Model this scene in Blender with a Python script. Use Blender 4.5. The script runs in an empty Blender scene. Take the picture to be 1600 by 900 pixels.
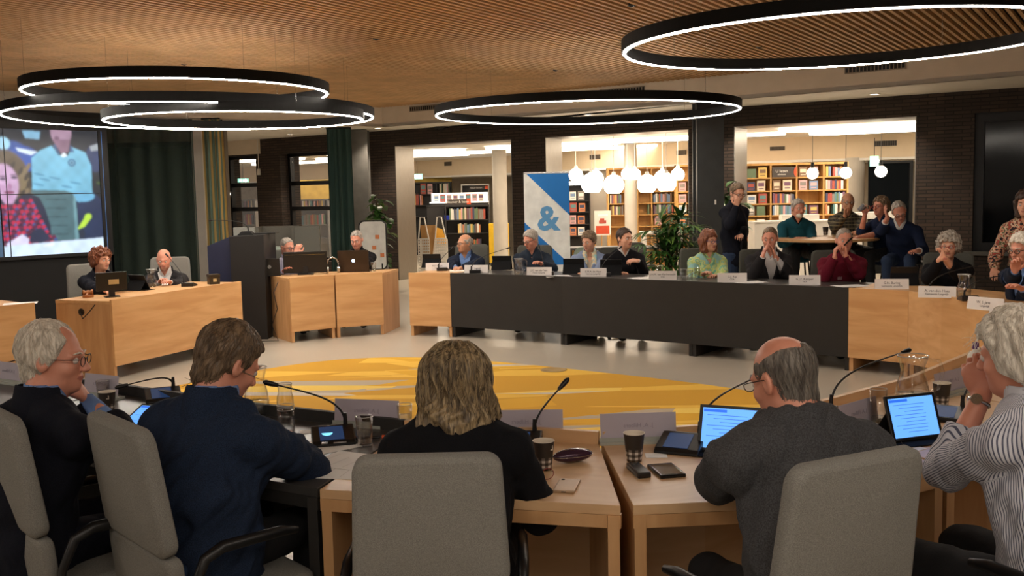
import bpy, bmesh, math, random
import numpy as np
from mathutils import Matrix, Vector, Euler
from mathutils.kdtree import KDTree
random.seed(7)
SC = bpy.context.scene
COL = SC.collection
PI = math.pi

# ------------------------------------------------------------------ camera, world, exposure
F, H = 1550.0, 1.73
PITCH, ROLL = math.atan(147/1550), 0.022
FW = Vector((0, math.cos(PITCH), -math.sin(PITCH)))
_u0 = Vector((0, math.sin(PITCH), math.cos(PITCH)))
RT = Vector((math.cos(ROLL), 0, 0)) - math.sin(ROLL)*_u0
UP = Vector((math.sin(ROLL), 0, 0)) + math.cos(ROLL)*_u0
cam_d = bpy.data.cameras.new('camera'); cam = bpy.data.objects.new('camera', cam_d); COL.objects.link(cam)
cam.matrix_world = Matrix(((RT.x, UP.x, -FW.x, 0), (RT.y, UP.y, -FW.y, 0), (RT.z, UP.z, -FW.z, H), (0, 0, 0, 1)))
cam_d.sensor_width = 36.0; cam_d.lens = 36.0*F/1600.0; cam_d.clip_end = 200
SC.camera = cam
SC.view_settings.view_transform = 'Standard'; SC.view_settings.look = 'None'
SC.view_settings.gamma = 1.0; SC.view_settings.use_curve_mapping = False
SC.view_settings.exposure = 0.30
SC.cycles.use_denoising = True
SC.cycles.max_bounces = 5; SC.cycles.diffuse_bounces = 3; SC.cycles.glossy_bounces = 3
SC.cycles.transmission_bounces = 5; SC.cycles.transparent_max_bounces = 6
SC.cycles.caustics_reflective = False; SC.cycles.caustics_refractive = False
SC.cycles.sample_clamp_indirect = 4.0
W = bpy.data.worlds.new('world'); SC.world = W; W.use_nodes = True
AMBIENT = 0.32
W.node_tree.nodes['Background'].inputs[0].default_value = (1.0, 0.83, 0.68, 1)
W.node_tree.nodes['Background'].inputs[1].default_value = AMBIENT
RING_POWER = 74.0        # emission strength of the LED strips
LIB_POWER = 7.0          # emission strength of the library's ceiling panels

def area_light(name, loc, size, power, color=(1, .86, .7), rot=(0, 0, 0)):
    d = bpy.data.lights.new(name, 'AREA'); d.shape = 'RECTANGLE'; d.size, d.size_y = size
    d.energy = power; d.color = color
    o = bpy.data.objects.new(name, d); o.location = loc; o.rotation_euler = rot; COL.objects.link(o)
    return o

# ------------------------------------------------------------------ pixel -> place on a known plane
def ray(px, py):
    return FW + (px-800)/F*RT - (py-450)/F*UP
def on_z(px, py, z):
    d = ray(px, py); t = (z-H)/d.z
    return Vector((d.x*t, d.y*t, z))
def on_y(px, py, y):
    d = ray(px, py); t = y/d.y
    return Vector((d.x*t, y, H+d.z*t))

# ------------------------------------------------------------------ materials
MATS = {}
def _new(name):
    m = bpy.data.materials.new(name); m.use_nodes = True; MATS[name] = m
    nt = m.node_tree; b = nt.nodes['Principled BSDF']
    return m, nt, b
def L(nt, a, b): nt.links.new(a, b)
def mat(name, col, rough=.6, metal=0., var=.12, scale=6., bump=0., bscale=120., coat=0., spec=.5, stretch=None, emit=None, sheen=0.):
    if name in MATS: return MATS[name]
    m, nt, b = _new(name); N = nt.nodes
    tc = N.new('ShaderNodeTexCoord'); src = tc.outputs['Object']
    if stretch:
        mp = N.new('ShaderNodeMapping'); mp.inputs['Scale'].default_value = stretch; L(nt, src, mp.inputs[0]); src = mp.outputs[0]
    n = N.new('ShaderNodeTexNoise'); n.inputs['Scale'].default_value = scale; n.inputs['Detail'].default_value = 4
    L(nt, src, n.inputs['Vector'])
    r = N.new('ShaderNodeValToRGB'); c = col
    r.color_ramp.elements[0].position = .3; r.color_ramp.elements[1].position = .7
    r.color_ramp.elements[0].color = (c[0]*(1-var), c[1]*(1-var), c[2]*(1-var), 1)
    r.color_ramp.elements[1].color = (min(1, c[0]*(1+var)), min(1, c[1]*(1+var)), min(1, c[2]*(1+var)), 1)
    L(nt, n.outputs['Fac'], r.inputs[0]); L(nt, r.outputs[0], b.inputs['Base Color'])
    b.inputs['Roughness'].default_value = rough; b.inputs['Metallic'].default_value = metal
    b.inputs['Specular IOR Level'].default_value = spec; b.inputs['Coat Weight'].default_value = coat
    if sheen: b.inputs['Sheen Weight'].default_value = sheen
    if bump:
        n2 = N.new('ShaderNodeTexNoise'); n2.inputs['Scale'].default_value = bscale; n2.inputs['Detail'].default_value = 3
        L(nt, src, n2.inputs['Vector'])
        bp = N.new('ShaderNodeBump'); bp.inputs['Strength'].default_value = bump; bp.inputs['Distance'].default_value = .004
        L(nt, n2.outputs['Fac'], bp.inputs['Height']); L(nt, bp.outputs[0], b.inputs['Normal'])
    if emit:
        b.inputs['Emission Color'].default_value = (*emit[:3], 1); b.inputs['Emission Strength'].default_value = emit[3]
    return m
def srgb(r, g, b): return tuple((x/255/12.92 if x <= 10 else ((x/255+.055)/1.055)**2.4) for x in (r, g, b))
def glass(name, col=(1, 1, 1), rough=0.0, mix=.75):
    """thin clear glass: mostly transparent with a fresnel glint"""
    m, nt, b = _new(name); N = nt.nodes
    t = N.new('ShaderNodeBsdfTransparent'); t.inputs[0].default_value = (*col, 1)
    g = N.new('ShaderNodeBsdfGlossy'); g.inputs['Roughness'].default_value = .03+rough
    lw = N.new('ShaderNodeLayerWeight'); lw.inputs['Blend'].default_value = .5
    pw = N.new('ShaderNodeMath'); pw.operation = 'POWER'; pw.inputs[1].default_value = 3.0; L(nt, lw.outputs['Facing'], pw.inputs[0])
    fr = N.new('ShaderNodeMath'); fr.operation = 'MULTIPLY_ADD'; fr.inputs[1].default_value = .75; fr.inputs[2].default_value = .08; L(nt, pw.outputs[0], fr.inputs[0])
    mx = N.new('ShaderNodeMixShader'); L(nt, fr.outputs[0], mx.inputs[0])
    L(nt, t.outputs[0], mx.inputs[1]); L(nt, g.outputs[0], mx.inputs[2])
    nz = N.new('ShaderNodeTexNoise'); nz.inputs['Scale'].default_value = 3
    L(nt, mx.outputs[0], N['Material Output'].inputs['Surface'])
    return m
def wood(name, c1, c2, axis='x', rough=.42, k=1.0):
    m, nt, b = _new(name); N = nt.nodes
    tc = N.new('ShaderNodeTexCoord'); mp = N.new('ShaderNodeMapping')
    mp.inputs['Scale'].default_value = {'x': (1.2*k, 9*k, 9*k), 'y': (9*k, 1.2*k, 9*k), 'z': (9*k, 9*k, 1.2*k)}[axis]
    L(nt, tc.outputs['Object'], mp.inputs[0])
    n = N.new('ShaderNodeTexNoise'); n.inputs['Scale'].default_value = 1.3; n.inputs['Detail'].default_value = 8; n.inputs['Distortion'].default_value = .6
    L(nt, mp.outputs[0], n.inputs['Vector'])
    r = N.new('ShaderNodeValToRGB'); r.color_ramp.elements[0].position = .3; r.color_ramp.elements[1].position = .72
    r.color_ramp.elements[0].color = (*c1, 1); r.color_ramp.elements[1].color = (*c2, 1)
    L(nt, n.outputs['Fac'], r.inputs[0]); L(nt, r.outputs[0], b.inputs['Base Color'])
    b.inputs['Roughness'].default_value = rough
    return m
def emission(name, col, s, var=0.):
    m, nt, b = _new(name)
    b.inputs['Base Color'].default_value = (*col, 1)
    b.inputs['Emission Color'].default_value = (*col, 1); b.inputs['Emission Strength'].default_value = s
    return m
def stripes(name, base, line, freq, axis=0, duty=.5, rough=.8, distort=.0, second=None):
    m, nt, b = _new(name); N = nt.nodes
    tc = N.new('ShaderNodeTexCoord'); sep = N.new('ShaderNodeSeparateXYZ')
    src = tc.outputs['Object']
    if distort:
        nz = N.new('ShaderNodeTexNoise'); nz.inputs['Scale'].default_value = 7; L(nt, src, nz.inputs['Vector'])
        vm = N.new('ShaderNodeVectorMath'); vm.operation = 'SCALE'; vm.inputs['Scale'].default_value = distort; L(nt, nz.outputs['Color'], vm.inputs[0])
        va = N.new('ShaderNodeVectorMath'); va.operation = 'ADD'; L(nt, src, va.inputs[0]); L(nt, vm.outputs[0], va.inputs[1]); src = va.outputs[0]
    L(nt, src, sep.inputs[0])
    mu = N.new('ShaderNodeMath'); mu.operation = 'MULTIPLY'; mu.inputs[1].default_value = freq
    if axis == 'xyz':       # follows the cloth (the garment carries the coordinate)
        vd = N.new('ShaderNodeAttribute'); vd.attribute_name = 'stripe_u'; L(nt, vd.outputs['Fac'], mu.inputs[0])
    else: L(nt, sep.outputs[axis], mu.inputs[0])
    fr = N.new('ShaderNodeMath'); fr.operation = 'FRACT'; L(nt, mu.outputs[0], fr.inputs[0])
    gt = N.new('ShaderNodeMath'); gt.operation = 'GREATER_THAN'; gt.inputs[1].default_value = duty; L(nt, fr.outputs[0], gt.inputs[0])
    mx = N.new('ShaderNodeMixRGB'); mx.inputs[1].default_value = (*base, 1); mx.inputs[2].default_value = (*line, 1)
    L(nt, gt.outputs[0], mx.inputs[0]); out = mx.outputs[0]
    if second:
        mu2 = N.new('ShaderNodeMath'); mu2.operation = 'MULTIPLY'; mu2.inputs[1].default_value = second[1]; L(nt, sep.outputs[second[2]], mu2.inputs[0])
        fr2 = N.new('ShaderNodeMath'); fr2.operation = 'FRACT'; L(nt, mu2.outputs[0], fr2.inputs[0])
        g2 = N.new('ShaderNodeMath'); g2.operation = 'GREATER_THAN'; g2.inputs[1].default_value = second[3]; L(nt, fr2.outputs[0], g2.inputs[0])
        m2 = N.new('ShaderNodeMixRGB'); m2.inputs[2].default_value = (*second[0], 1); L(nt, g2.outputs[0], m2.inputs[0]); L(nt, out, m2.inputs[1]); out = m2.outputs[0]
    L(nt, out, b.inputs['Base Color']); b.inputs['Roughness'].default_value = rough
    return m
def blotch(name, cols, scale=18, rough=.85):
    """patterned cloth: voronoi cells coloured through a constant ramp"""
    m, nt, b = _new(name); N = nt.nodes
    tc = N.new('ShaderNodeTexCoord'); n = N.new('ShaderNodeTexNoise'); n.inputs['Scale'].default_value = scale; n.inputs['Detail'].default_value = 1.5
    L(nt, tc.outputs['Object'], n.inputs['Vector'])
    r = N.new('ShaderNodeValToRGB'); r.color_ramp.interpolation = 'CONSTANT'
    e = r.color_ramp.elements
    e[0].position = 0; e[0].color = (*cols[0], 1); e[1].position = .42; e[1].color = (*cols[1], 1)
    for i, c in enumerate(cols[2:]):
        x = e.new(.42+.2*(i+1)/max(1, len(cols)-2)); x.color = (*c, 1)
    L(nt, n.outputs['Fac'], r.inputs[0]); L(nt, r.outputs[0], b.inputs['Base Color']); b.inputs['Roughness'].default_value = rough
    return m

# ------------------------------------------------------------------ objects
def _link(name, data, parent=None):
    o = bpy.data.objects.new(name, data); COL.objects.link(o)
    if parent is not None: o.parent = parent
    return o
def tag(o, label=None, cat=None, group=None, kind=None):
    if label: o['label'] = label
    if cat: o['category'] = cat
    if group: o['group'] = group
    if kind: o['kind'] = kind
    return o
def thing(name, label, cat, loc=(0, 0, 0), rz=0., group=None):
    o = _link(name, None); o.matrix_basis = Matrix.Translation(Vector(loc)) @ Matrix.Rotation(rz, 4, 'Z')
    o.empty_display_size = .1
    return tag(o, label, cat, group)
def copy_tree(o, parent=None):
    c = o.copy(); COL.objects.link(c)
    if parent is not None: c.parent = parent
    for ch in list(o.children): copy_tree(ch, c)
    return c
def place(o, loc, rz=0.):
    o.matrix_basis = Matrix.Translation(Vector(loc)) @ Matrix.Rotation(rz, 4, 'Z'); return o
def rotz(a): return Matrix.Rotation(a, 3, 'Z')

class MB:
    """collects shapes; build() links them as ONE mesh object"""
    def __init__(s): s.v = []; s.f = []; s.m = []; s.sm = []
    def add(s, vs, fs, mi=0, smooth=False):
        o = len(s.v); s.v += [tuple(v) for v in vs]
        s.f += [tuple(i+o for i in f) for f in fs]; s.m += [mi]*len(fs); s.sm += [smooth]*len(fs)
        return s
    def box(s, c, size, R=None, mi=0):
        c = Vector(c); x, y, z = [k/2 for k in size]
        if isinstance(R, (int, float)): R = rotz(R)
        vs = [Vector((a*x, b*y, d*z)) for d in (-1, 1) for b in (-1, 1) for a in (-1, 1)]
        vs = [(R @ v if R is not None else v)+c for v in vs]
        return s.add(vs, [(0, 2, 3, 1), (4, 5, 7, 6), (0, 1, 5, 4), (2, 6, 7, 3), (0, 4, 6, 2), (1, 3, 7, 5)], mi)
    def bx(s, lo, hi, mi=0):
        return s.box([(a+b)/2 for a, b in zip(lo, hi)], [b-a for a, b in zip(lo, hi)], None, mi)
    def prism(s, poly, z0, z1, mi=0):
        """poly in xy, counter-clockwise; z0/z1 numbers"""
        n = len(poly); vs = [(p[0], p[1], z0) for p in poly]+[(p[0], p[1], z1) for p in poly]
        fs = [tuple(range(n))[::-1], tuple(range(n, 2*n))]+[(i, (i+1) % n, n+(i+1) % n, n+i) for i in range(n)]
        return s.add(vs, fs, mi)
    def extr(s, poly, M, t, mi=0):
        """poly (a,b) on the plane of matrix M (3x4: columns a-dir, b-dir, normal, origin), thickness t"""
        n = len(poly); A, B, Nn, O = [Vector(q) for q in M]
        vs = [O+A*p[0]+B*p[1] for p in poly]; vs += [v+Nn*t for v in vs]
        fs = [tuple(range(n))[::-1], tuple(range(n, 2*n))]+[(i, (i+1) % n, n+(i+1) % n, n+i) for i in range(n)]
        return s.add(vs, fs, mi)
    def cyl(s, a, b, r0, r1=None, n=16, mi=0, caps=True, smooth=True):
        r1 = r0 if r1 is None else r1; a, b = Vector(a), Vector(b); d = (b-a).normalized()
        t = Vector((1, 0, 0)) if abs(d.x) < .9 else Vector((0, 1, 0)); u = d.cross(t).normalized(); w = d.cross(u)
        vs = [c+(u*math.cos(k*2*PI/n)+w*math.sin(k*2*PI/n))*r for c, r in ((a, r0), (b, r1)) for k in range(n)]
        s.add(vs, [(k, (k+1) % n, n+(k+1) % n, n+k) for k in range(n)], mi, smooth)
        if caps:
            s.add([vs[k] for k in range(n)], [tuple(range(n))[::-1]], mi); s.add([vs[n+k] for k in range(n)], [tuple(range(n))], mi)
        return s
    def tube(s, pts, r, n=8, mi=0, closed=False, caps=True):
        pts = [Vector(p) for p in pts]; N = len(pts); vs = []; prev = None
        rr = r if isinstance(r, (list, tuple)) else [r]*N
        for i, p in enumerate(pts):
            a = pts[(i-1) % N] if (closed or i) else p; b = pts[(i+1) % N] if (closed or i < N-1) else p
            d = (b-a).normalized()
            if prev is None:
                t = Vector((0, 0, 1)) if abs(d.z) < .9 else Vector((1, 0, 0)); u = d.cross(t).normalized()
            else: u = (prev-d*prev.dot(d)).normalized()
            prev = u; w = d.cross(u)
            vs += [p+(u*math.cos(k*2*PI/n)+w*math.sin(k*2*PI/n))*rr[i] for k in range(n)]
        fs = []
        for i in range(N if closed else N-1):
            j = (i+1) % N
            fs += [(i*n+k, i*n+(k+1) % n, j*n+(k+1) % n, j*n+k) for k in range(n)]
        s.add(vs, fs, mi, True)
        if caps and not closed:
            s.add(vs[:n], [tuple(range(n))[::-1]], mi); s.add(vs[-n:], [tuple(range(n))], mi)
        return s
    def lathe(s, prof, c=(0, 0, 0), n=24, mi=0, mf=None, R=None):
        """prof: [(r, z)...] from outside bottom on; mf(i,k) gives the material of a face"""
        c = Vector(c); vs = []
        for r, z in prof:
            for k in range(n):
                q = Vector((r*math.cos(k*2*PI/n), r*math.sin(k*2*PI/n), z)); vs.append((R @ q if R is not None else q)+c)
        o = len(s.v); s.v += [tuple(v) for v in vs]
        for i in range(len(prof)-1):
            for k in range(n):
                a, b = i*n+k, i*n+(k+1) % n
                s.f.append((o+a, o+b, o+b+n, o+a+n)); s.m.append(mf(i, k) if mf else mi); s.sm.append(True)
        return s
    def sphere(s, c, r, n=16, m=10, mi=0, R=None):
        r = r if isinstance(r, (tuple, list)) else (r, r, r); c = Vector(c); vs = []
        for i in range(m+1):
            for k in range(n):
                t = PI*i/m; q = Vector((r[0]*math.sin(t)*math.cos(2*PI*k/n), r[1]*math.sin(t)*math.sin(2*PI*k/n), -r[2]*math.cos(t)))
                vs.append((R @ q if R is not None else q)+c)
        return s.add(vs, [(i*n+k, i*n+(k+1) % n, (i+1)*n+(k+1) % n, (i+1)*n+k) for i in range(m) for k in range(n)], mi, True)
    def build(s, name, mats, parent=None, bevel=0., seg=2, world=False, doubles=False):
        me = bpy.data.meshes.new(name)
        vs = s.v
        if world and parent is not None:
            inv = parent.matrix_basis.inverted(); vs = [tuple(inv @ Vector(v)) for v in vs]
        me.from_pydata(vs, [], s.f)
        for m in (mats if isinstance(mats, (list, tuple)) else [mats]): me.materials.append(m)
        me.polygons.foreach_set('material_index', s.m); me.polygons.foreach_set('use_smooth', s.sm)
        if bevel or doubles:
            bm = bmesh.new(); bm.from_mesh(me)
            bmesh.ops.remove_doubles(bm, verts=bm.verts, dist=1e-5)
            if bevel:
                es = [e for e in bm.edges if len(e.link_faces) == 2 and e.calc_face_angle(0) > .6]
                if es:
                    bmesh.ops.bevel(bm, geom=es, offset=bevel, segments=seg, profile=.6, affect='EDGES', clamp_overlap=True)
            bm.to_mesh(me); bm.free()
        me.update()
        return _link(name, me, parent)

def pillow(w0, w1, h, t, corner=.05, curve=0., bulge=.3, n=10):
    """upholstered panel standing on z=0: width w0 at the bottom, w1 at the top, height h, thickness t along y"""
    out = []
    for (sx, sz, a0) in ((1, 1, 0), (-1, 1, 90), (-1, -1, 180), (1, -1, 270)):
        for k in range(n+1):
            a = math.radians(a0+90*k/n)
            out.append((sx, sz, math.cos(a), math.sin(a)))
    def ring(inset, y):
        r = []
        for sx, sz, ca, sa in out:
            c = max(corner-inset*.5, .002)
            z = h/2+sz*(h/2-inset-c)+sa*c
            ww = w0+(w1-w0)*min(1, max(0, z/h))
            x = sx*(ww/2-inset-c)+ca*c
            r.append((x, y, z))
        return r
    mb = MB(); rings = []
    P = [(.0, t*.30), (t*.12, t*.44), (t*.32, t*.5)]
    for i, y in reversed(P): rings.append(ring(i, -y))
    for i, y in P: rings.append(ring(i, y))
    N = len(rings[0]); vs = [p for r in rings for p in r]
    vs = [(x, y+curve*x*x, z) for x, y, z in vs]
    fs = [(i*N+k, i*N+(k+1) % N, (i+1)*N+(k+1) % N, (i+1)*N+k) for i in range(len(rings)-1) for k in range(N)]
    mb.add(vs, fs, 0, True)
    for side, base in ((-1, 0), (1, (len(rings)-1)*N)):
        r0 = vs[base:base+N]; lay = [list(r0)]
        cz = h/2
        for q in (.75, .45, .18):
            lay.append([(p[0]*q, (p[1]-curve*p[0]**2)+side*t*bulge*(1-q*q)*.5+curve*(p[0]*q)**2, cz+(p[2]-cz)*q) for p in r0])
        vv = [p for l in lay for p in l]+[(0, side*(t*.5+t*bulge*.5), cz)]
        ff = [(i*N+k, i*N+(k+1) % N, (i+1)*N+(k+1) % N, (i+1)*N+k) for i in range(3) for k in range(N)]
        ff += [(3*N+k, 3*N+(k+1) % N, 4*N) for k in range(N)]
        if side < 0: ff = [f[::-1] for f in ff]
        mb.add(vv, ff, 0, True)
    return mb
def xf(mb, M):
    mb.v = [tuple(M @ Vector(v)) for v in mb.v]; return mb
def text_obj(name, s, size, m, parent, M, ext=.0006, align='CENTER', bold=0.):
    cu = bpy.data.curves.new(name, 'FONT'); cu.body = s; cu.size = size; cu.align_x = align; cu.align_y = 'CENTER'; cu.extrude = ext
    cu.resolution_u = 2; cu.offset = bold
    tmp = bpy.data.objects.new('tmp', cu); COL.objects.link(tmp)
    dg = bpy.context.evaluated_depsgraph_get(); me = bpy.data.meshes.new_from_object(tmp.evaluated_get(dg))
    bpy.data.objects.remove(tmp); bpy.data.curves.remove(cu)
    me.materials.clear(); me.materials.append(m)
    o = _link(name, me, parent); o.matrix_basis = M; return o
# ------------------------------------------------------------------ implicit surfaces (bodies, clothes, hair)
class Field:
    def __init__(s, lo, hi, vox):
        s.o = np.array(lo, np.float32); s.v = vox
        s.n = np.ceil((np.array(hi)-s.o)/vox).astype(int)+1
        s.a = np.full(tuple(s.n), .2, np.float32)
        s.ax = [s.o[i]+np.arange(s.n[i], dtype=np.float32)*vox for i in range(3)]
    def sl(s, lo, hi):
        r = []
        for i in range(3):
            a = max(0, int((lo[i]-s.o[i])/s.v)); b = min(s.n[i], int((hi[i]-s.o[i])/s.v)+2)
            if b <= a: return None
            r.append(slice(a, b))
        return tuple(r)
    def P(s, sl):
        return (s.ax[0][sl[0]][:, None, None], s.ax[1][sl[1]][None, :, None], s.ax[2][sl[2]][None, None, :])
    def put(s, sl, d, k, sub=False):
        A = s.a[sl]
        if sub:
            d = -d; h = np.maximum(k-np.abs(A-d), 0)/k; s.a[sl] = np.maximum(A, d)+h*h*k*.25
        else:
            h = np.maximum(k-np.abs(A-d), 0)/k; s.a[sl] = np.minimum(A, d)-h*h*k*.25
    def cone(s, a, b, ra, rb, k=.012, sub=False):
        a, b = np.array(a, np.float32), np.array(b, np.float32); m = max(ra, rb)+k+3*s.v
        sl = s.sl(np.minimum(a, b)-m, np.maximum(a, b)+m)
        if sl is None: return
        X, Y, Z = s.P(sl); ab = b-a; L2 = float(ab@ab)+1e-9
        t = np.clip(((X-a[0])*ab[0]+(Y-a[1])*ab[1]+(Z-a[2])*ab[2])/L2, 0, 1)
        d = np.sqrt((X-a[0]-t*ab[0])**2+(Y-a[1]-t*ab[1])**2+(Z-a[2]-t*ab[2])**2)-(ra+(rb-ra)*t)
        s.put(sl, d, k, sub)
    def ecap(s, a, b, wa, wb, side, k=.03, end=None):
        """tapered elliptic bar from a to b; wa, wb = (half width along side, half depth)"""
        a, b = np.array(a, np.float32), np.array(b, np.float32); m = max(*wa, *wb)+k+3*s.v
        sl = s.sl(np.minimum(a, b)-m, np.maximum(a, b)+m)
        if sl is None: return
        X, Y, Z = s.P(sl); ab = b-a; Ln = float(np.sqrt(ab@ab)); ax = ab/Ln
        sd = np.array(side, np.float32); sd = sd-ax*(sd@ax); sd /= np.sqrt(sd@sd); dp = np.cross(ax, sd)
        px, py, pz = X-a[0], Y-a[1], Z-a[2]
        l = px*ax[0]+py*ax[1]+pz*ax[2]; lc = np.clip(l, 0, Ln); t = lc/Ln
        w = wa[0]+(wb[0]-wa[0])*t; q = wa[1]+(wb[1]-wa[1])*t; mm = np.minimum(w, q)
        e = (l-lc)/(end or mm)
        u = (px*sd[0]+py*sd[1]+pz*sd[2])/w; v = (px*dp[0]+py*dp[1]+pz*dp[2])/q
        s.put(sl, (np.sqrt(u*u+v*v+e*e)-1)*mm, k)
    def ell(s, c, r, R=None, k=.012, sub=False):
        c = np.array(c, np.float32); m = max(r)+k+3*s.v
        sl = s.sl(c-m, c+m)
        if sl is None: return
        X, Y, Z = s.P(sl); px, py, pz = X-c[0], Y-c[1], Z-c[2]
        if R is not None:
            R = np.array(R, np.float32)   # columns are the local axes
            px, py, pz = (px*R[0, i]+py*R[1, i]+pz*R[2, i] for i in range(3))
        k0 = np.sqrt((px/r[0])**2+(py/r[1])**2+(pz/r[2])**2)+1e-6
        k1 = np.sqrt((px/r[0]**2)**2+(py/r[1]**2)**2+(pz/r[2]**2)**2)+1e-6
        s.put(sl, k0*(k0-1)/k1, k, sub)
    def noise(s, amp, f, seed=0, stretch=(1, 1, 1)):
        X, Y, Z = s.ax[0][:, None, None]*stretch[0], s.ax[1][None, :, None]*stretch[1], s.ax[2][None, None, :]*stretch[2]
        rs = np.random.RandomState(seed); out = np.zeros_like(s.a)
        for i in range(4):
            k = rs.normal(size=3); k = k/np.sqrt(k@k)*f*(1+.5*i); ph = rs.uniform(0, 6.28, 3)
            out += np.sin(k[0]*X+k[1]*Y+k[2]*Z+ph[0]+1.5*np.sin(k[1]*X*.7+k[2]*Y*.7+k[0]*Z*.7+ph[1]))/(1+.6*i)
        s.a += (amp*.5)*out
    def mesh(s):
        a = s.a; ins = a < 0
        c = np.zeros(np.array(a.shape)-1, np.int8)
        for i in (0, 1):
            for j in (0, 1):
                for k in (0, 1):
                    c += ins[i:i+c.shape[0], j:j+c.shape[1], k:k+c.shape[2]]
        act = (c > 0) & (c < 8); I = np.argwhere(act); n = len(I)
        idx = np.full(act.shape, -1, np.int32); idx[act] = np.arange(n)
        corner = np.array([(i, j, k) for i in (0, 1) for j in (0, 1) for k in (0, 1)])
        V = [a[I[:, 0]+q[0], I[:, 1]+q[1], I[:, 2]+q[2]] for q in corner]
        acc = np.zeros((n, 3)); cnt = np.zeros(n)
        for p in range(8):
            for q in range(p+1, 8):
                dd = corner[q]-corner[p]
                if abs(dd).sum() != 1: continue
                m = (V[p] < 0) != (V[q] < 0); den = V[p]-V[q]; t = np.where(m, V[p]/np.where(den == 0, 1, den), 0)
                acc += m[:, None]*(corner[p]+t[:, None]*dd); cnt += m
        verts = s.o+(I+acc/cnt[:, None])*s.v
        quads = []
        for ax in range(3):
            o1, o2 = [x for x in range(3) if x != ax]
            A = np.take(ins, range(0, ins.shape[ax]-1), ax); B = np.take(ins, range(1, ins.shape[ax]), ax)
            E = np.argwhere(A != B)
            E = E[(E[:, o1] > 0) & (E[:, o2] > 0) & (E[:, o1] < a.shape[o1]-1) & (E[:, o2] < a.shape[o2]-1)]
            if not len(E): continue
            sgn = A[E[:, 0], E[:, 1], E[:, 2]]
            def g(d1, d2):
                q = E.copy(); q[:, o1] += d1; q[:, o2] += d2; return idx[q[:, 0], q[:, 1], q[:, 2]]
            Q = np.stack([g(-1, -1), g(0, -1), g(0, 0), g(-1, 0)], 1)
            flip = sgn if ax != 1 else ~sgn
            Q = np.where(flip[:, None], Q, Q[:, ::-1]); quads.append(Q)
        Q = np.concatenate(quads); Q = Q[(Q >= 0).all(1)]
        return verts, Q
def smooth_mesh(V, Q, it=1, lam=.5):
    n = len(V)
    for _ in range(it):
        acc = np.zeros_like(V); cnt = np.zeros(n)
        for i in range(4):
            for j in (1, 3):
                np.add.at(acc, Q[:, i], V[Q[:, (i+j) % 4]]); np.add.at(cnt, Q[:, i], 1)
        V = V+lam*(acc/np.maximum(cnt, 1)[:, None]-V)
    return V
def np_mesh(name, V, Q, mats, parent=None, mi=None, smooth=True):
    me = bpy.data.meshes.new(name); me.vertices.add(len(V)); me.vertices.foreach_set('co', np.asarray(V, np.float32).ravel())
    k = Q.shape[1]
    me.loops.add(Q.size); me.loops.foreach_set('vertex_index', Q.astype(np.int32).ravel())
    me.polygons.add(len(Q)); me.polygons.foreach_set('loop_start', np.arange(len(Q), dtype=np.int32)*k)
    try: me.polygons.foreach_set('loop_total', np.full(len(Q), k, np.int32))
    except Exception: pass
    me.polygons.foreach_set('use_smooth', np.full(len(Q), smooth))
    for m in (mats if isinstance(mats, (list, tuple)) else [mats]): me.materials.append(m)
    if mi is not None: me.polygons.foreach_set('material_index', mi.astype(np.int32))
    me.update(calc_edges=True); me.validate()
    return _link(name, me, parent)
# ------------------------------------------------------------------ palette
CB = mat('cloth_black', srgb(22, 22, 25), .9, bump=.2); mat('leather_black', (.01, .01, .01), .4)
BLK = mat('black_plastic', srgb(20, 20, 21), .38, var=.05); BLKM = mat('black_metal', srgb(24, 24, 25), .45, .4, var=.05)
CHROME = mat('chrome', (.55, .55, .55), .2, 1., var=.03)
OAK = wood('oak_veneer', srgb(206, 154, 100), srgb(228, 182, 128), 'x', .40)
OAKZ = wood('oak_veneer_upright', srgb(196, 146, 96), srgb(218, 172, 122), 'z', .42)
OAKN = wood('oak_table_top', srgb(210, 168, 124), srgb(226, 188, 144), 'x', .36)
SHELFW = wood('shelf_oak', srgb(196, 146, 80), srgb(216, 168, 100), 'z', .5)
CHAR = mat('charcoal_panel', srgb(38, 36, 34), .66, var=.08, bump=.05)
CHART = mat('charcoal_top', srgb(66, 64, 62), .32, var=.05)
WHITE = mat('white_paint', srgb(232, 226, 216), .6, var=.03)
PLAS = mat('plaster_beige', srgb(222, 206, 184), .8, var=.03)
CARD = mat('white_card', srgb(232, 226, 222), .6, var=.02); PAPER = mat('paper', srgb(246, 244, 240), .7, var=.02)
INK = mat('printed_ink', srgb(60, 50, 50), .7, var=.02)
GREY = None
def fabric(name, c, k=500, var=.16):
    m, nt, b = _new(name); N = nt.nodes
    tc = N.new('ShaderNodeTexCoord'); n = N.new('ShaderNodeTexNoise'); n.inputs['Scale'].default_value = k; n.inputs['Detail'].default_value = 2
    L(nt, tc.outputs['Object'], n.inputs['Vector']); r = N.new('ShaderNodeValToRGB')
    r.color_ramp.elements[0].position = .35; r.color_ramp.elements[1].position = .65
    r.color_ramp.elements[0].color = (*[x*(1-var*1.6) for x in c], 1); r.color_ramp.elements[1].color = (*[min(1, x*(1+var)) for x in c], 1)
    L(nt, n.outputs['Fac'], r.inputs[0]); L(nt, r.outputs[0], b.inputs['Base Color']); b.inputs['Roughness'].default_value = .95
    b.inputs['Specular IOR Level'].default_value = .2
    bp = N.new('ShaderNodeBump'); bp.inputs['Strength'].default_value = .25; bp.inputs['Distance'].default_value = .001
    L(nt, n.outputs['Fac'], bp.inputs['Height']); L(nt, bp.outputs[0], b.inputs['Normal'])
    return m
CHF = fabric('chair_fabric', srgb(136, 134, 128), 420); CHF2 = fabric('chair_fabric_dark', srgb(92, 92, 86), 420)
GLASS = glass('clear_glass'); WATER = glass('water', (.93, .97, .97))
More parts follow.
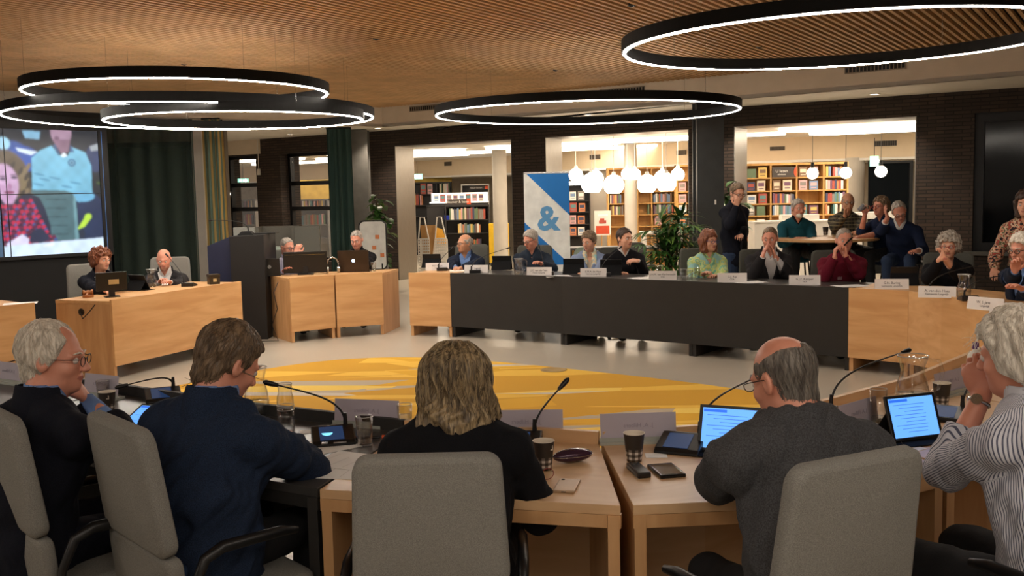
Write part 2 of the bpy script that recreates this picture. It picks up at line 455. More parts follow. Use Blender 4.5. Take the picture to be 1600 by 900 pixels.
STEEL = mat('brushed_steel', srgb(150, 146, 140), .35, .85, var=.10, stretch=(30, 30, 1), scale=8)
COLM = mat('column_steel', srgb(58, 60, 60), .5, .35, var=.08)
CONC = mat('concrete', srgb(188, 180, 168), .85, var=.07, scale=3)
GREEN = [mat('leaf_green', srgb(52, 92, 36), .45, var=.3, scale=9), mat('leaf_light', srgb(104, 138, 62), .45, var=.2, scale=9)]
# ------------------------------------------------------------------ the room
WA = math.atan(.64)                               # the long brick wall runs away to the left
WU, WN, WP = Vector((math.cos(WA), -math.sin(WA), 0)), Vector((math.sin(WA), math.cos(WA), 0)), Vector((0, 19.0, 0))
def wall(px, py, w=0.):
    d = ray(px, py); o = Vector((0, 0, H)); t = ((WP+WN*w-o).dot(WN))/d.dot(WN); p = o+d*t
    return (p-WP).dot(WU), p.z, p
def brick(name):
    m, nt, b = _new(name); N = nt.nodes
    tc = N.new('ShaderNodeTexCoord'); sp = N.new('ShaderNodeSeparateXYZ'); cb = N.new('ShaderNodeCombineXYZ')
    L(nt, tc.outputs['Object'], sp.inputs[0])
    ad = N.new('ShaderNodeMath'); L(nt, sp.outputs[0], ad.inputs[0]); L(nt, sp.outputs[1], ad.inputs[1])
    L(nt, ad.outputs[0], cb.inputs[0]); L(nt, sp.outputs[2], cb.inputs[1])
    t = N.new('ShaderNodeTexBrick'); t.inputs['Scale'].default_value = 1; t.inputs['Brick Width'].default_value = .24
    t.inputs['Row Height'].default_value = .055; t.inputs['Mortar Size'].default_value = .008; t.inputs['Bias'].default_value = -.25
    t.inputs['Color1'].default_value = (*srgb(58, 46, 38), 1); t.inputs['Color2'].default_value = (*srgb(82, 64, 52), 1); t.inputs['Mortar'].default_value = (*srgb(34, 28, 24), 1)
    L(nt, cb.outputs[0], t.inputs['Vector'])
    n = N.new('ShaderNodeTexNoise'); n.inputs['Scale'].default_value = 1.3; n.inputs['Detail'].default_value = 6; L(nt, cb.outputs[0], n.inputs['Vector'])
    mx = N.new('ShaderNodeMixRGB'); mx.blend_type = 'MULTIPLY'; mx.inputs[0].default_value = .55
    L(nt, t.outputs['Color'], mx.inputs[1]); L(nt, n.outputs['Fac'], mx.inputs[2]); L(nt, mx.outputs[0], b.inputs['Base Color'])
    bp = N.new('ShaderNodeBump'); bp.inputs['Strength'].default_value = .5; bp.inputs['Distance'].default_value = .01
    L(nt, t.outputs['Fac'], bp.inputs['Height']); bp.invert = True; L(nt, bp.outputs[0], b.inputs['Normal']); b.inputs['Roughness'].default_value = .85
    return m
BRICK = brick('dark_brick')
def struct(o): o['kind'] = 'structure'; return o
# floor: poured, slightly glossy
flm = mat('poured_floor', srgb(196, 186, 170), .28, var=.04, scale=1.2, bump=.02, bscale=3)
b = MB(); b.bx((-20, -6, -.1), (24, 46, 0)); struct(b.build('floor', flm))
LOWZ, SLATZ, LIBZ, SOFZ = 3.08, 3.45, 2.76, 2.30
# slatted ceiling: battens run along WN (away from the camera to the right)
EDGE = [Vector(p) for p in ((-14.5, 9.55), (-7.67, 15.2), (-2.45, 19.5), (3.55, 15.15), (6.5, 12.72), (13.5, 6.9))]
SD = Vector((WN.x, WN.y)); SQ = Vector((WU.x, WU.y))
def exit_t(o):
    best = None
    for a, c in zip(EDGE, EDGE[1:]):
        e = c-a; den = SD.x*e.y-SD.y*e.x
        if abs(den) < 1e-9: continue
        q = a-o; t = (q.x*e.y-q.y*e.x)/den; s_ = (q.x*SD.y-q.y*SD.x)/den
        if -1e-6 <= s_ <= 1+1e-6 and t > 0 and (best is None or t > best): best = t
    return best
SLATM = mat('ceiling_batten', srgb(214, 172, 122), .6, var=.14, scale=3, stretch=(1, 1, 1)); SLATD = mat('ceiling_void', srgb(48, 34, 24), .9)
b = MB(); pitch = .088
k0, k1 = -130, 160
for k in range(k0, k1):
    o = SQ*(k*pitch)+Vector((0, 8.)); st = o-SD*14
    t = exit_t(st)
    if t is None or t < .3: continue
    c = st+SD*(t/2); R = rotz(-WA)
    b.box((c.x, c.y, SLATZ+.022), (.036, t, .044), R)
b.prism([(p.x, p.y) for p in EDGE][::-1]+[(-14.5, -8), (13.5, -8)], SLATZ+.11, SLATZ+.15, 1)
struct(b.build('ceiling', [SLATM, SLATD]))
# bulkhead round the battens, and the lower plain ceiling up to the wall
b = MB()
for a, c in zip(EDGE, EDGE[1:]):
    d = (c-a).normalized(); n = Vector((-d.y, d.x)); 
    b.prism([(a.x, a.y), (c.x, c.y), ((c+n*.06).x, (c+n*.06).y), ((a+n*.06).x, (a+n*.06).y)], LOWZ, SLATZ+.12)
struct(b.build('trim_1', PLAS))
b = MB()
far_ = [(-22, 26), (16, 19)]
poly = [(p.x, p.y) for p in EDGE]
b.prism([(-22, 9.55), *poly[:1], poly[1], poly[2], (-2.45, 30), (-22, 30)], LOWZ+.001, LOWZ+.06)
wend = WP+WU*16
wr = [WP+WN*.55+WU*u for u in (-4.5, 16)]
b.prism([poly[2], poly[3], poly[4], poly[5], (wr[1].x, poly[5][1]), (wr[1].x, wr[1].y), (wr[0].x, wr[0].y), (-2.45, 22)], LOWZ, LOWZ+.06)
struct(b.build('ceiling', WHITE))
# long brick wall with its openings, in wall coordinates (x along the wall, y through it)
T = .60
OP = []
for a, c in (((617, 231), (799, 224)), ((852, 221), (1076, 204)), ((1147, 199), (1432, 185))):
    u0 = wall(*a)[0]; u1 = wall(*c)[0]; OP.append((u0, u1, 2.76, 0.))
wu0 = wall(437, 240)[0]; wu1 = wall(548, 240)[0]; WZ1 = wall(437, 240)[1]
v0 = wall(343, 240)[0]; v1 = wall(399, 240)[0]
uR = wall(1523, 177); zsill = wall(1523, 393)[1]
OP2 = [(v0, v1, WZ1, .35), (wu0, wu1, WZ1, .35)]+OP+[(uR[0], uR[0]+3.0, uR[1], zsill)]
b = MB(); u = wall(330, 240)[0]
for (a, c, zt, zb) in OP2:
    b.bx((u, 0, 0), (a, T, LOWZ+.02)); b.bx((a, 0, zt), (c, T, LOWZ+.02))
    if zb > 0: b.bx((a, 0, 0), (c, T, zb))
    u = c
b.bx((u, 0, 0), (u+8, T, LOWZ+.02))
wb = b.build('wall_back', BRICK); place(wb, WP, -WA); struct(wb)
# pale plaster over the left end of that wall
b = MB(); zt = wall(352, 240)[1]
b.bx((wall(330, 240)[0], -.02, WZ1+.02), (wall(407, 240)[0], -.002, LOWZ)); o = b.build('trim_2', PLAS); place(o, WP, -WA); struct(o)
for i, (a, c, zt, zb) in enumerate(OP):            # steel-lined openings
    b = MB(); b.bx((a, -.004, 0), (a+.012, T+.004, zt-.013)); b.bx((c-.012, -.004, 0), (c, T+.004, zt-.013)); b.bx((a, -.004, zt-.012), (c, T+.004, zt))
    o = b.build('trim_%d' % (i+3), STEEL); place(o, WP, -WA); struct(o)
def window(n, a, c, z0, z1, bars, mat_g=GLASS, y=.30, fr=.07):
    b = MB()
    for x0, x1, y0, y1 in ((a, a+fr, z0, z1), (c-fr, c, z0, z1), (a+fr, c-fr, z0, z0+fr), (a+fr, c-fr, z1-fr, z1)): b.bx((x0, y-.06, y0), (x1, y+.06, y1))
    for z in bars: b.bx((a+fr, y-.05, z-.045), (c-fr, y+.05, z+.045))
    o = b.build('window_%d' % n, BLKM); place(o, WP, -WA); struct(o)
    g = MB(); g.bx((a+fr, y-.004, z0+fr), (c-fr, y+.004, z1-fr)); g.build('pane', mat_g, o); return o
zb1, zb2 = wall(470, 286)[1], wall(470, 326)[1]
window(1, OP2[0][0], OP2[0][1], .35, WZ1, (zb1, zb2)); window(2, OP2[1][0], OP2[1][1], .35, WZ1, (zb1, zb2))
NIGHT = mat('night_glass', (.004, .005, .006), .10, var=.02, spec=.22)
w3 = window(3, OP2[-1][0], OP2[-1][1], zsill, uR[1], (), NIGHT, .12, .13)
b = MB(); b.bx((uR[0]-.1, -.12, zsill-.05), (uR[0]+3.2, .35, zsill)); b.build('window_sill', mat('sill', srgb(70, 68, 64), .5), w3)
# black steel column before the wall and the grey one beside the curtain
def column(px0, px1, pyt, y, m, label, zt, round_=False, cat='column'):
    p0, p1 = on_y(px0, pyt, y), on_y(px1, pyt, y); c = (p0+p1)/2; w = (p1-p0).x
    t = thing('column', label, cat, (c.x, y+w/2, 0)); b = MB()
    if round_: b.cyl((0, 0, 0), (0, 0, zt), w/2, n=40)
    else:
        b.bx((-w/2, -w/2, 0), (w/2, -w/2+.04, zt)); b.bx((-w/2, w/2-.04, 0), (w/2, w/2, zt)); b.bx((-w*.42, -w/2+.04, 0), (w*.42, w/2-.04, zt))
    b.build('shaft', m, t)
    b = MB(); (b.cyl((0, 0, 0), (0, 0, .03), w*.56, n=40) if round_ else b.bx((-w*.6, -w*.6, 0), (w*.6, w*.6, .03))); b.build('base_plate', m, t)
    return t
c_ = column(1089, 1131, 180, 15.4, COLM, 'dark grey steel column beside the standing man', LOWZ-.01)
b = MB(); b.bx((-.22, -.26, LOWZ-.13), (.22, -.22, LOWZ-.02)); b.bx((-.22, -.26, LOWZ-.19), (-.16, -.22, LOWZ-.13)); b.build('bracket', BLKM, c_)
b = MB(); b.bx((.06, -.215, 1.50), (.085, -.205, 1.57)); b.build('key_plate', WHITE, c_)
column(545, 573, 210, 20.0, mat('column_grey', srgb(96, 94, 90), .6), 'grey painted column beside the gathered dark green curtain', LOWZ-.01)
# left end: plaster wall behind the curtains
pL, pR = on_y(150, 300, 17.6), on_y(352, 300, 17.6)
b = MB(); b.bx((-16, 17.7, 0), (pR.x-.0, 17.9, LOWZ)); struct(b.build('wall_left', mat('wall_grey_beige', srgb(120, 110, 96), .85)))
b = MB(); x0, x1 = on_y(303, 300, 17.2).x, on_y(319, 300, 17.2).x; b.bx((x0, 17.2, 0), (x1, 17.68, LOWZ)); struct(b.build('trim_6', WHITE))
# dark glazing behind the sheer curtain
x0, x1 = on_y(180, 300, 17.6).x, on_y(300, 300, 17.6).x; zt = on_y(240, 222, 17.6).z
b = MB(); b.bx((x0-.4, 17.64, 1.3), (x0-.32, 17.70, zt)); b.bx((x1-.08, 17.64, 0), (x1, 17.70, zt)); b.bx((x0-.32, 17.64, zt-.08), (x1-.08, 17.70, zt))
o = struct(b.build('window_4', BLKM)); g = MB(); g.bx((x0-.32, 17.66, .05), (x1-.08, 17.69, zt-.08)); g.build('pane', NIGHT, o)
# right-hand side wall and rear wall (behind the camera)
b = MB(); b.bx((13.4, -8, 0), (13.6, 12, SLATZ+.1)); struct(b.build('wall_right', BRICK))
# library shell
LP = [(-12, 33), (-3.2, 30.2), (0, 27.2), (1.6, 24.6), (3.75, 21.6), (5.95, 20.5), (8.3, 19.9), (16, 18.2)]
b = MB()
for (a, c) in zip(LP, LP[1:]):
    a, c = Vector(a), Vector(c); d = (c-a).normalized(); n = Vector((-d.y, d.x))*.1
    b.prism([tuple(a), tuple(c), tuple(c+n), tuple(a+n)], SOFZ, LIBZ)
struct(b.build('trim_7', mat('library_bulkhead', srgb(226, 204, 172), .8, var=.02)))
wl = [WP+WN*T+WU*u for u in (-9, 16)]
b = MB(); b.prism([(wl[0].x, wl[0].y), (wl[1].x, wl[1].y), (16.2, 19.5), *LP[::-1]], LIBZ, LIBZ+.05)
struct(b.build('ceiling', WHITE))
b = MB(); b.prism([*LP, (16, 34), (-12, 40)], SOFZ-.05, SOFZ-.001); struct(b.build('ceiling', WHITE))
LW = [(-12, 38), (-4.6, 33.5), (1.0, 30.0), (4.6, 24.3), (8.4, 22.4), (16, 20.4)]
b = MB()
for (a, c) in zip(LW, LW[1:]):
    a, c = Vector(a), Vector(c); d = (c-a).normalized(); n = Vector((-d.y, d.x))*.1
    b.prism([tuple(a), tuple(c), tuple(c+n), tuple(a+n)], 0, SOFZ+.1)
struct(b.build('wall_back', mat('library_wall', srgb(176, 164, 146), .85)))
# ------------------------------------------------------------------ ring lamps
LED = emission('led_strip', (1.0, .90, .78), RING_POWER)
RHM = mat('ring_housing', (.006, .006, .006), .6, var=.02, spec=.15)
def ring_lamp(label, pxc, hh, d, r, band=.10, tiltx=0., tilty=0., loc=None, group='ring lamps under the batten ceiling'):
    if loc is None: X = (pxc-800)/F*d; loc = (X, d, H+hh)
    t = thing('ring_lamp', label, 'lamp', loc, 0, group); Rm = Euler((tiltx, tilty, 0)).to_matrix()
    n = 128; w = .035; b = MB(); vs = []; fs = []
    prof = [(r+w/2, 0), (r+w/2, band), (r-w/2, band), (r-w/2, 0), (r-w/2+.006, 0), (r-w/2+.006, .008), (r+w/2-.006, .008), (r+w/2-.006, 0)]
    b.lathe(prof+[prof[0]], n=n, R=Rm); 
    b.sm = [False]*len(b.sm); b.build('housing', RHM, t)
    b = MB(); b.lathe([(r, .006), (r, -.008), (r-w/2+.003, -.008), (r-w/2+.003, .012), (r-w/2+.004, .012)], n=n, R=Rm)
    b.build('diffuser', LED, t)
    for k in range(4):
        a = math.radians(40+90*k); p = Rm @ Vector((r*math.cos(a), r*math.sin(a), band))
        c = MB(); c.cyl(p, (p.x, p.y, SLATZ+.02-loc[2]), .0018, n=6); c.build('suspension_wire', CHROME, t)
    return t
ring_lamp('ring lamp highest of the three hanging together on the left', 0, 0, 0, 1.485, tiltx=.006, tilty=.007, loc=(-3.356, 10.339, 2.83))
ring_lamp('widest ring lamp on the left, enclosing a smaller one', 0, 0, 0, 2.087, tilty=.009, loc=(-3.716, 11.964, 2.715))
ring_lamp('ring lamp hanging inside the widest left ring', 0, 0, 0, 1.425, tiltx=.005, tilty=.002, loc=(-3.101, 11.473, 2.63))
ring_lamp('ring lamp in the middle above the blue and white banner', 0, 0, 0, 1.892, tiltx=.003, tilty=.003, loc=(.984, 12.63, 2.715))
ring_lamp('large near ring lamp at the top right corner', 0, 0, 0, 1.476, band=.085, tiltx=.01, tilty=-.008, loc=(2.296, 7.0, 2.715))
ring_lamp('added unseen ring lamp hanging behind the photographer', 0, 0, 0, 1.6, loc=(-1.6, -1.2, 2.9))  # out of view, added to light the near row from behind
ring_lamp('added unseen ring lamp hanging above the photographer', 0, 0, 0, 1.4, loc=(1.9, .2, 2.95))  # unseen extra lamp, added to brighten chair backs and shoulders
ring_lamp('added unseen ring lamp hanging over the seats at the near left', 0, 0, 0, 1.5, loc=(-6.2, 3.0, 2.9))  # another unseen lamp added for light, left of the view
def downlight(px, py, z=LOWZ, p=None, label=None):
    q = on_z(px, py, z) if p is None else Vector(p); t = thing('ceiling_downlight', label, 'light', tuple(q), 0, 'round downlights in the plain ceiling')
    b = MB(); b.lathe([(.085, 0), (.085, -.008), (.068, -.010), (.066, .0)], n=24); b.build('trim_ring', WHITE, t)
    b = MB(); b.lathe([(.066, -.002), (.001, -.002)], n=24); b.build('lens', MATS['down_lens'], t)
    d = bpy.data.lights.new('downlight_beam', 'SPOT'); d.energy = 120; d.spot_size = 2.0; d.spot_blend = .7; d.color = (1, .84, .66); d.shadow_soft_size = .06
    o = bpy.data.objects.new('downlight_beam', d); o.location = (0, 0, -.03); o.parent = t; COL.objects.link(o)
emission('down_lens', (1, .9, .75), 14)
for px, py, lb in ((385, 203, 'downlight left of the ring lamps, nearest the striped curtain'), (453, 210, 'downlight in front of the brick wall above the left window'), (590, 200, 'downlight above the gathered dark green curtain'), (919, 179, 'downlight seen through the middle ring lamp'), (1131, 163, 'downlight at the right rim of the middle ring lamp'), (1366, 147, 'downlight above the opening with pendant bulbs'), (250, 206, 'downlight above the sheer green curtain')):
    downlight(px, py, label=lb)
def ceil_vent(px0, py0, px1, py1, label):
    """slotted grille in the bulkhead"""
    a, c = on_y(px0, py0, 15), on_y(px1, py1, 15)
    e0, e1 = EDGE[2], EDGE[3]
    def hit(px, py):
        d = ray(px, py); best = None
        for A, B in zip(EDGE, EDGE[1:]):
            e = B-A; den = d.x*e.y-d.y*e.x; t = (A.x*e.y-A.y*e.x)/den; s_ = (A.x*d.y-A.y*d.x)/den
            if 0 <= s_ <= 1 and t > 0: best = (Vector((d.x*t, d.y*t, H+d.z*t)), e.normalized())
        return best
    A, e = hit(px0, py0); B, _ = hit(px1, py1); w = (B-A).length; z = (A.z+B.z)/2; h = .09
    t = thing('ceiling_vent', label, 'vent', (A.x, A.y, z), math.atan2(e.y, e.x), 'slotted air grilles')
    b = MB(); b.bx((0, -.012, -h/2), (w, -.001, h/2)); b.build('backing', BLKM, t)
    b = MB(); n = max(6, int(w/.05))
    for k in range(n+1): b.bx((k*w/n-.006, -.02, -h/2), (k*w/n+.006, -.012, h/2))
    b.bx((0, -.022, h/2-.01), (w, -.012, h/2+.006)); b.bx((0, -.022, -h/2-.006), (w, -.012, -h/2+.01)); b.build('grille', mat('vent_grey', srgb(150, 138, 120), .6), t)
ceil_vent(938, 145, 1008, 139, 'slotted air grille above the middle ring lamp')
ceil_vent(1321, 109, 1415, 103, 'slotted air grille right of the large near ring lamp')
ceil_vent(641, 171, 694, 166, 'slotted air grille left of the middle ring lamp')
for px, py in ((868, 110), (986, 9), (1186, 74), (588, 61), (288, 101)):    # small sensors set between the battens
    q = on_z(px, py, SLATZ); t = thing('ceiling_sensor', {868: 'small dark sensor between the battens left of the big near ring', 986: 'small dark sensor at the top edge left of the big near ring', 1186: 'small dark sensor seen through the big near ring', 588: 'small dark sensor in the batten ceiling right of the three left rings', 288: 'small dark sensor just above the highest left ring'}[px], 'sensor', tuple(q), -WA, 'ceiling sensors')
    b = MB(); b.cyl((0, 0, -.004), (0, 0, .03), .036, .04, 20); b.cyl((.0, 0, -.014), (0, 0, -.004), .012, .024, 16); b.build('housing', BLK, t)
q = on_z(690, 198, LOWZ); t = tag(_link('smoke_detector', None), 'flat dark smoke detector on the plain ceiling below the middle ring', 'detector'); place(t, tuple(q))
b = MB(); b.cyl((0, 0, -.03), (0, 0, 0), .14, .16, 24); b.cyl((0, 0, -.055), (0, 0, -.03), .07, .09, 24); b.build('housing', BLKM, t)

# ------------------------------------------------------------------ carpet
def carpet_mat():
    m, nt, b = _new('carpet_yellow'); N = nt.nodes
    tc = N.new('ShaderNodeTexCoord')
    def lay(rot, sc, noff):
        mp = N.new('ShaderNodeMapping'); mp.inputs['Rotation'].default_value = (0, 0, rot); mp.inputs['Scale'].default_value = sc; mp.inputs['Location'].default_value = (noff, noff*.7, 0)
        L(nt, tc.outputs['Object'], mp.inputs[0]); v = N.new('ShaderNodeTexVoronoi'); v.inputs['Scale'].default_value = 1; v.inputs['Randomness'].default_value = 1
        L(nt, mp.outputs[0], v.inputs['Vector']); s_ = N.new('ShaderNodeSeparateXYZ'); L(nt, v.outputs['Color'], s_.inputs[0]); return s_.outputs[0]
    a = lay(.98, (.42, 1.9, 1), 3.1); c = lay(.86, (.6, 3.4, 1), 8.7); e = lay(1.10, (1.0, 6, 1), 1.3)
    r = N.new('ShaderNodeValToRGB'); r.color_ramp.interpolation = 'CONSTANT'; el = r.color_ramp.elements
    el[0].position = 0; el[0].color = (*srgb(214, 160, 40), 1); el[1].position = .38; el[1].color = (*srgb(238, 190, 70), 1)
    for p, q in ((.50, srgb(226, 172, 42)), (.64, srgb(190, 174, 150)), (.74, srgb(246, 208, 96)), (.84, srgb(210, 198, 182))):
        x = el.new(p); x.color = (*q, 1)
    s1 = N.new('ShaderNodeMath'); s1.operation = 'MULTIPLY'; s1.inputs[1].default_value = .76; L(nt, a, s1.inputs[0])
    s2 = N.new('ShaderNodeMath'); s2.operation = 'MULTIPLY_ADD'; s2.inputs[1].default_value = .22; L(nt, c, s2.inputs[0]); L(nt, s1.outputs[0], s2.inputs[2])
    s3 = N.new('ShaderNodeMath'); s3.operation = 'MULTIPLY_ADD'; s3.inputs[1].default_value = .06; L(nt, e, s3.inputs[0]); L(nt, s2.outputs[0], s3.inputs[2])
    L(nt, s3.outputs[0], r.inputs[0]); L(nt, r.outputs[0], b.inputs['Base Color']); b.inputs['Roughness'].default_value = .92
    n = N.new('ShaderNodeTexNoise'); n.inputs['Scale'].default_value = 300; L(nt, tc.outputs['Object'], n.inputs['Vector'])
    bp = N.new('ShaderNodeBump'); bp.inputs['Strength'].default_value = .4; bp.inputs['Distance'].default_value = .004; L(nt, n.outputs['Fac'], bp.inputs['Height']); L(nt, bp.outputs[0], b.inputs['Normal'])
    return m
CAR = carpet_mat(); b = MB(); cc = (-.56, 7.68); pts = []
for k in range(160):        # a rounded oval lying along the far row of tables
    a_ = 2*PI*k/160; ca, sa = math.cos(a_), math.sin(a_); ex = 2/3.2
    pu, pv = 2.98*math.copysign(abs(ca)**ex, ca), 2.2*math.copysign(abs(sa)**ex, sa); pts.append((.79*pu+.61*pv, -.61*pu+.79*pv))
b.prism(pts, 0, .012)
o = b.build('carpet', CAR); place(o, (cc[0], cc[1], .0)); tag(o, 'yellow and grey patterned carpet inside the ring of tables', 'carpet')
q = on_z(865, 578, .013); t = thing('floor_socket', 'round floor socket lid in the yellow carpet', 'socket', (q.x, q.y, .012)); b = MB(); b.lathe([(.13, 0), (.13, .004), (.115, .006), (.113, .003), (.001, .003)], n=32); b.build('lid', mat('socket_lid', srgb(170, 140, 80), .5), t)

# ------------------------------------------------------------------ the ring of tables
def vec2(a): return Vector((a[0], a[1]))
def desk(label, I, O, mats, legs=(1, 1), topz=.775, panz=.787, panel=True, near=False, group='table segments of the ring', open_front=False):
    """I: inner edge points (facing the ring's centre) from its left to its right as seen from outside; O: the outer edge likewise"""
    I = [vec2(p) for p in I]; O = [vec2(p) for p in O]; c = (I[0]+O[-1])/2
    body, top, side = mats
    t = thing('table_segment', label, 'table', (c.x, c.y, 0), math.atan2((I[-1]-I[0]).y, (I[-1]-I[0]).x), group)
    poly = [tuple(p) for p in I]+[tuple(p) for p in O[::-1]]
    area = sum(poly[i][0]*poly[(i+1) % len(poly)][1]-poly[(i+1) % len(poly)][0]*poly[i][1] for i in range(len(poly)))
    if area < 0: poly = poly[::-1]
    b = MB(); b.prism(poly, topz-.032, topz); b.build('table_top', top, t, bevel=.002, world=True)
    if panel:
        b = MB(); pi, po = [], []
        for k, p in enumerate(I):
            d = (I[min(k+1, len(I)-1)]-I[max(k-1, 0)]).normalized(); n = Vector((-d.y, d.x))
            if n.dot(O[0]-I[0]) > 0: n = -n
            pi.append(p-n*.006); po.append(p+n*.020)
        q = [tuple(x) for x in pi]+[tuple(x) for x in po[::-1]]
        ar = sum(q[i][0]*q[(i+1) % len(q)][1]-q[(i+1) % len(q)][0]*q[i][1] for i in range(len(q)))
        b.prism(q if ar > 0 else q[::-1], .13, panz); b.build('front_panel', body, t, bevel=.0015, world=True)
    for k, e in ((0, (I[0], O[0], I[1])), (1, (I[-1], O[-1], I[-2]))):
        if not legs[k]: continue
        a, c2, inn = e; d = (c2-a).normalized(); n = Vector((-d.y, d.x))
        if n.dot(inn-a) < 0: n = -n
        a2, c3 = a+n*.003, c2+n*.003
        qq = [a2, c3, c3+n*.038, a2+n*.038]; ar = (qq[1]-qq[0]).x*(qq[2]-qq[1]).y-(qq[1]-qq[0]).y*(qq[2]-qq[1]).x
        qq = [tuple(x) for x in (qq if ar > 0 else qq[::-1])]
        b = MB(); b.prism(qq, 0, topz-.032); b.build('side_panel', side, t, bevel=.0015, world=True)
    if near:
        b = MB()
        for a, c2 in zip(O, O[1:]):
            d = (c2-a).normalized(); n = Vector((-d.y, d.x))
            if n.dot(I[0]-O[0]) < 0: n = -n
            qq = [a, c2, c2+n*.03, a+n*.03]; ar = (qq[1]-qq[0]).x*(qq[2]-qq[1]).y-(qq[1]-qq[0]).y*(qq[2]-qq[1]).x
            b.prism([tuple(x) for x in (qq if ar > 0 else qq[::-1])], topz-.075, topz-.0325)
        b.build('edge_rail', side, t, world=True)
    return t
def outw(I, dist, ctr=(-.5, 7.9)):
    """offset away from the ring's centre"""
    r = []
    for k, p in enumerate(I):
        p = vec2(p); d = (vec2(I[min(k+1, len(I)-1)])-vec2(I[max(k-1, 0)])).normalized(); n = Vector((-d.y, d.x))
        if n.dot(p-Vector(ctr)) < 0: n = -n
        r.append(tuple(p+n*dist))
    return r
WD = (OAK, OAK, OAKZ); DK = (CHAR, CHART, CHAR)
def pt(px, py, z=.785): q = on_z(px, py, z); return (q.x, q.y)
A0, A1 = (-3.92, 9.62), (-3.17, 11.52)
desk('oak table segment of the curly-haired chairwoman and the bald man', [A0, A1], outw([A0, A1], .70), WD)
Z0, Z1 = (-5.35, 8.75), (-4.62, 9.50)
Z0, Z1 = (-5.6, 8.35), (-4.62, 9.53)
desk('oak table segment cut by the left edge of the photo', [Z0, Z1], outw([Z0, Z1], .70), WD)
C0, C1, C2 = (-2.67, 11.86), (-2.20, 12.19), (-1.63, 12.42)
desk('oak table segment behind which the man in the striped shirt sits', [C0, C1], [(-3.03, 12.42), (-2.50, 12.83)], WD)
desk('oak table segment carrying the open laptop', [(-2.18, 12.20), C2], [(-2.48, 12.84), (-1.50, 13.12)], WD)
F0, F1, F2, F3, F4, F5 = (-1.27, 12.26), (-.74, 12.06), (.58, 11.23), (1.87, 10.25), (3.16, 9.24), (3.56, 8.84)
fo = outw([F0, F1, F2, F3, F4, F5], .70)
desk('short oak table segment at the left end of the far row', [F0, (F1[0]-.005, F1[1])], fo[0:2], WD)
for k, (a, c, lb) in enumerate(((F1, F2, 'charcoal table segment left in the far row, before the grey-haired man'), (F2, F3, 'charcoal table segment in the middle of the far row'), (F3, F4, 'charcoal table segment right in the far row, meeting the oak ones'))):
    desk(lb, [a, c], fo[k+1:k+3], DK)
desk('narrow oak table segment right beside the charcoal row', [F4, F5], fo[4:6], WD)
G = [F5, (3.72, 8.45), (3.74, 8.0), (3.64, 7.5), (3.45, 7.0)]
G = [(3.565, 8.83), (3.70, 8.45), (3.74, 8.0), (3.66, 7.5), (3.49, 7.05)]
go = outw(G, .70); go[0] = fo[5]
desk('curved oak table segment at the right side of the ring', G, go, WD)
J0, J1 = (3.48, 7.02), (3.0, 5.95)
desk('oak table segment behind the white-haired man in the striped shirt', [J0, J1], outw([J0, J1], .7), WD)
# near row: tops in full view
def near_desk(lb, I, O, m): return desk(lb, I, O, m, panz=.80, near=True, topz=.75)
N_IN = [(-2.95, 5.62), (-2.07, 5.06), (-1.24, 4.51), (-.46, 4.07), (.325, 3.80), (.75, 3.86), (1.17, 4.12), (1.93, 4.76), (2.97, 5.93)]
near_desk('charcoal table segment at the near left edge', [(-2.95, 5.62), (-2.08, 5.07)], [(-3.35, 5.0), (-2.50, 4.44)], DK)
near_desk('charcoal table segment before the white-haired man at the left', [(-2.07, 5.06), (-1.25, 4.52)], [(-2.49, 4.43), (-1.60, 3.84)], DK)
near_desk('charcoal table segment before the man in the navy jacket', [(-1.24, 4.51), (-.465, 4.075)], [(-1.59, 3.83), (-.675, 3.285)], DK)
near_desk('oak table segment before the blonde woman', [(-.46, 4.07), (.325, 3.80)], [(-.665, 3.275), (.325, 3.03)], (OAKN, OAKN, OAKZ))
near_desk('oak table segment before the bald man in the grey tweed jacket', [(.34, 3.80), (.75, 3.87), (1.17, 4.12)], [(.365, 3.03), (.95, 3.07), (1.50, 3.40)], (OAKN, OAKN, OAKZ))
near_desk('oak table segment holding the tablet of the man in the striped shirt', [(1.18, 4.13), (1.93, 4.76)], [(1.515, 3.41), (2.35, 4.12)], (OAKN, OAKN, OAKZ))
near_desk('oak table segment at the near right edge', [(1.94, 4.77), (2.97, 5.92)], [(2.36, 4.13), (3.5, 5.40)], (OAKN, OAKN, OAKZ))

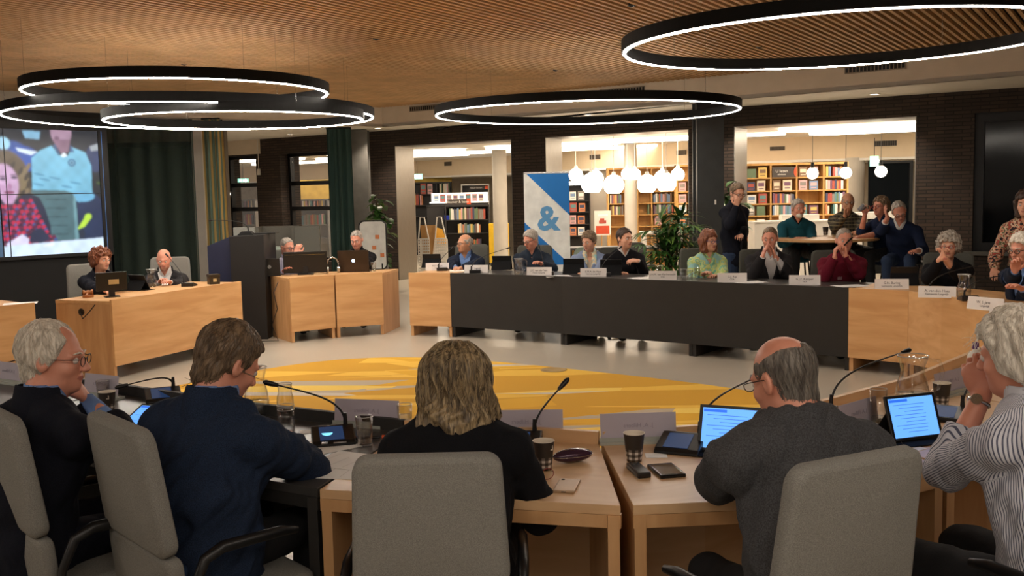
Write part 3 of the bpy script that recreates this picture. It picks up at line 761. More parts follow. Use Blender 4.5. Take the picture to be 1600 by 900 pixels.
# ------------------------------------------------------------------ chairs
def make_chair(m=CHF):
    t = thing('conference_chair', 'x', 'chair'); rc = Matrix.Rotation(.13, 4, 'X')
    up_ = pillow(.50, .455, .41, .055, .05, .25); xf(up_, Matrix.Translation((0, -.252, .645)) @ rc); up_.build('backrest', m, t)
    lo_ = pillow(.505, .505, .30, .05, .03, .25); xf(lo_, Matrix.Translation((0, -.222, .345)) @ Matrix.Rotation(.09, 4, 'X')); lo_.build('lower_back', m, t)
    se = pillow(.50, .50, .48, .085, .06, 0); xf(se, Matrix.Translation((0, -.22, .435)) @ Matrix.Rotation(-PI/2, 4, 'X') @ Matrix.Rotation(PI, 4, 'Z')); se.build('seat', m, t)
    for s in (-1, 1):
        b = MB(); b.tube([(.255*s, -.215, .40), (.285*s, -.20, .55), (.29*s, -.16, .64), (.29*s, -.10, .665), (.29*s, .10, .665), (.288*s, .16, .655)], [.013, .014, .018, .02, .018, .012], 10); b.build('armrest', BLK, t)
    b = MB(); b.cyl((0, 0, .06), (0, 0, .37), .03, n=16); b.box((0, 0, .375), (.22, .2, .02)); b.build('pedestal', BLKM, t)
    for k in range(4):
        a = PI/4+k*PI/2; b = MB(); b.tube([(.03*math.cos(a), .03*math.sin(a), .075), (.18*math.cos(a), .18*math.sin(a), .055), (.31*math.cos(a), .31*math.sin(a), .03)], [.022, .017, .013], 8); b.cyl((.30*math.cos(a), .30*math.sin(a), 0), (.30*math.cos(a), .30*math.sin(a), .03), .022, n=12); b.build('leg', BLKM, t)
    return t
proto = make_chair()
proto_used = False
PRO = {}
def chair(label, x, y, face, group='grey high-back chairs around the ring', s=1., w=1., dark=False):
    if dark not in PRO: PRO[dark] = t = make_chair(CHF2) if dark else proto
    else: t = copy_tree(PRO[dark])
    t.matrix_basis = Matrix.Translation((x, y, 0)) @ Matrix.Rotation(math.radians(face), 4, 'Z') @ Matrix.Diagonal((w, 1, s, 1))
    t['label'] = label; t['group'] = group; return t
# near chairs
chair('grey high-back chair right behind the blonde woman', -.245, 2.97, 0, s=.97, w=.90)
chair('grey high-back chair of the man in the navy jacket, seen at the left', -1.03, 3.26, -48)
chair('grey high-back chair cut by the left edge, of the white-haired man', -1.52, 3.47, -48)
chair('grey high-back chair at the lower right, of the man in the tweed jacket', .735, 2.72, 26, s=1.0, w=.95)
chair('grey chair under the man in the striped shirt, at the right edge', 1.62, 2.72, 25)
# ------------------------------------------------------------------ library seen through the openings
PANEL = emission('ceiling_panel_light', (1.0, .87, .70), LIB_POWER)
def light_panel(x, y, l, w, rz, label):
    t = thing('ceiling_light', label, 'light', (x, y, LIBZ), rz, 'long glowing ceiling panels in the library'); b = MB(); n = 10
    pts = [(l/2-w/2+w/2*math.cos(a), w/2*math.sin(a)) for a in np.linspace(-PI/2, PI/2, n)]+[(-l/2+w/2+w/2*math.cos(a), w/2*math.sin(a)) for a in np.linspace(PI/2, 3*PI/2, n)]
    b.prism(pts, -.05, -.004); b.build('diffuser', PANEL, t); b = MB(); b.prism([(p[0]*1.0, p[1]*1.02) for p in pts], -.004, -.001); b.build('housing', WHITE, t)
LPX = [((-6.6, 26.0), 3.2, .45, -.5), ((-6.0, 28.2), 3.2, .45, -.5), ((-2.6, 22.8), 3.4, .5, -.3), ((-3.0, 25.4), 4.2, .5, -.3), ((-1.3, 24.0), 3.0, .5, -.3), ((.9, 21.2), 3.0, .9, -.4), ((2.2, 23.0), 3.0, .6, -.4), ((3.1, 19.6), 2.6, .8, -.4),
       ((5.9, 17.0), 2.6, .9, -.5), ((7.0, 18.2), 3.0, .8, -.5), ((4.3, 18.9), 1.8, .4, -.4), ((8.4, 16.4), 2.6, .9, -.5)]
where = ['left window', 'left window, farther back', 'first opening, nearest', 'first opening, farthest left', 'first opening, behind the round column', 'second opening, nearest', 'second opening, farther back', 'second opening, right end', 'third opening, above the pendant bulbs', 'third opening, farther right', 'third opening, small at the left', 'third opening, right end']
for (p, l, w, a), lb in zip(LPX, where): light_panel(p[0], p[1], l, w, a, 'long glowing ceiling panel seen in the '+lb)
def vent_lib(px0, py0, px1, py1, lb):
    for (a, c) in zip(LP, LP[1:]):
        a, c = Vector(a), Vector(c); d = ray((px0+px1)/2, (py0+py1)/2); e = c-a; den = d.x*e.y-d.y*e.x
        t = (a.x*e.y-a.y*e.x)/den; s_ = (a.x*d.y-a.y*d.x)/den
        if 0 <= s_ <= 1:
            p = Vector((d.x*t, d.y*t, H+d.z*t)); w = (px1-px0)/F*p.y*1.08; h = (py1-py0)/F*p.y
            o = thing('wall_vent', lb, 'vent', tuple(p), math.atan2(e.y, e.x), 'dark air grilles on the library bulkhead')
            b = MB(); b.bx((-w/2, -.02, -h/2), (w/2, -.001, h/2)); b.build('backing', BLKM, o)
            b = MB(); n = 12
            for k in range(n+1): b.bx((-w/2+k*w/n-.008, -.03, -h/2), (-w/2+k*w/n+.008, -.02, h/2))
            b.build('grille', mat('lib_vent', srgb(88, 78, 66), .6), o)
vent_lib(694, 253, 707, 259, 'dark air grille seen in the first opening'); vent_lib(920, 242, 941, 249, 'dark air grille seen left in the second opening'); vent_lib(1057, 235, 1074, 242, 'dark air grille seen right in the second opening')
vent_lib(1205, 229, 1225, 235, 'dark air grille seen left in the third opening'); vent_lib(1369, 220, 1398, 228, 'dark air grille seen right in the third opening')
column(768, 791, 236, 23.1, CONC, 'round concrete column seen in the first opening', LIBZ-.01, True)
column(976, 996, 225, 21.6, CONC, 'round concrete column behind the globe lamps', LIBZ-.01, True)
o = column(1318, 1357, 250, 20.2, CONC, 'broad concrete column behind the seated onlookers', SOFZ+.01, True)
o = column(921, 950, 262, 24.0, CONC, 'square concrete pier behind the left globe lamps', SOFZ, False)
# exit signs
def sign_exit(px, py, y, w=.28, h=.14, lb=''):
    p = on_y(px, py, y); t = thing('exit_sign', lb, 'sign', tuple(p)); b = MB(); b.bx((-w/2, -.02, -h/2), (w/2, .02, h/2)); b.build('sign_face', emission('exit_green', (.30, .72, .55), 1.2), t)
    b = MB(); b.bx((-w*.34, -.024, -h*.30), (-w*.12, -.0205, h*.34)); b.extr([(.0, -.025), (.06, -.025), (.06, -.05), (.11, 0), (.06, .05), (.06, .025), (0, .025)], ((1, 0, 0), (0, 0, 1), (0, -.0035, 0), (0, -.0205, 0)), 1); b.build('pictogram', emission('exit_white', (.9, 1, .95), 2.0), t)
    b = MB(); b.cyl((0, 0, h/2), (0, 0, h/2+.35), .006, n=6); b.build('rod', BLKM, t)
sign_exit(652, 276, 26.5, lb='green exit sign in the first opening'); sign_exit(1366, 252, 19.3, .16, .2, lb='green exit sign in the third opening'); sign_exit(380, 282, 23.5, .25, .09, lb='green exit sign in the far left window')

# books
rs = random.Random(3)
SPINES = [mat('spine_%s' % n, srgb(*c), .6, var=.05) for n, c in dict(red=(176, 84, 70), cream=(222, 206, 180), navy=(70, 74, 100), teal=(96, 136, 138), yellow=(222, 186, 104), orange=(206, 132, 88), grey=(140, 132, 126), white=(232, 226, 216), plum=(122, 86, 108), green=(108, 128, 98), brown=(134, 104, 82), pink=(220, 168, 168), blue=(122, 146, 178)).items()]
BOOKN = [0]; PAGES = mat('book_pages', srgb(226, 216, 196), .8, var=.03)
def book_proto(mi, face):
    t = thing('book', 'x', 'book'); b = MB()
    if face:
        b.box((0, 0, .5), (1, .22, 1)); b.build('cover', SPINES[mi], t)
        b = MB(); b.box((0, -.115, .62), (.72, .01, .36)); b.box((0, -.115, .22), (.6, .01, .08)); b.build('cover_print', SPINES[(mi*5+3) % 13], t)
    else:
        b.box((0, -.49, .5), (1, .02, 1)); b.box((-.46, 0, .5), (.08, 1, 1)); b.box((.46, 0, .5), (.08, 1, 1)); b.build('cover', SPINES[mi], t)
        b = MB(); b.box((0, .01, .485), (.84, .96, .93)); b.build('page_block', PAGES, t)
    return t
PROTOS = {}
def put_book(x, y, z, w, d, h, face, label, group, rz=0., lean=0., mi=None):
    if BOOKN[0] >= 299: return
    BOOKN[0] += 1
    mi = rs.randrange(13) if mi is None else mi; k = (mi, face)
    if k not in PROTOS: PROTOS[k] = book_proto(*k); t = PROTOS[k]
    else: t = copy_tree(PROTOS[k])
    t.matrix_basis = Matrix.Translation((x, y, z)) @ Matrix.Rotation(rz, 4, 'Z') @ Matrix.Rotation(lean, 4, 'Y') @ Matrix.Diagonal((w, d, h, 1))
    t['label'] = label; t['group'] = group
CNAMES = 'red cream navy teal yellow orange grey white plum green brown pink blue'.split()
ORD = 'first second third fourth fifth sixth seventh eighth ninth tenth eleventh twelfth thirteenth fourteenth fifteenth sixteenth seventeenth eighteenth nineteenth twentieth twenty-first twenty-second twenty-third twenty-fourth twenty-fifth'.split()
def row(t, x0, x1, z, y, face, label, group, h=.22, pal=None, fill=1., maxn=99):
    """t: bookcase empty (axes along X); books standing on z between x0 and x1 (world), front edge at y"""
    x = x0+.01; n = 0; rz = t[1]
    while x < x1-.04 and n < maxn:
        w = rs.uniform(.14, .17) if face else rs.uniform(.030, .048); hh = h*rs.uniform(.82, 1.0)
        if x+w > x1: break
        if not face and rs.random() < .06: x += w; continue
        mi = rs.choice(pal) if pal else rs.randrange(13); kind, where_ = label.split(' ', 1)
        lb = '%s %s, %s from left, %s' % (CNAMES[mi], kind, ORD[min(n, 24)], where_)
        if face: put_book(x+w/2, y+.05, z, w, .03/.22, hh*1.0, True, lb, group, 0, 0, mi)
        else: put_book(x+w/2, y+.09, z, w*.94, .16, hh, False, lb, group, 0, 0, mi)
        x += w*(1.28 if face else 1.04); n += 1
def case(label, px0, px1, pyt, y, m, cols, shelves, depth=.30, base=0., back=None, group=None, top=None):
    """a bookcase facing the camera: cols and shelves are pixel lines of the uprights and shelf boards"""
    X = lambda px: on_y(px, pyt, y).x
    x0, x1 = X(px0), X(px1); zt = on_y((px0+px1)/2, pyt, y).z
    t = thing('bookcase', label, 'bookcase', ((x0+x1)/2, y+depth/2, 0), 0, group); ox, oy = (x0+x1)/2, y+depth/2
    b = MB(); th = .03
    b.bx((x0-ox, depth/2-.015, base), (x1-ox, depth/2, zt)); b.build('back_panel', back or m, t)
    for px in [px0]+list(cols)+[px1]:
        x = X(px)-ox; x = min(max(x, x0-ox+th/2), x1-ox-th/2); b = MB(); b.bx((x-th/2, -depth/2, base), (x+th/2, depth/2-.015, zt)); b.build('upright', m, t)
    b = MB(); b.bx((x0-ox, -depth/2-.004, zt-th), (x1-ox, depth/2, zt+.01)); b.build('top_board', m, t); b = MB(); b.bx((x0-ox, -depth/2, base), (x1-ox, depth/2-.015, base+.08)); b.build('plinth', m, t)
    zs = []
    for py in shelves:
        z = on_y((px0+px1)/2, py, y).z; zs.append(z); b = MB(); b.bx((x0-ox+.016, -depth/2+.006, z-.024), (x1-ox-.016, depth/2-.016, z)); b.build('shelf', m, t)
    return t, X, zs, y
BLS = mat('shelf_black', srgb(38, 36, 36), .55)
# black bookcase in the first opening
t, X, zs, y = case('black bookcase with two rows of books in the first opening', 695, 764, 321, 24.4, BLS, (), (343, 364, 386), .34)
row((t, 0), X(701), X(760), zs[0], y-.0, False, 'book upper shelf of black bookcase in first opening', 'books on the upper shelf of the black bookcase', .30)
row((t, 0), X(714), X(752), zs[1], y-.0, False, 'book second shelf of black bookcase in first opening', 'books on the second shelf of the black bookcase', .24)
row((t, 0), X(738), X(757), zs[2], y-.0, False, 'book lowest visible shelf of the black bookcase', 'books low in the black bookcase', .20, maxn=5)
p = on_y(696, 343, 24.5); o = thing('book_bin', 'small bright blue box at the left end of a black shelf', 'box', (p.x+.08, 24.55, zs[0])); b = MB(); b.bx((-.10, -.1, 0), (.07, .1, .10)); b.bx((-.11, -.11, .09), (.08, .11, .105)); b.build('tray', mat('bin_blue', srgb(30, 60, 190), .5), o)
p0, p1 = on_y(697, 313, 24.2), on_y(735, 313, 24.2)
o = thing('shelf_sign', 'dark category sign on top of the black bookcase in the first opening', 'sign', ((p0.x+p1.x)/2, 24.45, on_y(700, 321, 24.2).z+.012)); w = p1.x-p0.x
b = MB(); b.bx((-w/2, -.01, 0), (w/2, .01, .135)); b.build('board', mat('sign_dark', srgb(70, 62, 58), .6), o)
b = MB(); b.bx((w/2-.10, -.012, .0), (w/2, -.0105, .135)); b.build('orange_end', mat('sign_orange', srgb(226, 84, 44), .6), o)
text_obj('lettering', 'Nieuwer & lezen', .085, WHITE, o, Matrix.Translation((-.04, -.0125, .068)) @ Matrix.Rotation(PI/2, 4, 'X'))
# closed black end panel left of it
b = MB(); x0, x1 = on_y(667, 330, 24.6).x, on_y(694, 330, 24.6).x; b.bx((0, 0, 0), (x1-x0, .3, on_y(680, 323, 24.6).z)); b.bx((-.01, -.01, on_y(680, 323, 24.6).z), (x1-x0+.01, .31, on_y(680, 323, 24.6).z+.02))
o = b.build('cupboard', BLS); place(o, (x0, 24.6, 0)); tag(o, 'plain black cupboard between the steel jamb and the black bookcase', 'cupboard')
# far black bookcase with red books
t, X, zs, y = case('tall black bookcase far back left in the first opening', 640, 705, 285, 29.2, BLS, (682,), (303, 320, 338), .3)
row((t, 0), X(656), X(678), zs[0], y, True, 'book facing out on the far black bookcase', 'bright books on the far black bookcase', .33, pal=[0, 5, 11, 7])
row((t, 0), X(686), X(704), zs[0], y, False, 'book top right on the far black bookcase', 'thin books top right on the far black bookcase', .33, pal=[7, 1, 11, 9])
row((t, 0), X(642), X(660), zs[1], y, False, 'book low on the far black bookcase', 'yellow and red books on the far black bookcase', .33, pal=[4, 5, 0, 11])
b = MB(); q0, q1 = on_y(630, 275, 29.6), on_y(706, 286, 29.6); b.bx((q0.x, 29.6, 0), (q1.x, 29.7, SOFZ)); struct(b.build('wall_back', mat('wall_yellow', srgb(206, 170, 80), .8)))
# white display gondola with pale stacks
def gondola(lb, px0, px1, pyt, pyb, y):
    a, c = on_y(px0, pyt, y), on_y(px1, pyb, y); w = c.x-a.x; t = thing('display_table', lb, 'display', ((a.x+c.x)/2, y+.3, 0))
    b = MB(); b.bx((-w/2, -.3, .0), (w/2, .3, c.z)); b.build('plinth', BLS, t)
    b = MB(); b.bx((-w/2-.02, -.32, c.z), (w/2+.02, .32, c.z+.03)); b.bx((-w/2, .1, c.z+.03), (w/2, .13, a.z)); b.build('white_top', emission('glowing_shelf', (1, .95, .88), .8), t)  # white top is no lamp; its brightness is put into the material
    k = int(w/.16)
    return t, a, c
t_, a, c = gondola('long white glowing display behind the black bookcase', 672, 762, 302, 316, 26.4)
for k in range(8):
    put_book(a.x+.15+k*.17, 26.55, c.z+.03, .14, .14, .20, True, '%s book facing out, %s from left on the long white display' % (['white', 'cream', 'pink', 'red'][(k*3) % 4], ORD[k]), 'pale books on the white display', 0, 0, [7, 1, 11, 0][(k*3) % 4])
t, X, zs, y = case('white and dark bookcase between grey posts in the first opening', 720, 764, 288, 28.4, MATS['white_paint'], (), (302, 313), .3, back=BLS)
o = thing('shelf_sign', 'dark sign above the white bookcase far back in the first opening', 'sign', (on_y(744, 295, 28.2).x, 28.2, on_y(744, 296, 28.2).z)); b = MB(); b.bx((-.2, -.01, 0), (.25, .01, .09)); b.build('board', MATS['sign_dark'], o); b = MB(); b.bx((.25, -.01, 0), (.34, .01, .09)); b.build('orange_end', MATS['sign_orange'], o)
text_obj('lettering', 'Nieuw binnen', .06, WHITE, o, Matrix.Translation((.0, -.0125, .045)) @ Matrix.Rotation(PI/2, 4, 'X'))
# yellow cupboard behind the column
a, c = on_y(763.5, 350, 23.9), on_y(796, 405, 23.9); b = MB(); w = c.x-a.x
t = thing('yellow_cabinet', 'bright yellow cabinet behind the round concrete column', 'cabinet', ((a.x+c.x)/2, 24.1, 0)); b.bx((-w/2, -.2, .08), (w/2, .2, a.z)); b.build('body', mat('cabinet_yellow', srgb(242, 200, 40), .5), t, bevel=.006)
for s in (-1, 1): d = MB(); d.bx((-w/2+.02 if s < 0 else .005, -.215, .12), (-.005 if s < 0 else w/2-.02, -.2005, a.z-.04)); q = d.build('door', MATS['cabinet_yellow'], t); h = MB(); h.cyl((.04*s, -.225, .6), (.04*s, -.225, .72), .008, n=8); h.build('handle', CHROME, q)
b = MB(); b.bx((-w/2+.03, -.17, 0), (w/2-.03, .17, .08)); b.build('plinth', BLS, t)
# perforated white magazine stand
a, c = on_y(652, 340, 22.0), on_y(699, 425, 22.0); zt = a.z; w = (c.x-a.x)
t = thing('display_stand', 'white perforated stand with brown cardboard boards inside the first opening', 'stand', ((a.x+c.x)/2, 22.2, 0)); PW = mat('perforated_white', srgb(218, 214, 206), .5)
for s, x0, x1 in ((-1, -w/2, -w/2+.25), (1, w/2-.26, w/2)):
    b = MB(); zt2 = zt*.62; n, mrows = 6, 12; cw, ch = (x1-x0)/n, zt2/mrows
    for k in range(n+1): b.bx((x0+k*cw-.008, -.2, 0), (x0+k*cw+.008, -.185, zt2))
    for k in range(mrows+1): b.bx((x0, -.2, max(0, k*ch-.016)), (x1, -.185, k*ch+.016))
    b.build('perforated_panel', PW, t)
    b = MB(); b.tube([(x0+.01, -.19, zt2), ((x0*.75+x1*.25), -.19, zt), ((x0*.4+x1*.6), -.19, zt), (x1-.01, -.19, zt2)], .014, 8); b.build('handle_frame', PW, t)
KR = mat('cardboard', srgb(176, 134, 84), .85)
b = MB(); b.extr([(-.13, .30), (.05, .30), (.16, 1.08), (-.20, 1.08)], ((1, 0, 0), (0, 0, 1), (0, -1, 0), (-.07, -.13, 0)), .02); b.build('tilted_board', KR, t)
b = MB(); b.bx((.10, -.10, .62), (.30, .05, .74)); b.extr([(.05, .74), (.30, .74), (.22, .98), (.10, 1.02)], ((1, 0, 0), (0, 0, 1), (0, -1, 0), (0, -.02, 0)), .02); b.build('yellow_folder', mat('folder_yellow', srgb(236, 178, 66), .7), t)
b = MB(); b.bx((-w/2, -.2, .0), (w/2, .25, .03)); b.bx((-w/2, .235, 0), (w/2, .25, zt*.6)); b.build('frame', PW, t)
for px, z in ((664, .95), (670, .8), (672, .7), (676, .55), (678, .48)): pass
# second opening: dark display with face-out magazines at the left
t, X, zs, y = case('dark magazine rack left in the second opening', 887, 922, 287, 23.6, BLS, (), (313, 331, 350, 368), .3)
for k in range(4):
    lb = ['top', 'second', 'third', 'fourth'][k]
    row((t, 0), X(889), X(921), zs[k]+.0, y-.0, True, 'magazine facing out, %s ledge of the dark rack' % lb, 'magazines on the %s ledge of the dark rack' % lb, .24, pal=[0, 11, 7, 1, 5] if k else [7, 8, 6])
b = MB(); q0, q1 = on_y(887, 284, 23.7), on_y(922, 289, 23.7); b.bx((q0.x, 23.55, q1.z), (q1.x, 23.62, q0.z)); o = b.build('light_bar', emission('rack_light', (1, .92, .8), 5)); o.parent = t; o.matrix_basis = t.matrix_basis.inverted()
# poster on an easel
a, c = on_y(930, 331, 20.4), on_y(953, 366, 20.4); w, h = c.x-a.x, a.z-c.z
t = thing('poster_stand', 'framed red and white poster standing left of the young man', 'poster', ((a.x+c.x)/2, 20.4, 0)); zc = c.z
b = MB(); b.bx((-w/2-.02, -.01, zc-.02), (w/2+.02, .012, a.z+.02)); b.build('frame', WHITE, t)
b = MB(); b.bx((-w/2+.01, -.014, zc+.01), (w/2-.01, -.0105, zc+h*.38)); b.build('red_field', mat('poster_red', srgb(206, 74, 40), .6), t)
b = MB(); b.box((0, -.0125, zc+h*.55), (w*.5, .003, h*.14)); b.box((-w*.03, -.0125, zc+h*.66), (w*.30, .003, h*.10)); b.build('picture', mat('poster_brick', srgb(190, 84, 66), .6), t)
b = MB(); b.box((w*.02, -.0125, zc+h*.84), (w*.7, .003, h*.10)); b.build('white_field', PAPER, t)
b = MB(); b.tube([(0, .012, a.z), (0, .5, 0)], .012, 8); b.tube([(-w/2, 0, zc), (-w/2-.03, -.03, 0)], .012, 8); b.tube([(w/2, 0, zc), (w/2+.03, -.03, 0)], .012, 8); b.build('easel_leg', SHELFW, t)
# oak bookcase in the second opening
t, X, zs, y = case('oak bookcase behind the globe lamps in the second opening', 949, 1056, 262, 22.2, SHELFW, (996, 1018), (280, 299, 317, 335, 353), .3)
for k, r_ in ((2, 'third'), (3, 'fourth')):
    row((t, 0), X(952), X(975), zs[k], y, False, 'book left part of %s shelf behind the globe lamps' % r_, 'books left on the %s shelf behind the globe lamps' % r_, .22)
    row((t, 0), X(1020), X(1053), zs[k], y, False, 'book right part of %s shelf behind the globe lamps' % r_, 'books right on the %s shelf behind the globe lamps' % r_, .22)
row((t, 0), X(1011), X(1017), zs[3], y, False, 'book beside the dark gap behind the globe lamps', 'few books beside the dark gap', .22)
row((t, 0), X(1022), X(1036), zs[4], y, True, 'book facing out low behind the globe lamps', 'pink books low behind the globe lamps', .24, pal=[11])
t, X, zs, y = case('oak bookcase with face-out books beside the steel column', 1057, 1090, 258, 21.0, SHELFW, (), (281, 299, 317, 335, 354), .3)
for k in (1, 2, 3, 4): row((t, 0), X(1060), X(1089), zs[k], y, True, 'book facing out on the %s shelf beside the steel column' % ['top', 'second', 'third', 'fourth', 'fifth'][k], 'books facing out beside the steel column', .20, maxn=2)
# oak bookcase in the third opening
t, X, zs, y = case('large oak bookcase with face-out books in the third opening', 1164, 1326, 255, 18.7, SHELFW, (1204.5, 1245, 1287.5), (276.5, 297, 317, 335.5, 356, 376), .3)
FO = 'book facing out, {r} row, {c} column of large oak bookcase'; SP = 'book spine out, {r} row, {c} column of large oak bookcase'
R6 = ['top', 'second', 'third', 'fourth', 'fifth', 'sixth']; C4 = ['first', 'second', 'third', 'fourth']; CX = [(1167, 1203), (1207, 1243), (1248, 1286), (1290, 1324)]
plan = {(0, 0): 1, (0, 1): 1, (0, 2): 1, (0, 3): 1, (0, 4): 1, (0, 5): 1, (1, 1): 1, (1, 2): 0, (1, 3): 0, (2, 0): 1, (2, 1): 1, (2, 3): 1, (3, 0): 0, (3, 1): 0, (3, 2): 0, (3, 3): 0}
for (cx, rr), fo_ in plan.items():
    s_ = dict(r=R6[rr], c=C4[cx]); row((t, 0), X(CX[cx][0]), X(CX[cx][1]), zs[rr], y-.02 if fo_ else y, bool(fo_), (FO if fo_ else SP).format(**s_), 'books in the %s row of the %s column of the large oak bookcase' % (s_['r'], s_['c']), .20 if fo_ else .19, maxn=99 if fo_ else 11)
o = thing('shelf_sign', 'dark sign with white lettering and an orange disc in the oak bookcase', 'sign', (X(1225), y-.02, zs[0])); w = X(1244)-X(1206)
b = MB(); b.bx((-w/2, -.01, 0), (w/2, .01, .19)); b.build('board', MATS['sign_dark'], o)
b = MB(); b.extr([(.07*math.cos(a)*.7 if math.cos(a) < 0 else 0, .09*math.sin(a)) for a in np.linspace(PI/2, 3*PI/2, 16)], ((1, 0, 0), (0, 0, 1), (0, -1, 0), (w/2, -.011, .095)), .003); b.build('orange_disc', MATS['sign_orange'], o)
text_obj('lettering', 'U lezen', .075, WHITE, o, Matrix.Translation((-.05, -.0125, .115)) @ Matrix.Rotation(PI/2, 4, 'X')); text_obj('lettering', 'adviezen', .045, WHITE, o, Matrix.Translation((-.05, -.0125, .055)) @ Matrix.Rotation(PI/2, 4, 'X'))
# low white counter behind the onlookers
a, c = on_y(1186, 347, 16.9), on_y(1440, 347, 16.9); zt = on_y(1190, 347, 16.9).z
b = MB(); b.bx((0, 0, 0), (c.x-a.x-.9, .5, zt-.03)); b.bx((-.01, -.01, zt-.03), (c.x-a.x-.89, .51, zt)); b.bx((.5, .1, zt), (1.15, .3, zt+.10)); b.bx((1.75, .1, zt), (2.5, .3, zt+.12)); o = b.build('counter', WHITE, bevel=.004); place(o, (a.x, 17.2, 0)); tag(o, 'low white counter in the third opening behind the seated onlookers', 'counter')
# dark doorway with night beyond at the right of the third opening
a, c = on_y(1357, 256, 19.6), on_y(1420, 256, 19.6); b = MB(); b.bx((a.x, 19.58, 0), (c.x, 19.62, a.z)); struct(b.build('door_1', NIGHT)); b = MB(); b.bx((c.x, 19.55, 0), (c.x+.07, 19.65, a.z)); b.bx((a.x, 19.55, a.z), (c.x+.07, 19.65, a.z+.05)); struct(b.build('trim_8', BLKM))
# left-window shelving
for lb, px0, px1, yy in (('grey bookcase seen in the left window above the booth', 440, 512, 24.6), ('grey bookcase seen in the window beside the striped curtain', 350, 398, 25.0)):
    t, X, zs, y = case(lb, px0, px1, 312, yy, mat('shelf_grey', srgb(128, 124, 120), .6), (466,) if px0 > 400 else (372,), (328, 351, 372), .3, back=MATS['white_paint'])
    wn = 'left window' if px0 > 400 else 'window beside the striped curtain'
    for k, r_ in ((0, 'upper'), (1, 'lower')):
        row((t, 0), X(px0+3), X(px0+24), zs[k], y, True, 'booklet %s shelf in the %s' % (r_, wn), 'pale items on the %s shelf in the %s' % (r_, wn), .22, pal=[7, 1, 12])
        row((t, 0), X(px0+28), X(px1-3), zs[k], y, False, 'book %s shelf in the %s' % (r_, wn), 'books on the %s shelf in the %s' % (r_, wn), .26, maxn=18)
b = MB(); q0, q1 = on_y(440, 285, 26), on_y(520, 312, 26); b.bx((q0.x, 26, 0), (q1.x, 26.1, q0.z+.05)); o = b.build('screen_wall', MATS['wall_yellow']); o['kind'] = 'structure'; o.name = 'wall_back'

# pendant lamps
BULB = emission('lamp_globe', (1.0, .86, .68), 7.0)
def pendant(px, py, rpx, y, label, zc=LIBZ, bulb=False):
    p = on_y(px, py, y); r = rpx/F*y; t = thing('pendant_lamp', label, 'lamp', tuple(p), 0, 'bare round bulbs over the high table' if bulb else 'white globe lamps in the second opening')
    b = MB()
    if bulb: b.sphere((0, 0, 0), r, 24, 16)
    else: b.lathe([(r*math.sin(a), -r*math.cos(a)) for a in np.linspace(.62, PI-.1, 18)], n=28); b.lathe([(r*math.sin(.62), -r*math.cos(.62)), (.001, -r*math.cos(.62))], n=28)
    b.build('globe', BULB, t)
    b = MB(); b.cyl((0, 0, r*.88), (0, 0, r*1.0+(.09 if bulb else .05)), (.030 if bulb else .05), (.03 if bulb else .03), 16); b.build('socket', BLKM if bulb else WHITE, t)
    b = MB(); b.cyl((0, 0, r+.05), (0, 0, zc-p.z), .004 if bulb else .005, n=6); b.build('cord', BLK if bulb else PAPER, t)
    if bulb: b = MB(); b.cyl((0, 0, zc-p.z-.03), (0, 0, zc-p.z), .045, n=20); b.build('canopy', BLKM, t)
for px, py, r_, y, lb in ((900, 274, 11, 20.6, 'leftmost small globe lamp'), (925, 287, 17, 18.6, 'large globe lamp low at the left'), (930, 279, 13, 20.0, 'globe lamp just above the low left one'), (959, 289, 16, 18.4, 'large globe lamp left of the concrete column'), (980, 272, 9.5, 22.0-.6, 'small globe lamp left before the concrete column'), (992, 273, 9.5, 20.9, 'small globe lamp right before the concrete column'),
        (1011, 288, 15.5, 18.2, 'large globe lamp right of the concrete column'), (1035, 279, 13, 19.6, 'globe lamp upper of the right pair'), (1041, 286, 15.5, 18.1, 'large globe lamp of the right pair'), (1059, 273, 10.5, 19.2, 'rightmost small globe lamp')): pendant(px, py, r_, y, lb)
for px, py, lb in ((1269.5, 271, 'left bare bulb over the high table'), (1321.5, 270, 'middle bare bulb over the high table'), (1376.5, 268, 'right bare bulb over the high table')): pendant(px, py, 9, 17.3, lb, bulb=True)
pendant(359, 303, 7, 23.6, 'round glowing globe seen in the window beside the striped curtain')
# chairs and table in the library
def cafe_chair(x, y, rz, m, lb, h=.82):
    t = thing('cafe_chair', lb, 'chair', (x, y, 0), rz, 'shell chairs in the library'); b = pillow(.40, .36, .36, .03, .12, .8); xf(b, Matrix.Translation((0, -.20, h-.34)) @ Matrix.Rotation(.15, 4, 'X')); b.build('backrest', m, t)
    b = pillow(.42, .42, .40, .035, .12); xf(b, Matrix.Translation((0, -.2, .45)) @ Matrix.Rotation(-PI/2, 4, 'X') @ Matrix.Rotation(PI, 4, 'Z')); b.build('seat', m, t)
    for sx in (-1, 1):
        for sy in (-1, 1): b = MB(); b.cyl((.20*sx, .18*sy, 0), (.15*sx, .13*sy, .44), .012, n=8); b.build('leg', BLKM, t)
SHG = mat('shell_green', srgb(120, 136, 122), .5); SHD = mat('shell_dark', srgb(70, 66, 64), .5)
cafe_chair(on_y(903, 390, 16).x, 16.0, 2.6, SHG, 'green shell chair beside the banner, behind the woman with the scarf')
cafe_chair(on_y(905, 390, 18.2).x, 18.3, 2.0, SHD, 'dark shell chair farther behind the green one')
cafe_chair(on_y(1004, 380, 17).x, 17.2, 3.4, SHD, 'dark shell chair right behind the young man')
t = thing('long_table', 'long dark table behind the young man in the second opening', 'table', (on_y(960, 375, 17.8).x, 17.9, 0), -.2); b = MB(); b.bx((-.9, -.35, .70), (.9, .35, .74)); b.build('table_top', SHD, t)
for sx in (-1, 1): b = MB(); b.tube([(.7*sx, -.3, .70), (.7*sx, -.3, .02), (.7*sx, .3, .02), (.7*sx, .3, .70)], .02, 8); b.build('leg', mat('brass', srgb(176, 130, 50), .35, .8), t)
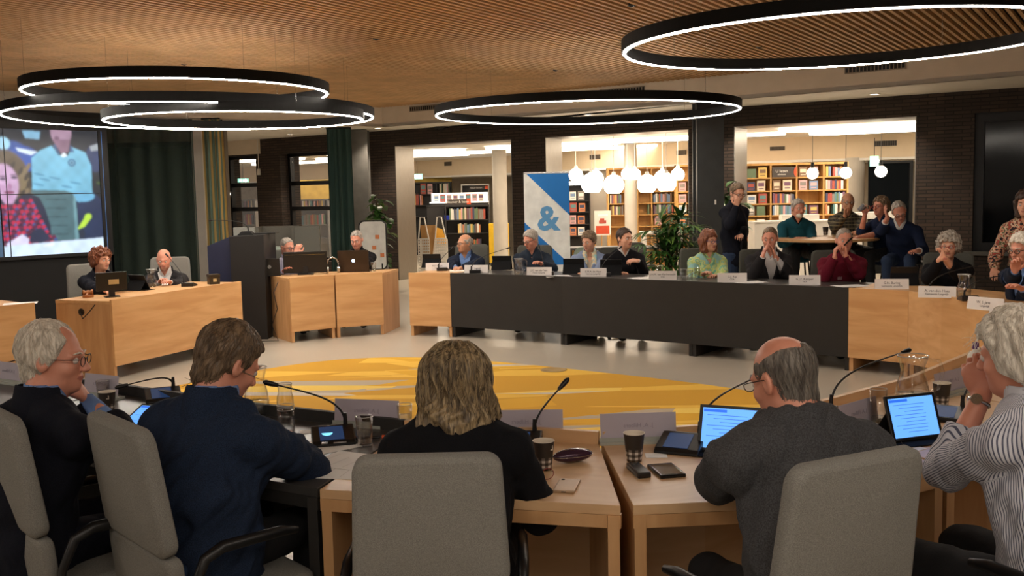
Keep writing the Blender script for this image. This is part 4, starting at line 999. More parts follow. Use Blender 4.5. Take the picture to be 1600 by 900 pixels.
o = thing('white_desk', 'white desk right behind the young man', 'desk', (on_y(1030, 366, 19.3).x, 19.3, 0)); b = MB(); b.bx((-.35, -.3, .90), (.45, .3, .94)); b.build('table_top', WHITE, o)
for sx in (-.3, .4): b = MB(); b.bx((sx-.02, -.25, 0), (sx+.02, .25, .90)); b.build('leg', WHITE, o)
# ------------------------------------------------------------------ curtains
def curtain(name, label, pts, z0, z1, m, amp, wl, group=None, cat='curtain'):
    """pts: plan polyline; folds of amplitude amp and wavelength wl"""
    pts = [Vector((p[0], p[1])) for p in pts]; out = []; s = 0.
    for a, c in zip(pts, pts[1:]):
        l = (c-a).length; d = (c-a)/l; n = Vector((-d.y, d.x)); k = max(2, int(l/wl*10))
        for i in range(k):
            u = i/k*l; ph = (s+u)/wl*2*PI; out.append((a+d*u, n, ph))
        s += l
    out.append((pts[-1], n, s/wl*2*PI))
    mid = (pts[0]+pts[-1])/2; t = thing(name, label, cat, (mid.x, mid.y, 0), 0, group); vs = []; rows = 14
    for j in range(rows+1):
        f = j/rows; z = z0+(z1-z0)*f
        for p, n, ph in out:
            A = amp*(.7+.3*math.sin(ph*.37+1)+.25*(1-f)*math.sin(ph*.21)); q = p+n*(A*math.sin(ph+.25*math.sin(f*3+ph*.3))); vs.append((q.x-mid.x, q.y-mid.y, z))
    N = len(out); fs = [(j*N+i, j*N+i+1, (j+1)*N+i+1, (j+1)*N+i) for j in range(rows) for i in range(N-1)]
    b = MB(); b.add(vs, fs, 0, True); b.build('cloth', m, t)
    b = MB(); b.tube([(p.x-mid.x, p.y-mid.y, z1+.012) for p in pts], .014, 8); b.build('curtain_rail', BLKM, t); return t
def sheer(name, col, alpha):
    m, nt, b = _new(name); N = nt.nodes
    b.inputs['Base Color'].default_value = (*col, 1); b.inputs['Roughness'].default_value = .95
    w = N.new('ShaderNodeTexNoise'); w.inputs['Scale'].default_value = 200
    t = N.new('ShaderNodeBsdfTransparent'); mx = N.new('ShaderNodeMixShader')
    lw = N.new('ShaderNodeLayerWeight'); lw.inputs['Blend'].default_value = .5
    ma = N.new('ShaderNodeMath'); ma.operation = 'MULTIPLY_ADD'; ma.inputs[1].default_value = 1-alpha; ma.inputs[2].default_value = alpha; ma.use_clamp = True
    sx_ = N.new('ShaderNodeSeparateXYZ'); tc_ = N.new('ShaderNodeTexCoord'); L(nt, tc_.outputs['Object'], sx_.inputs[0])
    mm = N.new('ShaderNodeMath'); mm.operation = 'MULTIPLY'; mm.inputs[1].default_value = 21; L(nt, sx_.outputs[0], mm.inputs[0]); sn = N.new('ShaderNodeMath'); sn.operation = 'SINE'; L(nt, mm.outputs[0], sn.inputs[0])
    ml = N.new('ShaderNodeMath'); ml.operation = 'MULTIPLY_ADD'; ml.inputs[1].default_value = .32; L(nt, sn.outputs[0], ml.inputs[0]); L(nt, lw.outputs['Facing'], ml.inputs[2])      # woven bands, dense and open in turn
    L(nt, ml.outputs[0], ma.inputs[0]); L(nt, ma.outputs[0], mx.inputs[0]); L(nt, t.outputs[0], mx.inputs[1]); L(nt, b.outputs[0], mx.inputs[2])
    L(nt, mx.outputs[0], N['Material Output'].inputs['Surface']); return m
SHEER = sheer('sheer_green', srgb(62, 76, 68), .50)
CG = mat('curtain_green', srgb(46, 72, 68), .9, var=.12, scale=2, bump=.1); CGL = stripes('curtain_green_grey', srgb(84, 104, 90), srgb(176, 146, 84), 15, 0, .68); CY = mat('curtain_lining', srgb(178, 146, 78), .9)
def xat(px, y): return on_y(px, 300, y).x
curtain('sheer_curtain', 'sheer dark green curtain between the video wall and the white post', [(xat(172, 16.3), 16.3), (xat(306, 16.6), 16.6)], .03, LOWZ-.03, SHEER, .045, .24)
curtain('striped_curtain', 'grey-green curtain with mustard lining right of the white post', [(xat(320, 16.4), 16.4), (xat(349, 16.4), 16.4)], .03, LOWZ-.03, CGL, .07, .14)
o = curtain('curtain_lining', 'mustard lining hanging behind the grey-green curtain', [(xat(321, 16.5), 16.52), (xat(352, 16.5), 16.52)], .03, LOWZ-.05, CY, .05, .14)
yb = 19.3; curtain('gathered_curtain', 'gathered dark green curtain beside the grey column', [(xat(512, yb), yb+.1), (xat(530, yb), yb-.05), (xat(552, yb), yb)], .03, LOWZ-.03, CG, .045, .12)
# ------------------------------------------------------------------ video wall
VR, VD = Vector((-6.18, 15.05)), Vector((-.683, -.730))      # right edge, direction to the left
zt, zb = 2.80, 1.00
BLKW = mat('wall_black_paint', srgb(16, 16, 17), .8)
ang = math.atan2(-VD.y, -VD.x)
bp_ = Vector((VR.x, VR.y, 0))
def vw(l, w, z):   # l metres to the left of the right edge, w towards the room
    return bp_+Vector((VD.x, VD.y, 0))*l+Vector((-VD.y, VD.x, 0))*-w+Vector((0, 0, z))
vn = Vector((-VD.y, VD.x, 0)); vn = vn if vn.y < 0 else -vn
def vbox(b, l0, l1, w0, w1, z0, z1, mi=0):
    # local frame of the thing: x from left to right, y away from the room
    b.bx((-l1, -w1, z0), (-l0, -w0, z1), mi)
b = MB(); vbox(b, -.14, 6.5, -.25, -.05, 0, LOWZ); o = struct(b.build('wall_left', BLKW)); place(o, bp_, ang)
t = thing('video_wall', 'large video wall showing a woman at a microphone and a man in a blue shirt', 'screen', tuple(bp_), ang)
b = MB(); vbox(b, -.16, 5.2, -.05, -.01, zb-.06, zt+.12); b.build('frame', BLK, t)
def paint():
    """the broadcast picture, as colours on a fine grid"""
    Wd, Hd = 260, 300; img = np.zeros((Hd, Wd, 3)); yy, xx = np.mgrid[0:Hd, 0:Wd]; X = xx/Wd*163; Y = 205+yy/Hd*200   # photo pixels
    Y = Y
    def blend(mask, c, soft=None): 
        m = mask[..., None].astype(float) if mask.dtype == bool else mask[..., None]; img[...] = img*(1-m)+np.array(srgb(*c))*m
    def poly(pts, c):
        inside = np.zeros(X.shape, bool); n = len(pts)
        for i in range(n):
            (x0, y0), (x1, y1) = pts[i], pts[(i+1) % n]
            if y0 == y1: continue
            cond = ((y0 > Y) != (y1 > Y)) & (X < (x1-x0)*(Y-y0)/(y1-y0)+x0); inside ^= cond
        blend(inside, c)
    def el(cx, cy, rx, ry, c, a=0):
        ca, sa = math.cos(a), math.sin(a); u = ((X-cx)*ca+(Y-cy)*sa)/rx; v = (-(X-cx)*sa+(Y-cy)*ca)/ry; blend(np.clip((1.08-np.sqrt(u*u+v*v))*8, 0, 1), c)
    blend(X > -1, (18, 26, 38))
    el(20, 250, 30, 26, (26, 66, 140)); el(40, 252, 24, 20, (30, 74, 160)); poly([(28, 234), (62, 240), (52, 246), (32, 240)], (210, 226, 240)); poly([(40, 207), (68, 208), (66, 221), (44, 219)], (120, 170, 200)); el(10, 228, 10, 10, (150, 200, 225))
    el(150, 250, 14, 22, (34, 52, 92)); poly([(143, 230), (160, 224), (160, 236), (145, 238)], (150, 158, 164))
    poly([(140, 300), (158, 320), (165, 404), (120, 404), (118, 320)], (28, 44, 78)); el(163, 330, 4, 12, (170, 190, 190)); el(164, 350, 3, 16, (150, 175, 190)); poly([(150, 288), (164, 288), (162, 294), (150, 292)], (60, 80, 40))
    poly([(50, 300), (52, 250), (66, 238), (84, 230), (96, 245), (108, 247), (116, 232), (136, 240), (144, 262), (143, 312), (122, 322), (96, 304)], (112, 178, 206))
    el(128, 312, 18, 9, (104, 170, 206)); poly([(86, 230), (90, 227), (97, 244), (94, 246)], (50, 80, 120)); poly([(97, 246), (103, 240), (108, 246), (101, 249)], (220, 232, 240)); poly([(114, 228), (119, 240), (112, 240)], (60, 100, 150))
    el(100, 208, 16, 22, (158, 128, 150)); poly([(86, 220), (114, 220), (110, 240), (98, 242)], (128, 96, 118)); el(93, 218, 4, 3, (110, 80, 104)); el(114, 257, 6, 6, (54, 98, 140)); el(114, 257, 3.6, 3.6, (120, 180, 205)); el(114, 257, 2, 2, (50, 80, 120))
    for q in ((62, 276), (70, 284), (118, 290), (60, 292), (104, 296), (86, 282)): el(q[0], q[1], 9, 1.6, (78, 140, 176), .2)
    poly([(46, 300), (100, 302), (112, 306), (116, 314), (117, 382), (60, 384), (44, 330)], (72, 104, 112))
    for q in range(5): poly([(70, 315+q*14), (102, 316+q*14), (102, 317.5+q*14), (70, 316.6+q*14)], (40, 66, 76))
    poly([(113, 308), (117, 316), (118, 382), (112, 382)], (104, 146, 156))
    poly([(117, 364), (132, 342), (139, 341), (139, 348), (128, 362), (118, 366)], (176, 214, 64)); el(134, 346, 6, 5, (176, 214, 64), -.6); el(124, 374, 4, 8, (30, 40, 60))
    el(8, 278, 36, 40, (92, 78, 62)); el(30, 300, 18, 26, (96, 80, 58)); el(26, 268, 16, 18, (84, 70, 54)); el(38, 286, 8, 20, (120, 104, 76))
    for k in range(26): el(14+24*math.sin(k*1.7)+8, 262+k*2.2, 3, 7, (120, 104, 80) if k % 2 else (54, 46, 40), .5)
    el(6, 292, 23, 32, (196, 160, 196)); el(3, 312, 18, 20, (186, 146, 184)); el(5, 283, 5, 2, (60, 50, 76)); el(23, 281, 5, 2, (60, 50, 76)); el(5, 279, 6, 1.3, (110, 84, 110)); el(23, 277, 6, 1.3, (110, 84, 110)); el(15, 295, 3.5, 5, (170, 120, 160)); el(14, 304, 8, 2.4, (130, 60, 96))
    poly([(-1, 312), (6, 322), (20, 322), (30, 310), (44, 305), (60, 313), (68, 330), (75, 360), (75, 384), (-1, 392)], (26, 34, 60))
    rr = np.random.RandomState(5)
    for i in range(12):
        for j in range(9):
            x, y = -4+i*7.2+(j % 2)*3.6, 318+j*8.4
            if (x < 30 and y > 320+max(0, (12-x))*.2) or (x >= 28 and y > 306+abs(x-46)*.5): 
                if x < 40+(y-306)*.55: el(x, y, 3.4, 3.6, (184, 30, 70) if (i+j) % 3 else (96, 24, 60)); el(x+2.8, y+3.9, 2.6, 2.8, (50, 80, 140) if i % 2 else (22, 30, 56))
    poly([(44, 366), (60, 360), (74, 378), (60, 386), (40, 382)], (34, 42, 70)); poly([(4, 384), (30, 370), (40, 378), (38, 388), (6, 396)], (212, 208, 236))
    poly([(-1, 388), (80, 384), (140, 382), (164, 380), (164, 410), (-1, 410)], (206, 226, 248)); poly([(60, 389), (80, 386), (78, 390), (62, 392)], (230, 240, 250)); poly([(160, 204), (164, 204), (164, 410), (161, 410)], (60, 120, 190))
    sh_ = 1+.10*np.sin(X*.11+Y*.05)*np.sin(Y*.09)+.06*np.sin(X*.31+1)*np.sin(Y*.27); img *= sh_[..., None]; img = img+.012
    k = np.ones(3)/3
    for c in range(3):
        for _ in range(5):
            img[..., c] = np.apply_along_axis(lambda r: np.convolve(np.pad(r, 1, 'edge'), k, 'valid'), 0, img[..., c]); img[..., c] = np.apply_along_axis(lambda r: np.convolve(np.pad(r, 1, 'edge'), k, 'valid'), 1, img[..., c])
    return img
img = paint(); Hd, Wd, _ = img.shape
vs = []; 
# the picture fills the visible length of the wall, measured along the screen
pR, n_ = None, 0
def scr(px, py):
    d = ray(px, py); w = vn; o = Vector((0, 0, H)); P0 = bp_+Vector((0, 0, 0)); t_ = (P0-o).dot(w)/d.dot(w); p = o+d*t_; return (p-bp_).dot(Vector((VD.x, VD.y, 0))), p.z
l0 = scr(0, 300)[0]
me = bpy.data.meshes.new('picture'); gx = np.linspace(0, 1, Wd); V = []
LT = l0+.02
for j in range(Hd):
    for i in range(Wd):
        l = LT*(1-((i/(Wd-1)*163) if False else 0)) if False else 0
        V.append((0, 0, 0))
ii, jj = np.meshgrid(np.arange(Wd), np.arange(Hd)); 
# photo column -> length along the wall (perspective of a wall seen askew, sampled once)
ls = np.array([scr(163*i/(Wd-1), 300)[0] for i in range(Wd)]); zz = zt-(zt-zb)*np.arange(Hd)/(Hd-1)
V = np.stack([-ls[ii], np.full(ii.shape, -.0), zz[jj]], -1).reshape(-1, 3); idx = np.arange(Wd*Hd).reshape(Hd, Wd)
Q = np.stack([idx[:-1, :-1], idx[1:, :-1], idx[1:, 1:], idx[:-1, 1:]], -1).reshape(-1, 4)
m, nt, b_ = _new('screen_picture'); at = nt.nodes.new('ShaderNodeAttribute'); at.attribute_name = 'picture'
b_.inputs['Base Color'].default_value = (.01, .01, .01, 1); b_.inputs['Roughness'].default_value = .3; L(nt, at.outputs['Color'], b_.inputs['Emission Color']); b_.inputs['Emission Strength'].default_value = 1.0
o = np_mesh('picture', V, Q, m, t, smooth=False); o.location = (0, -.012, 0)
ca = o.data.color_attributes.new('picture', 'FLOAT_COLOR', 'POINT'); ca.data.foreach_set('color', np.concatenate([img.reshape(-1, 3), np.ones((Wd*Hd, 1))], 1).astype(np.float32).ravel())
b = MB(); vbox(b, l0+.02, 5.1, .0, .012, zb, zt); b.build('screen_rest', emission('screen_glow', srgb(60, 84, 110), .8), t)
lz = scr(10, 300)[0]; zc = scr(80, 303)[1]
b = MB(); vbox(b, lz-.006, lz+.006, .013, .02, zb, zt); vbox(b, 0, 5.1, .013, .02, zc-.006, zc+.006); b.build('bezel', BLK, t)
b = MB(); vbox(b, -.05, .0, -.0, .03, zb-.05, zt+.06); vbox(b, -.05, 5.2, 0, .03, zt, zt+.10); vbox(b, -.05, 5.2, 0, .03, zb-.05, zb); b.build('frame_edge', BLK, t)
# ------------------------------------------------------------------ lectern
p0, p1 = on_z(348, 540, 0), on_z(407, 533, 0)
t = thing('lectern', 'tall black lectern with a navy slanted side between the two oak desks', 'lectern', (-3.33, 12.5, 0), .0)
b = MB(); ztl = 1.30; b.extr([(0, 0), (.42, 0), (.42, ztl), (0, ztl-.02)], ((1, 0, 0), (0, 0, 1), (0, 1, 0), (-.13, -.30, 0)), .62); b.build('body', mat('lectern_black', srgb(20, 19, 19), .6), t, bevel=.004)
b = MB(); b.extr([(-.30, 0), (0, 0), (0, ztl-.015), (-.30, ztl-.13)], ((1, 0, 0), (0, 0, 1), (0, 1, 0), (-.131, -.22, 0)), .5); b.build('navy_wing', mat('lectern_navy', srgb(24, 34, 66), .5), t, bevel=.004)
def gooseneck(t, base, tip, bend=.5, r=.0045, head=.045, hr=.011):
    base, tip = Vector(base), Vector(tip); d = tip-base; up_ = Vector((0, 0, 1)); pts = []
    c1 = base+up_*min(.13, d.length*.3); 
    for k in range(15):
        s = k/14; q = (1-s)**3*base+3*(1-s)**2*s*(c1)+3*(1-s)*s*s*(c1+(tip-c1)*.35)+s**3*tip; pts.append(q)
    b = MB(); b.tube(pts, [r*1.15-.00015*k for k in range(15)], 8); b.cyl(base, base+up_*.05, r*2.2, r*1.5, 12); b.build('gooseneck', BLK, t)
    e = (pts[-1]-pts[-3]).normalized(); b = MB(); b.tube([tip-e*.012, tip, tip+e*head*.35, tip+e*head*.8, tip+e*head], [r*1.6, hr*.8, hr, hr*.95, hr*.35], 14); b.build('microphone_head', BLK, t)
lm = thing('lectern_microphone', 'gooseneck microphone on top of the black lectern', 'microphone', (-3.31, 12.42, ztl-.01)); b = MB(); b.extr([(-.10, 0), (.12, 0), (.06, .05), (-.04, .05)], ((1, 0, 0), (0, 0, 1), (0, 1, 0), (0, -.06, 0)), .12); b.build('base', BLK, lm, bevel=.004)
gooseneck(lm, (.03, 0, .05), tuple(on_y(331, 344, 12.35)-Vector((-3.31, 12.42, ztl-.01))), head=.04)
b = MB(); b.bx((-.14, -.10, 0), (.14, .10, .012)); o = b.build('tablet', BLK); 
place(o, (-3.08, 12.5, ztl+.002)); tag(o, 'thin dark tablet lying on the black lectern', 'tablet')
# ------------------------------------------------------------------ acoustic booth
yy = 17.0; BG1, BG2 = fabric('booth_felt', srgb(128, 126, 118), 120), fabric('booth_felt_pale', srgb(190, 194, 190), 120)
X = lambda px: on_y(px, 400, yy).x
zt_ = on_y(440, 353, yy).z; t = thing('acoustic_booth', 'grey felt booth screen with a pale left side behind the man in the striped shirt', 'booth', (X(440), yy, 0)); ox = X(440)
b = MB(); b.bx((X(375)-ox, -.35, .1), (X(408)-ox, -.28, zt_)); b.build('side_screen', BG2, t, bevel=.01)
b = MB(); b.bx((X(408)-ox, -.0, .1), (X(468)-ox, .08, zt_)); b.build('back_screen', BG1, t, bevel=.01)
b = MB(); b.bx((X(468)-ox, -.35, .1), (X(507)-ox, -.28, zt_)); b.build('side_screen', fabric('booth_felt_b', srgb(120, 120, 113), 120), t, bevel=.01)
b = MB(); b.bx((X(408)-ox, -.3, .1), (X(408)-ox+.05, .05, zt_)); b.bx((X(468)-ox-.05, -.3, .1), (X(468)-ox, .05, zt_)); b.build('back_screen', BG1, t)
b = MB(); b.bx((X(406)-ox, -.40, .42), (X(470)-ox, -.02, zt_-.62)); b.build('seat', fabric('booth_pale_green', srgb(178, 196, 186), 120), t, bevel=.02)
q = on_y(406, 395, 16.5); 
p = pillow(.72, .72, .30, .12, .06); o = thing('booth_backrest', 'pale green bench backrest before the booth', 'bench', (X(438), 16.4, 0)); b = xf(p, Matrix.Translation((0, 0, zt_-.62))); b.build('backrest', MATS['booth_pale_green'], o)
b = MB(); b.bx((-.3, -.05, 0), (-.25, .05, zt_-.6)); b.build('leg', BLKM, o); b = MB(); b.bx((.25, -.05, 0), (.3, .05, zt_-.6)); b.build('leg', BLKM, o)
# ------------------------------------------------------------------ mobile whiteboard
yy = 17.6; a, c = on_y(561, 346, yy), on_y(605, 420, yy); w, z0, z1 = c.x-a.x, c.z, a.z
t = thing('whiteboard', 'rounded white board with orange notes beside the grey column', 'board', ((a.x+c.x)/2, yy, 0)); pl = pillow(w, w, z1-z0, .03, .09, 0, 0); xf(pl, Matrix.Translation((0, 0, z0))); pl.build('board', mat('white_board', srgb(222, 222, 216), .25), t)
b = MB(); pts = []
for sx, sz, a0 in ((1, 1, 0), (-1, 1, 90), (-1, -1, 180), (1, -1, 270)):
    for k in range(6): an = math.radians(a0+18*k); pts.append((sx*(w/2-.09)+.09*math.cos(an), 0, (z0+z1)/2+sz*((z1-z0)/2-.09)+.09*math.sin(an)))
b.tube(pts, .018, 8, closed=True); b.build('rim', BLK, t)
for k, (dx, dz) in enumerate(((.08, .42), (.16, .18), (.02, .28))):
    b = MB(); b.box((dx, -.027, z0+dz*(z1-z0)*1.6), (.07, .004, .07), None); b.build('note', mat('note_orange', srgb(216, 132, 84), .7), t)
b = MB(); b.bx((-w*.35, -.02, 0), (-w*.3, .02, z0+.1)); b.bx((w*.3, -.02, 0), (w*.35, .02, z0+.1)); b.bx((-w*.4, -.2, 0), (w*.4, .2, .03)); b.build('stand', BLKM, t)
# ------------------------------------------------------------------ plants
def leaf(b, base, d, ln, w, droop, mi, up_=Vector((0, 0, 1)), n=6):
    d = Vector(d).normalized(); s = d.cross(up_); s = s.normalized() if s.length > .01 else Vector((1, 0, 0)); p = Vector(base); L_, R_, C_ = [], [], []
    for k in range(n+1):
        f = k/n; ww = w*math.sin(PI*min(1, f*.92+.05))**.8; L_.append(p+s*ww*.5+up_*ww*.12); R_.append(p-s*ww*.5+up_*ww*.12); C_.append(p.copy()); d = (d+Vector((0, 0, -droop/n))).normalized(); p = p+d*ln/n
    vs = L_+C_+R_; m = n+1; b.add(vs, [(k, m+k, m+k+1, k+1) for k in range(n)]+[(m+k, 2*m+k, 2*m+k+1, m+k+1) for k in range(n)], mi, True)
def plant(name, label, x, y, z0, h, kind, seed, pot=True, cat='plant'):
    rr = random.Random(seed); t = thing(name, label, cat, (x, y, 0))
    if pot: b = MB(); b.lathe([(.13, 0), (.17, .0), (.20, z0), (.185, z0), (.18, z0-.05), (.001, z0-.05)], n=28); b.build('pot', mat('pot_dark', srgb(70, 66, 60), .6), t)
    b = MB(); f = MB()
    if kind == 'palm':
        for k in range(15):
            a = rr.uniform(0, 6.28); r0 = rr.uniform(.02, .15); hh = h*rr.uniform(.35, .80); x1, y1 = r0*1.7*math.cos(a), r0*1.7*math.sin(a)
            b.tube([(r0*math.cos(a), r0*math.sin(a), z0-.05), (x1*.8, y1*.8, z0+hh*.5), (x1, y1, z0+hh)], .010, 6)
            for fr in range(5):
                az = rr.uniform(0, 6.28); el = rr.uniform(.1, 1.25); dd = Vector((math.cos(az)*math.cos(el), math.sin(az)*math.cos(el), math.sin(el))); st = Vector((x1, y1, z0+hh-rr.uniform(0, .25))); hub = st+dd*rr.uniform(.10, .24)
                b.tube([st, hub], .003, 5)
                for q in range(7):
                    an = (q-3)*.32; sd = dd.cross(Vector((0, 0, 1))).normalized(); l = (dd*math.cos(an)+sd*math.sin(an)).normalized(); leaf(f, hub, l, rr.uniform(.22, .36), .042, 1.0, rr.random() < .25)
    else:
        for k in range(16):
            a = rr.uniform(0, 6.28); hh = h*rr.uniform(.25, 1.); r0 = rr.uniform(.03, .22)*(.6+hh/h*.6); top = Vector((r0*math.cos(a), r0*math.sin(a), z0+hh)); b.tube([(0, 0, z0-.05), (top.x*.4, top.y*.4, z0+hh*.6), top], .008, 6)
            for q in range(5):
                az = rr.uniform(0, 6.28); leaf(f, top-Vector((0, 0, .09*q)), (math.cos(az), math.sin(az), .35), rr.uniform(.20, .32), rr.uniform(.10, .16), 1.2, rr.random() < .2)
    b.build('stem', mat('plant_stem', srgb(70, 62, 40), .7), t); tag(f.build('foliage', GREEN, t), kind='stuff'); return t
q = on_y(1052, 400, 13.3); plant('potted_palm', 'bushy potted palm between the young man and the woman in green', q.x, 13.4, .35, 1.15, 'palm', 4)
q = on_y(588, 350, 18.4); plant('potted_plant', 'broad-leaved green plant behind the whiteboard', q.x, 18.4, .45, 1.35, 'broad', 8)
q = on_y(1138, 330, 14.9); plant('potted_plant', 'green plant partly hidden behind the standing man', on_y(1139, 330, 15.9).x, 15.9, .45, 1.42, 'broad', 11)
# ------------------------------------------------------------------ banner
yy = 14.6; tl, tr = on_y(818, 271, yy), on_y(889, 270, yy); x0, x1 = tl.x, tr.x; w = x1-x0; zt_ = tl.z
t = thing('banner', 'white and blue roll-up banner with a blue ampersand', 'banner', ((x0+x1)/2, yy, 0)); BW, BB = mat('banner_white', srgb(232, 234, 230), .6), mat('banner_blue', srgb(20, 118, 200), .6, var=.04)
hgt = zt_-.10
def zz_(py): return on_y(850, py, yy).z
def xx_(px): return on_y(px, 300, yy).x-(x0+x1)/2
b = MB(); b.bx((-w/2, -.004, .10), (w/2, .004, zt_)); b.build('sheet', BW, t)
M_ = ((1, 0, 0), (0, 0, 1), (0, -1, 0), (0, -.0045, 0))
b = MB(); b.extr([(w/2, zz_(337)), (w/2, zt_-.01), (xx_(823), zt_-.01)], M_, .0015); b.extr([(-w/2, zz_(347)), (-w/2, zz_(347)-.9), (w/2, zz_(347)-.9-.0), (xx_(889), zz_(414))] [0:1]+[(-w/2, zz_(414)), (xx_(889), zz_(414))], M_, .0015); b.build('blue_triangle', BB, t)
AM = stripes('ampersand_blue', srgb(96, 156, 206), srgb(190, 208, 220), 60, axis=2, duty=.62)
o = text_obj('ampersand', '&', .50, AM, t, Matrix.Translation((xx_(855.5), -.0065, zz_(343))) @ Matrix.Rotation(-.0, 4, 'Y') @ Matrix.Rotation(PI/2, 4, 'X'), .0008, bold=.014)
b = MB(); b.bx((-w/2-.03, -.09, 0), (w/2+.03, .09, .10)); b.build('base', STEEL, t, bevel=.01)
b = MB(); b.cyl((0, .05, .1), (0, .02, zt_), .008, n=8); b.bx((-w/2, -.01, zt_), (w/2, .012, zt_+.015)); b.build('pole', CHROME, t)
# ------------------------------------------------------------------ high table and stools
c = on_z(1290, 371, 1.08); t = thing('high_table', 'round oak high table with black leg among the onlookers', 'table', (c.x, c.y, 0)); r_ = .66
b = MB(); b.lathe([(.01, 1.045), (r_-.01, 1.045), (r_, 1.05), (r_, 1.075), (r_-.006, 1.08), (.001, 1.08)], n=64); b.sm = [False]*len(b.sm); b.build('table_top', OAK, t)
b = MB(); b.cyl((0, 0, .04), (0, 0, 1.045), .16, .20, 4); b.build('pedestal', BLKM, t); b = MB(); b.cyl((0, 0, 0), (0, 0, .04), .34, n=32); b.build('foot', BLKM, t)
HT = c
def stool(lb, x, y, z=.78):
    t = thing('bar_stool', lb, 'stool', (x, y, 0), 0, 'bar stools round the high table'); b = MB(); b.lathe([(.001, z-.04), (.17, z-.04), (.19, z-.02), (.19, z-.005), (.17, z), (.001, z)], n=28); b.build('seat', BLK, t)
    for k in range(4): a = PI/4+k*PI/2; b = MB(); b.cyl((.22*math.cos(a), .22*math.sin(a), 0), (.12*math.cos(a), .12*math.sin(a), z-.04), .012, n=8); b.build('leg', BLKM, t)
    b = MB(); b.tube([(.19*math.cos(q), .19*math.sin(q), .28) for q in np.linspace(0, 2*PI, 25)[:-1]], .008, 6, closed=True); b.build('foot_ring', CHROME, t)
# ------------------------------------------------------------------ people
def skin(name, c): 
    m, nt, b = _new(name); N = nt.nodes
    tc = N.new('ShaderNodeTexCoord'); n = N.new('ShaderNodeTexNoise'); n.inputs['Scale'].default_value = 22; n.inputs['Detail'].default_value = 4
    L(nt, tc.outputs['Object'], n.inputs['Vector'])
    r = N.new('ShaderNodeValToRGB'); r.color_ramp.elements[0].position = .3; r.color_ramp.elements[1].position = .7
    r.color_ramp.elements[0].color = (c[0]*.95, c[1]*.88, c[2]*.84, 1); r.color_ramp.elements[1].color = (min(1, c[0]*1.08), c[1]*1.08, c[2]*1.08, 1)
    L(nt, n.outputs['Fac'], r.inputs[0]); L(nt, r.outputs[0], b.inputs['Base Color'])
    b.inputs['Roughness'].default_value = .48; b.inputs['Subsurface Weight'].default_value = .0
    return m
SKIN = skin('skin_fair', srgb(226, 170, 142)); SKIN_R = skin('skin_ruddy', srgb(216, 150, 126)); SKIN_T = skin('skin_tan', srgb(205, 150, 116))
LIP = mat('lip', srgb(186, 112, 98), .45); EYE_W = mat('eye_white', srgb(215, 205, 198), .25, var=.02); IRIS = mat('eye_iris', srgb(45, 38, 34), .2)
def hairmat(name, c1, c2, rough=.5):
    m, nt, b = _new(name); N = nt.nodes
    tc = N.new('ShaderNodeTexCoord'); mp = N.new('ShaderNodeMapping'); mp.inputs['Scale'].default_value = (90, 90, 14)
    L(nt, tc.outputs['Object'], mp.inputs[0]); n = N.new('ShaderNodeTexNoise'); n.inputs['Scale'].default_value = 1.; n.inputs['Detail'].default_value = 3; n.inputs['Distortion'].default_value = .8
    L(nt, mp.outputs[0], n.inputs['Vector']); r = N.new('ShaderNodeValToRGB')
    r.color_ramp.elements[0].position = .35; r.color_ramp.elements[1].position = .65
    r.color_ramp.elements[0].color = (*c1, 1); r.color_ramp.elements[1].color = (*c2, 1)
    L(nt, n.outputs['Fac'], r.inputs[0]); L(nt, r.outputs[0], b.inputs['Base Color']); b.inputs['Roughness'].default_value = rough
    bp = N.new('ShaderNodeBump'); bp.inputs['Strength'].default_value = .6; bp.inputs['Distance'].default_value = .004
    L(nt, n.outputs['Fac'], bp.inputs['Height']); L(nt, bp.outputs[0], b.inputs['Normal'])
    return m
def V3(*a): return np.array(a, float)
def nrm(v): v = np.array(v, float); return v/max(1e-9, np.sqrt(v@v))
def headmat(yaw, pitch, roll):
    """yaw + = to the person's left, pitch + = down, roll + = towards the right shoulder"""
    return np.array(Matrix.Rotation(math.radians(yaw), 3, 'Z') @ Matrix.Rotation(math.radians(-pitch), 3, 'X') @ Matrix.Rotation(math.radians(roll), 3, 'Y'))
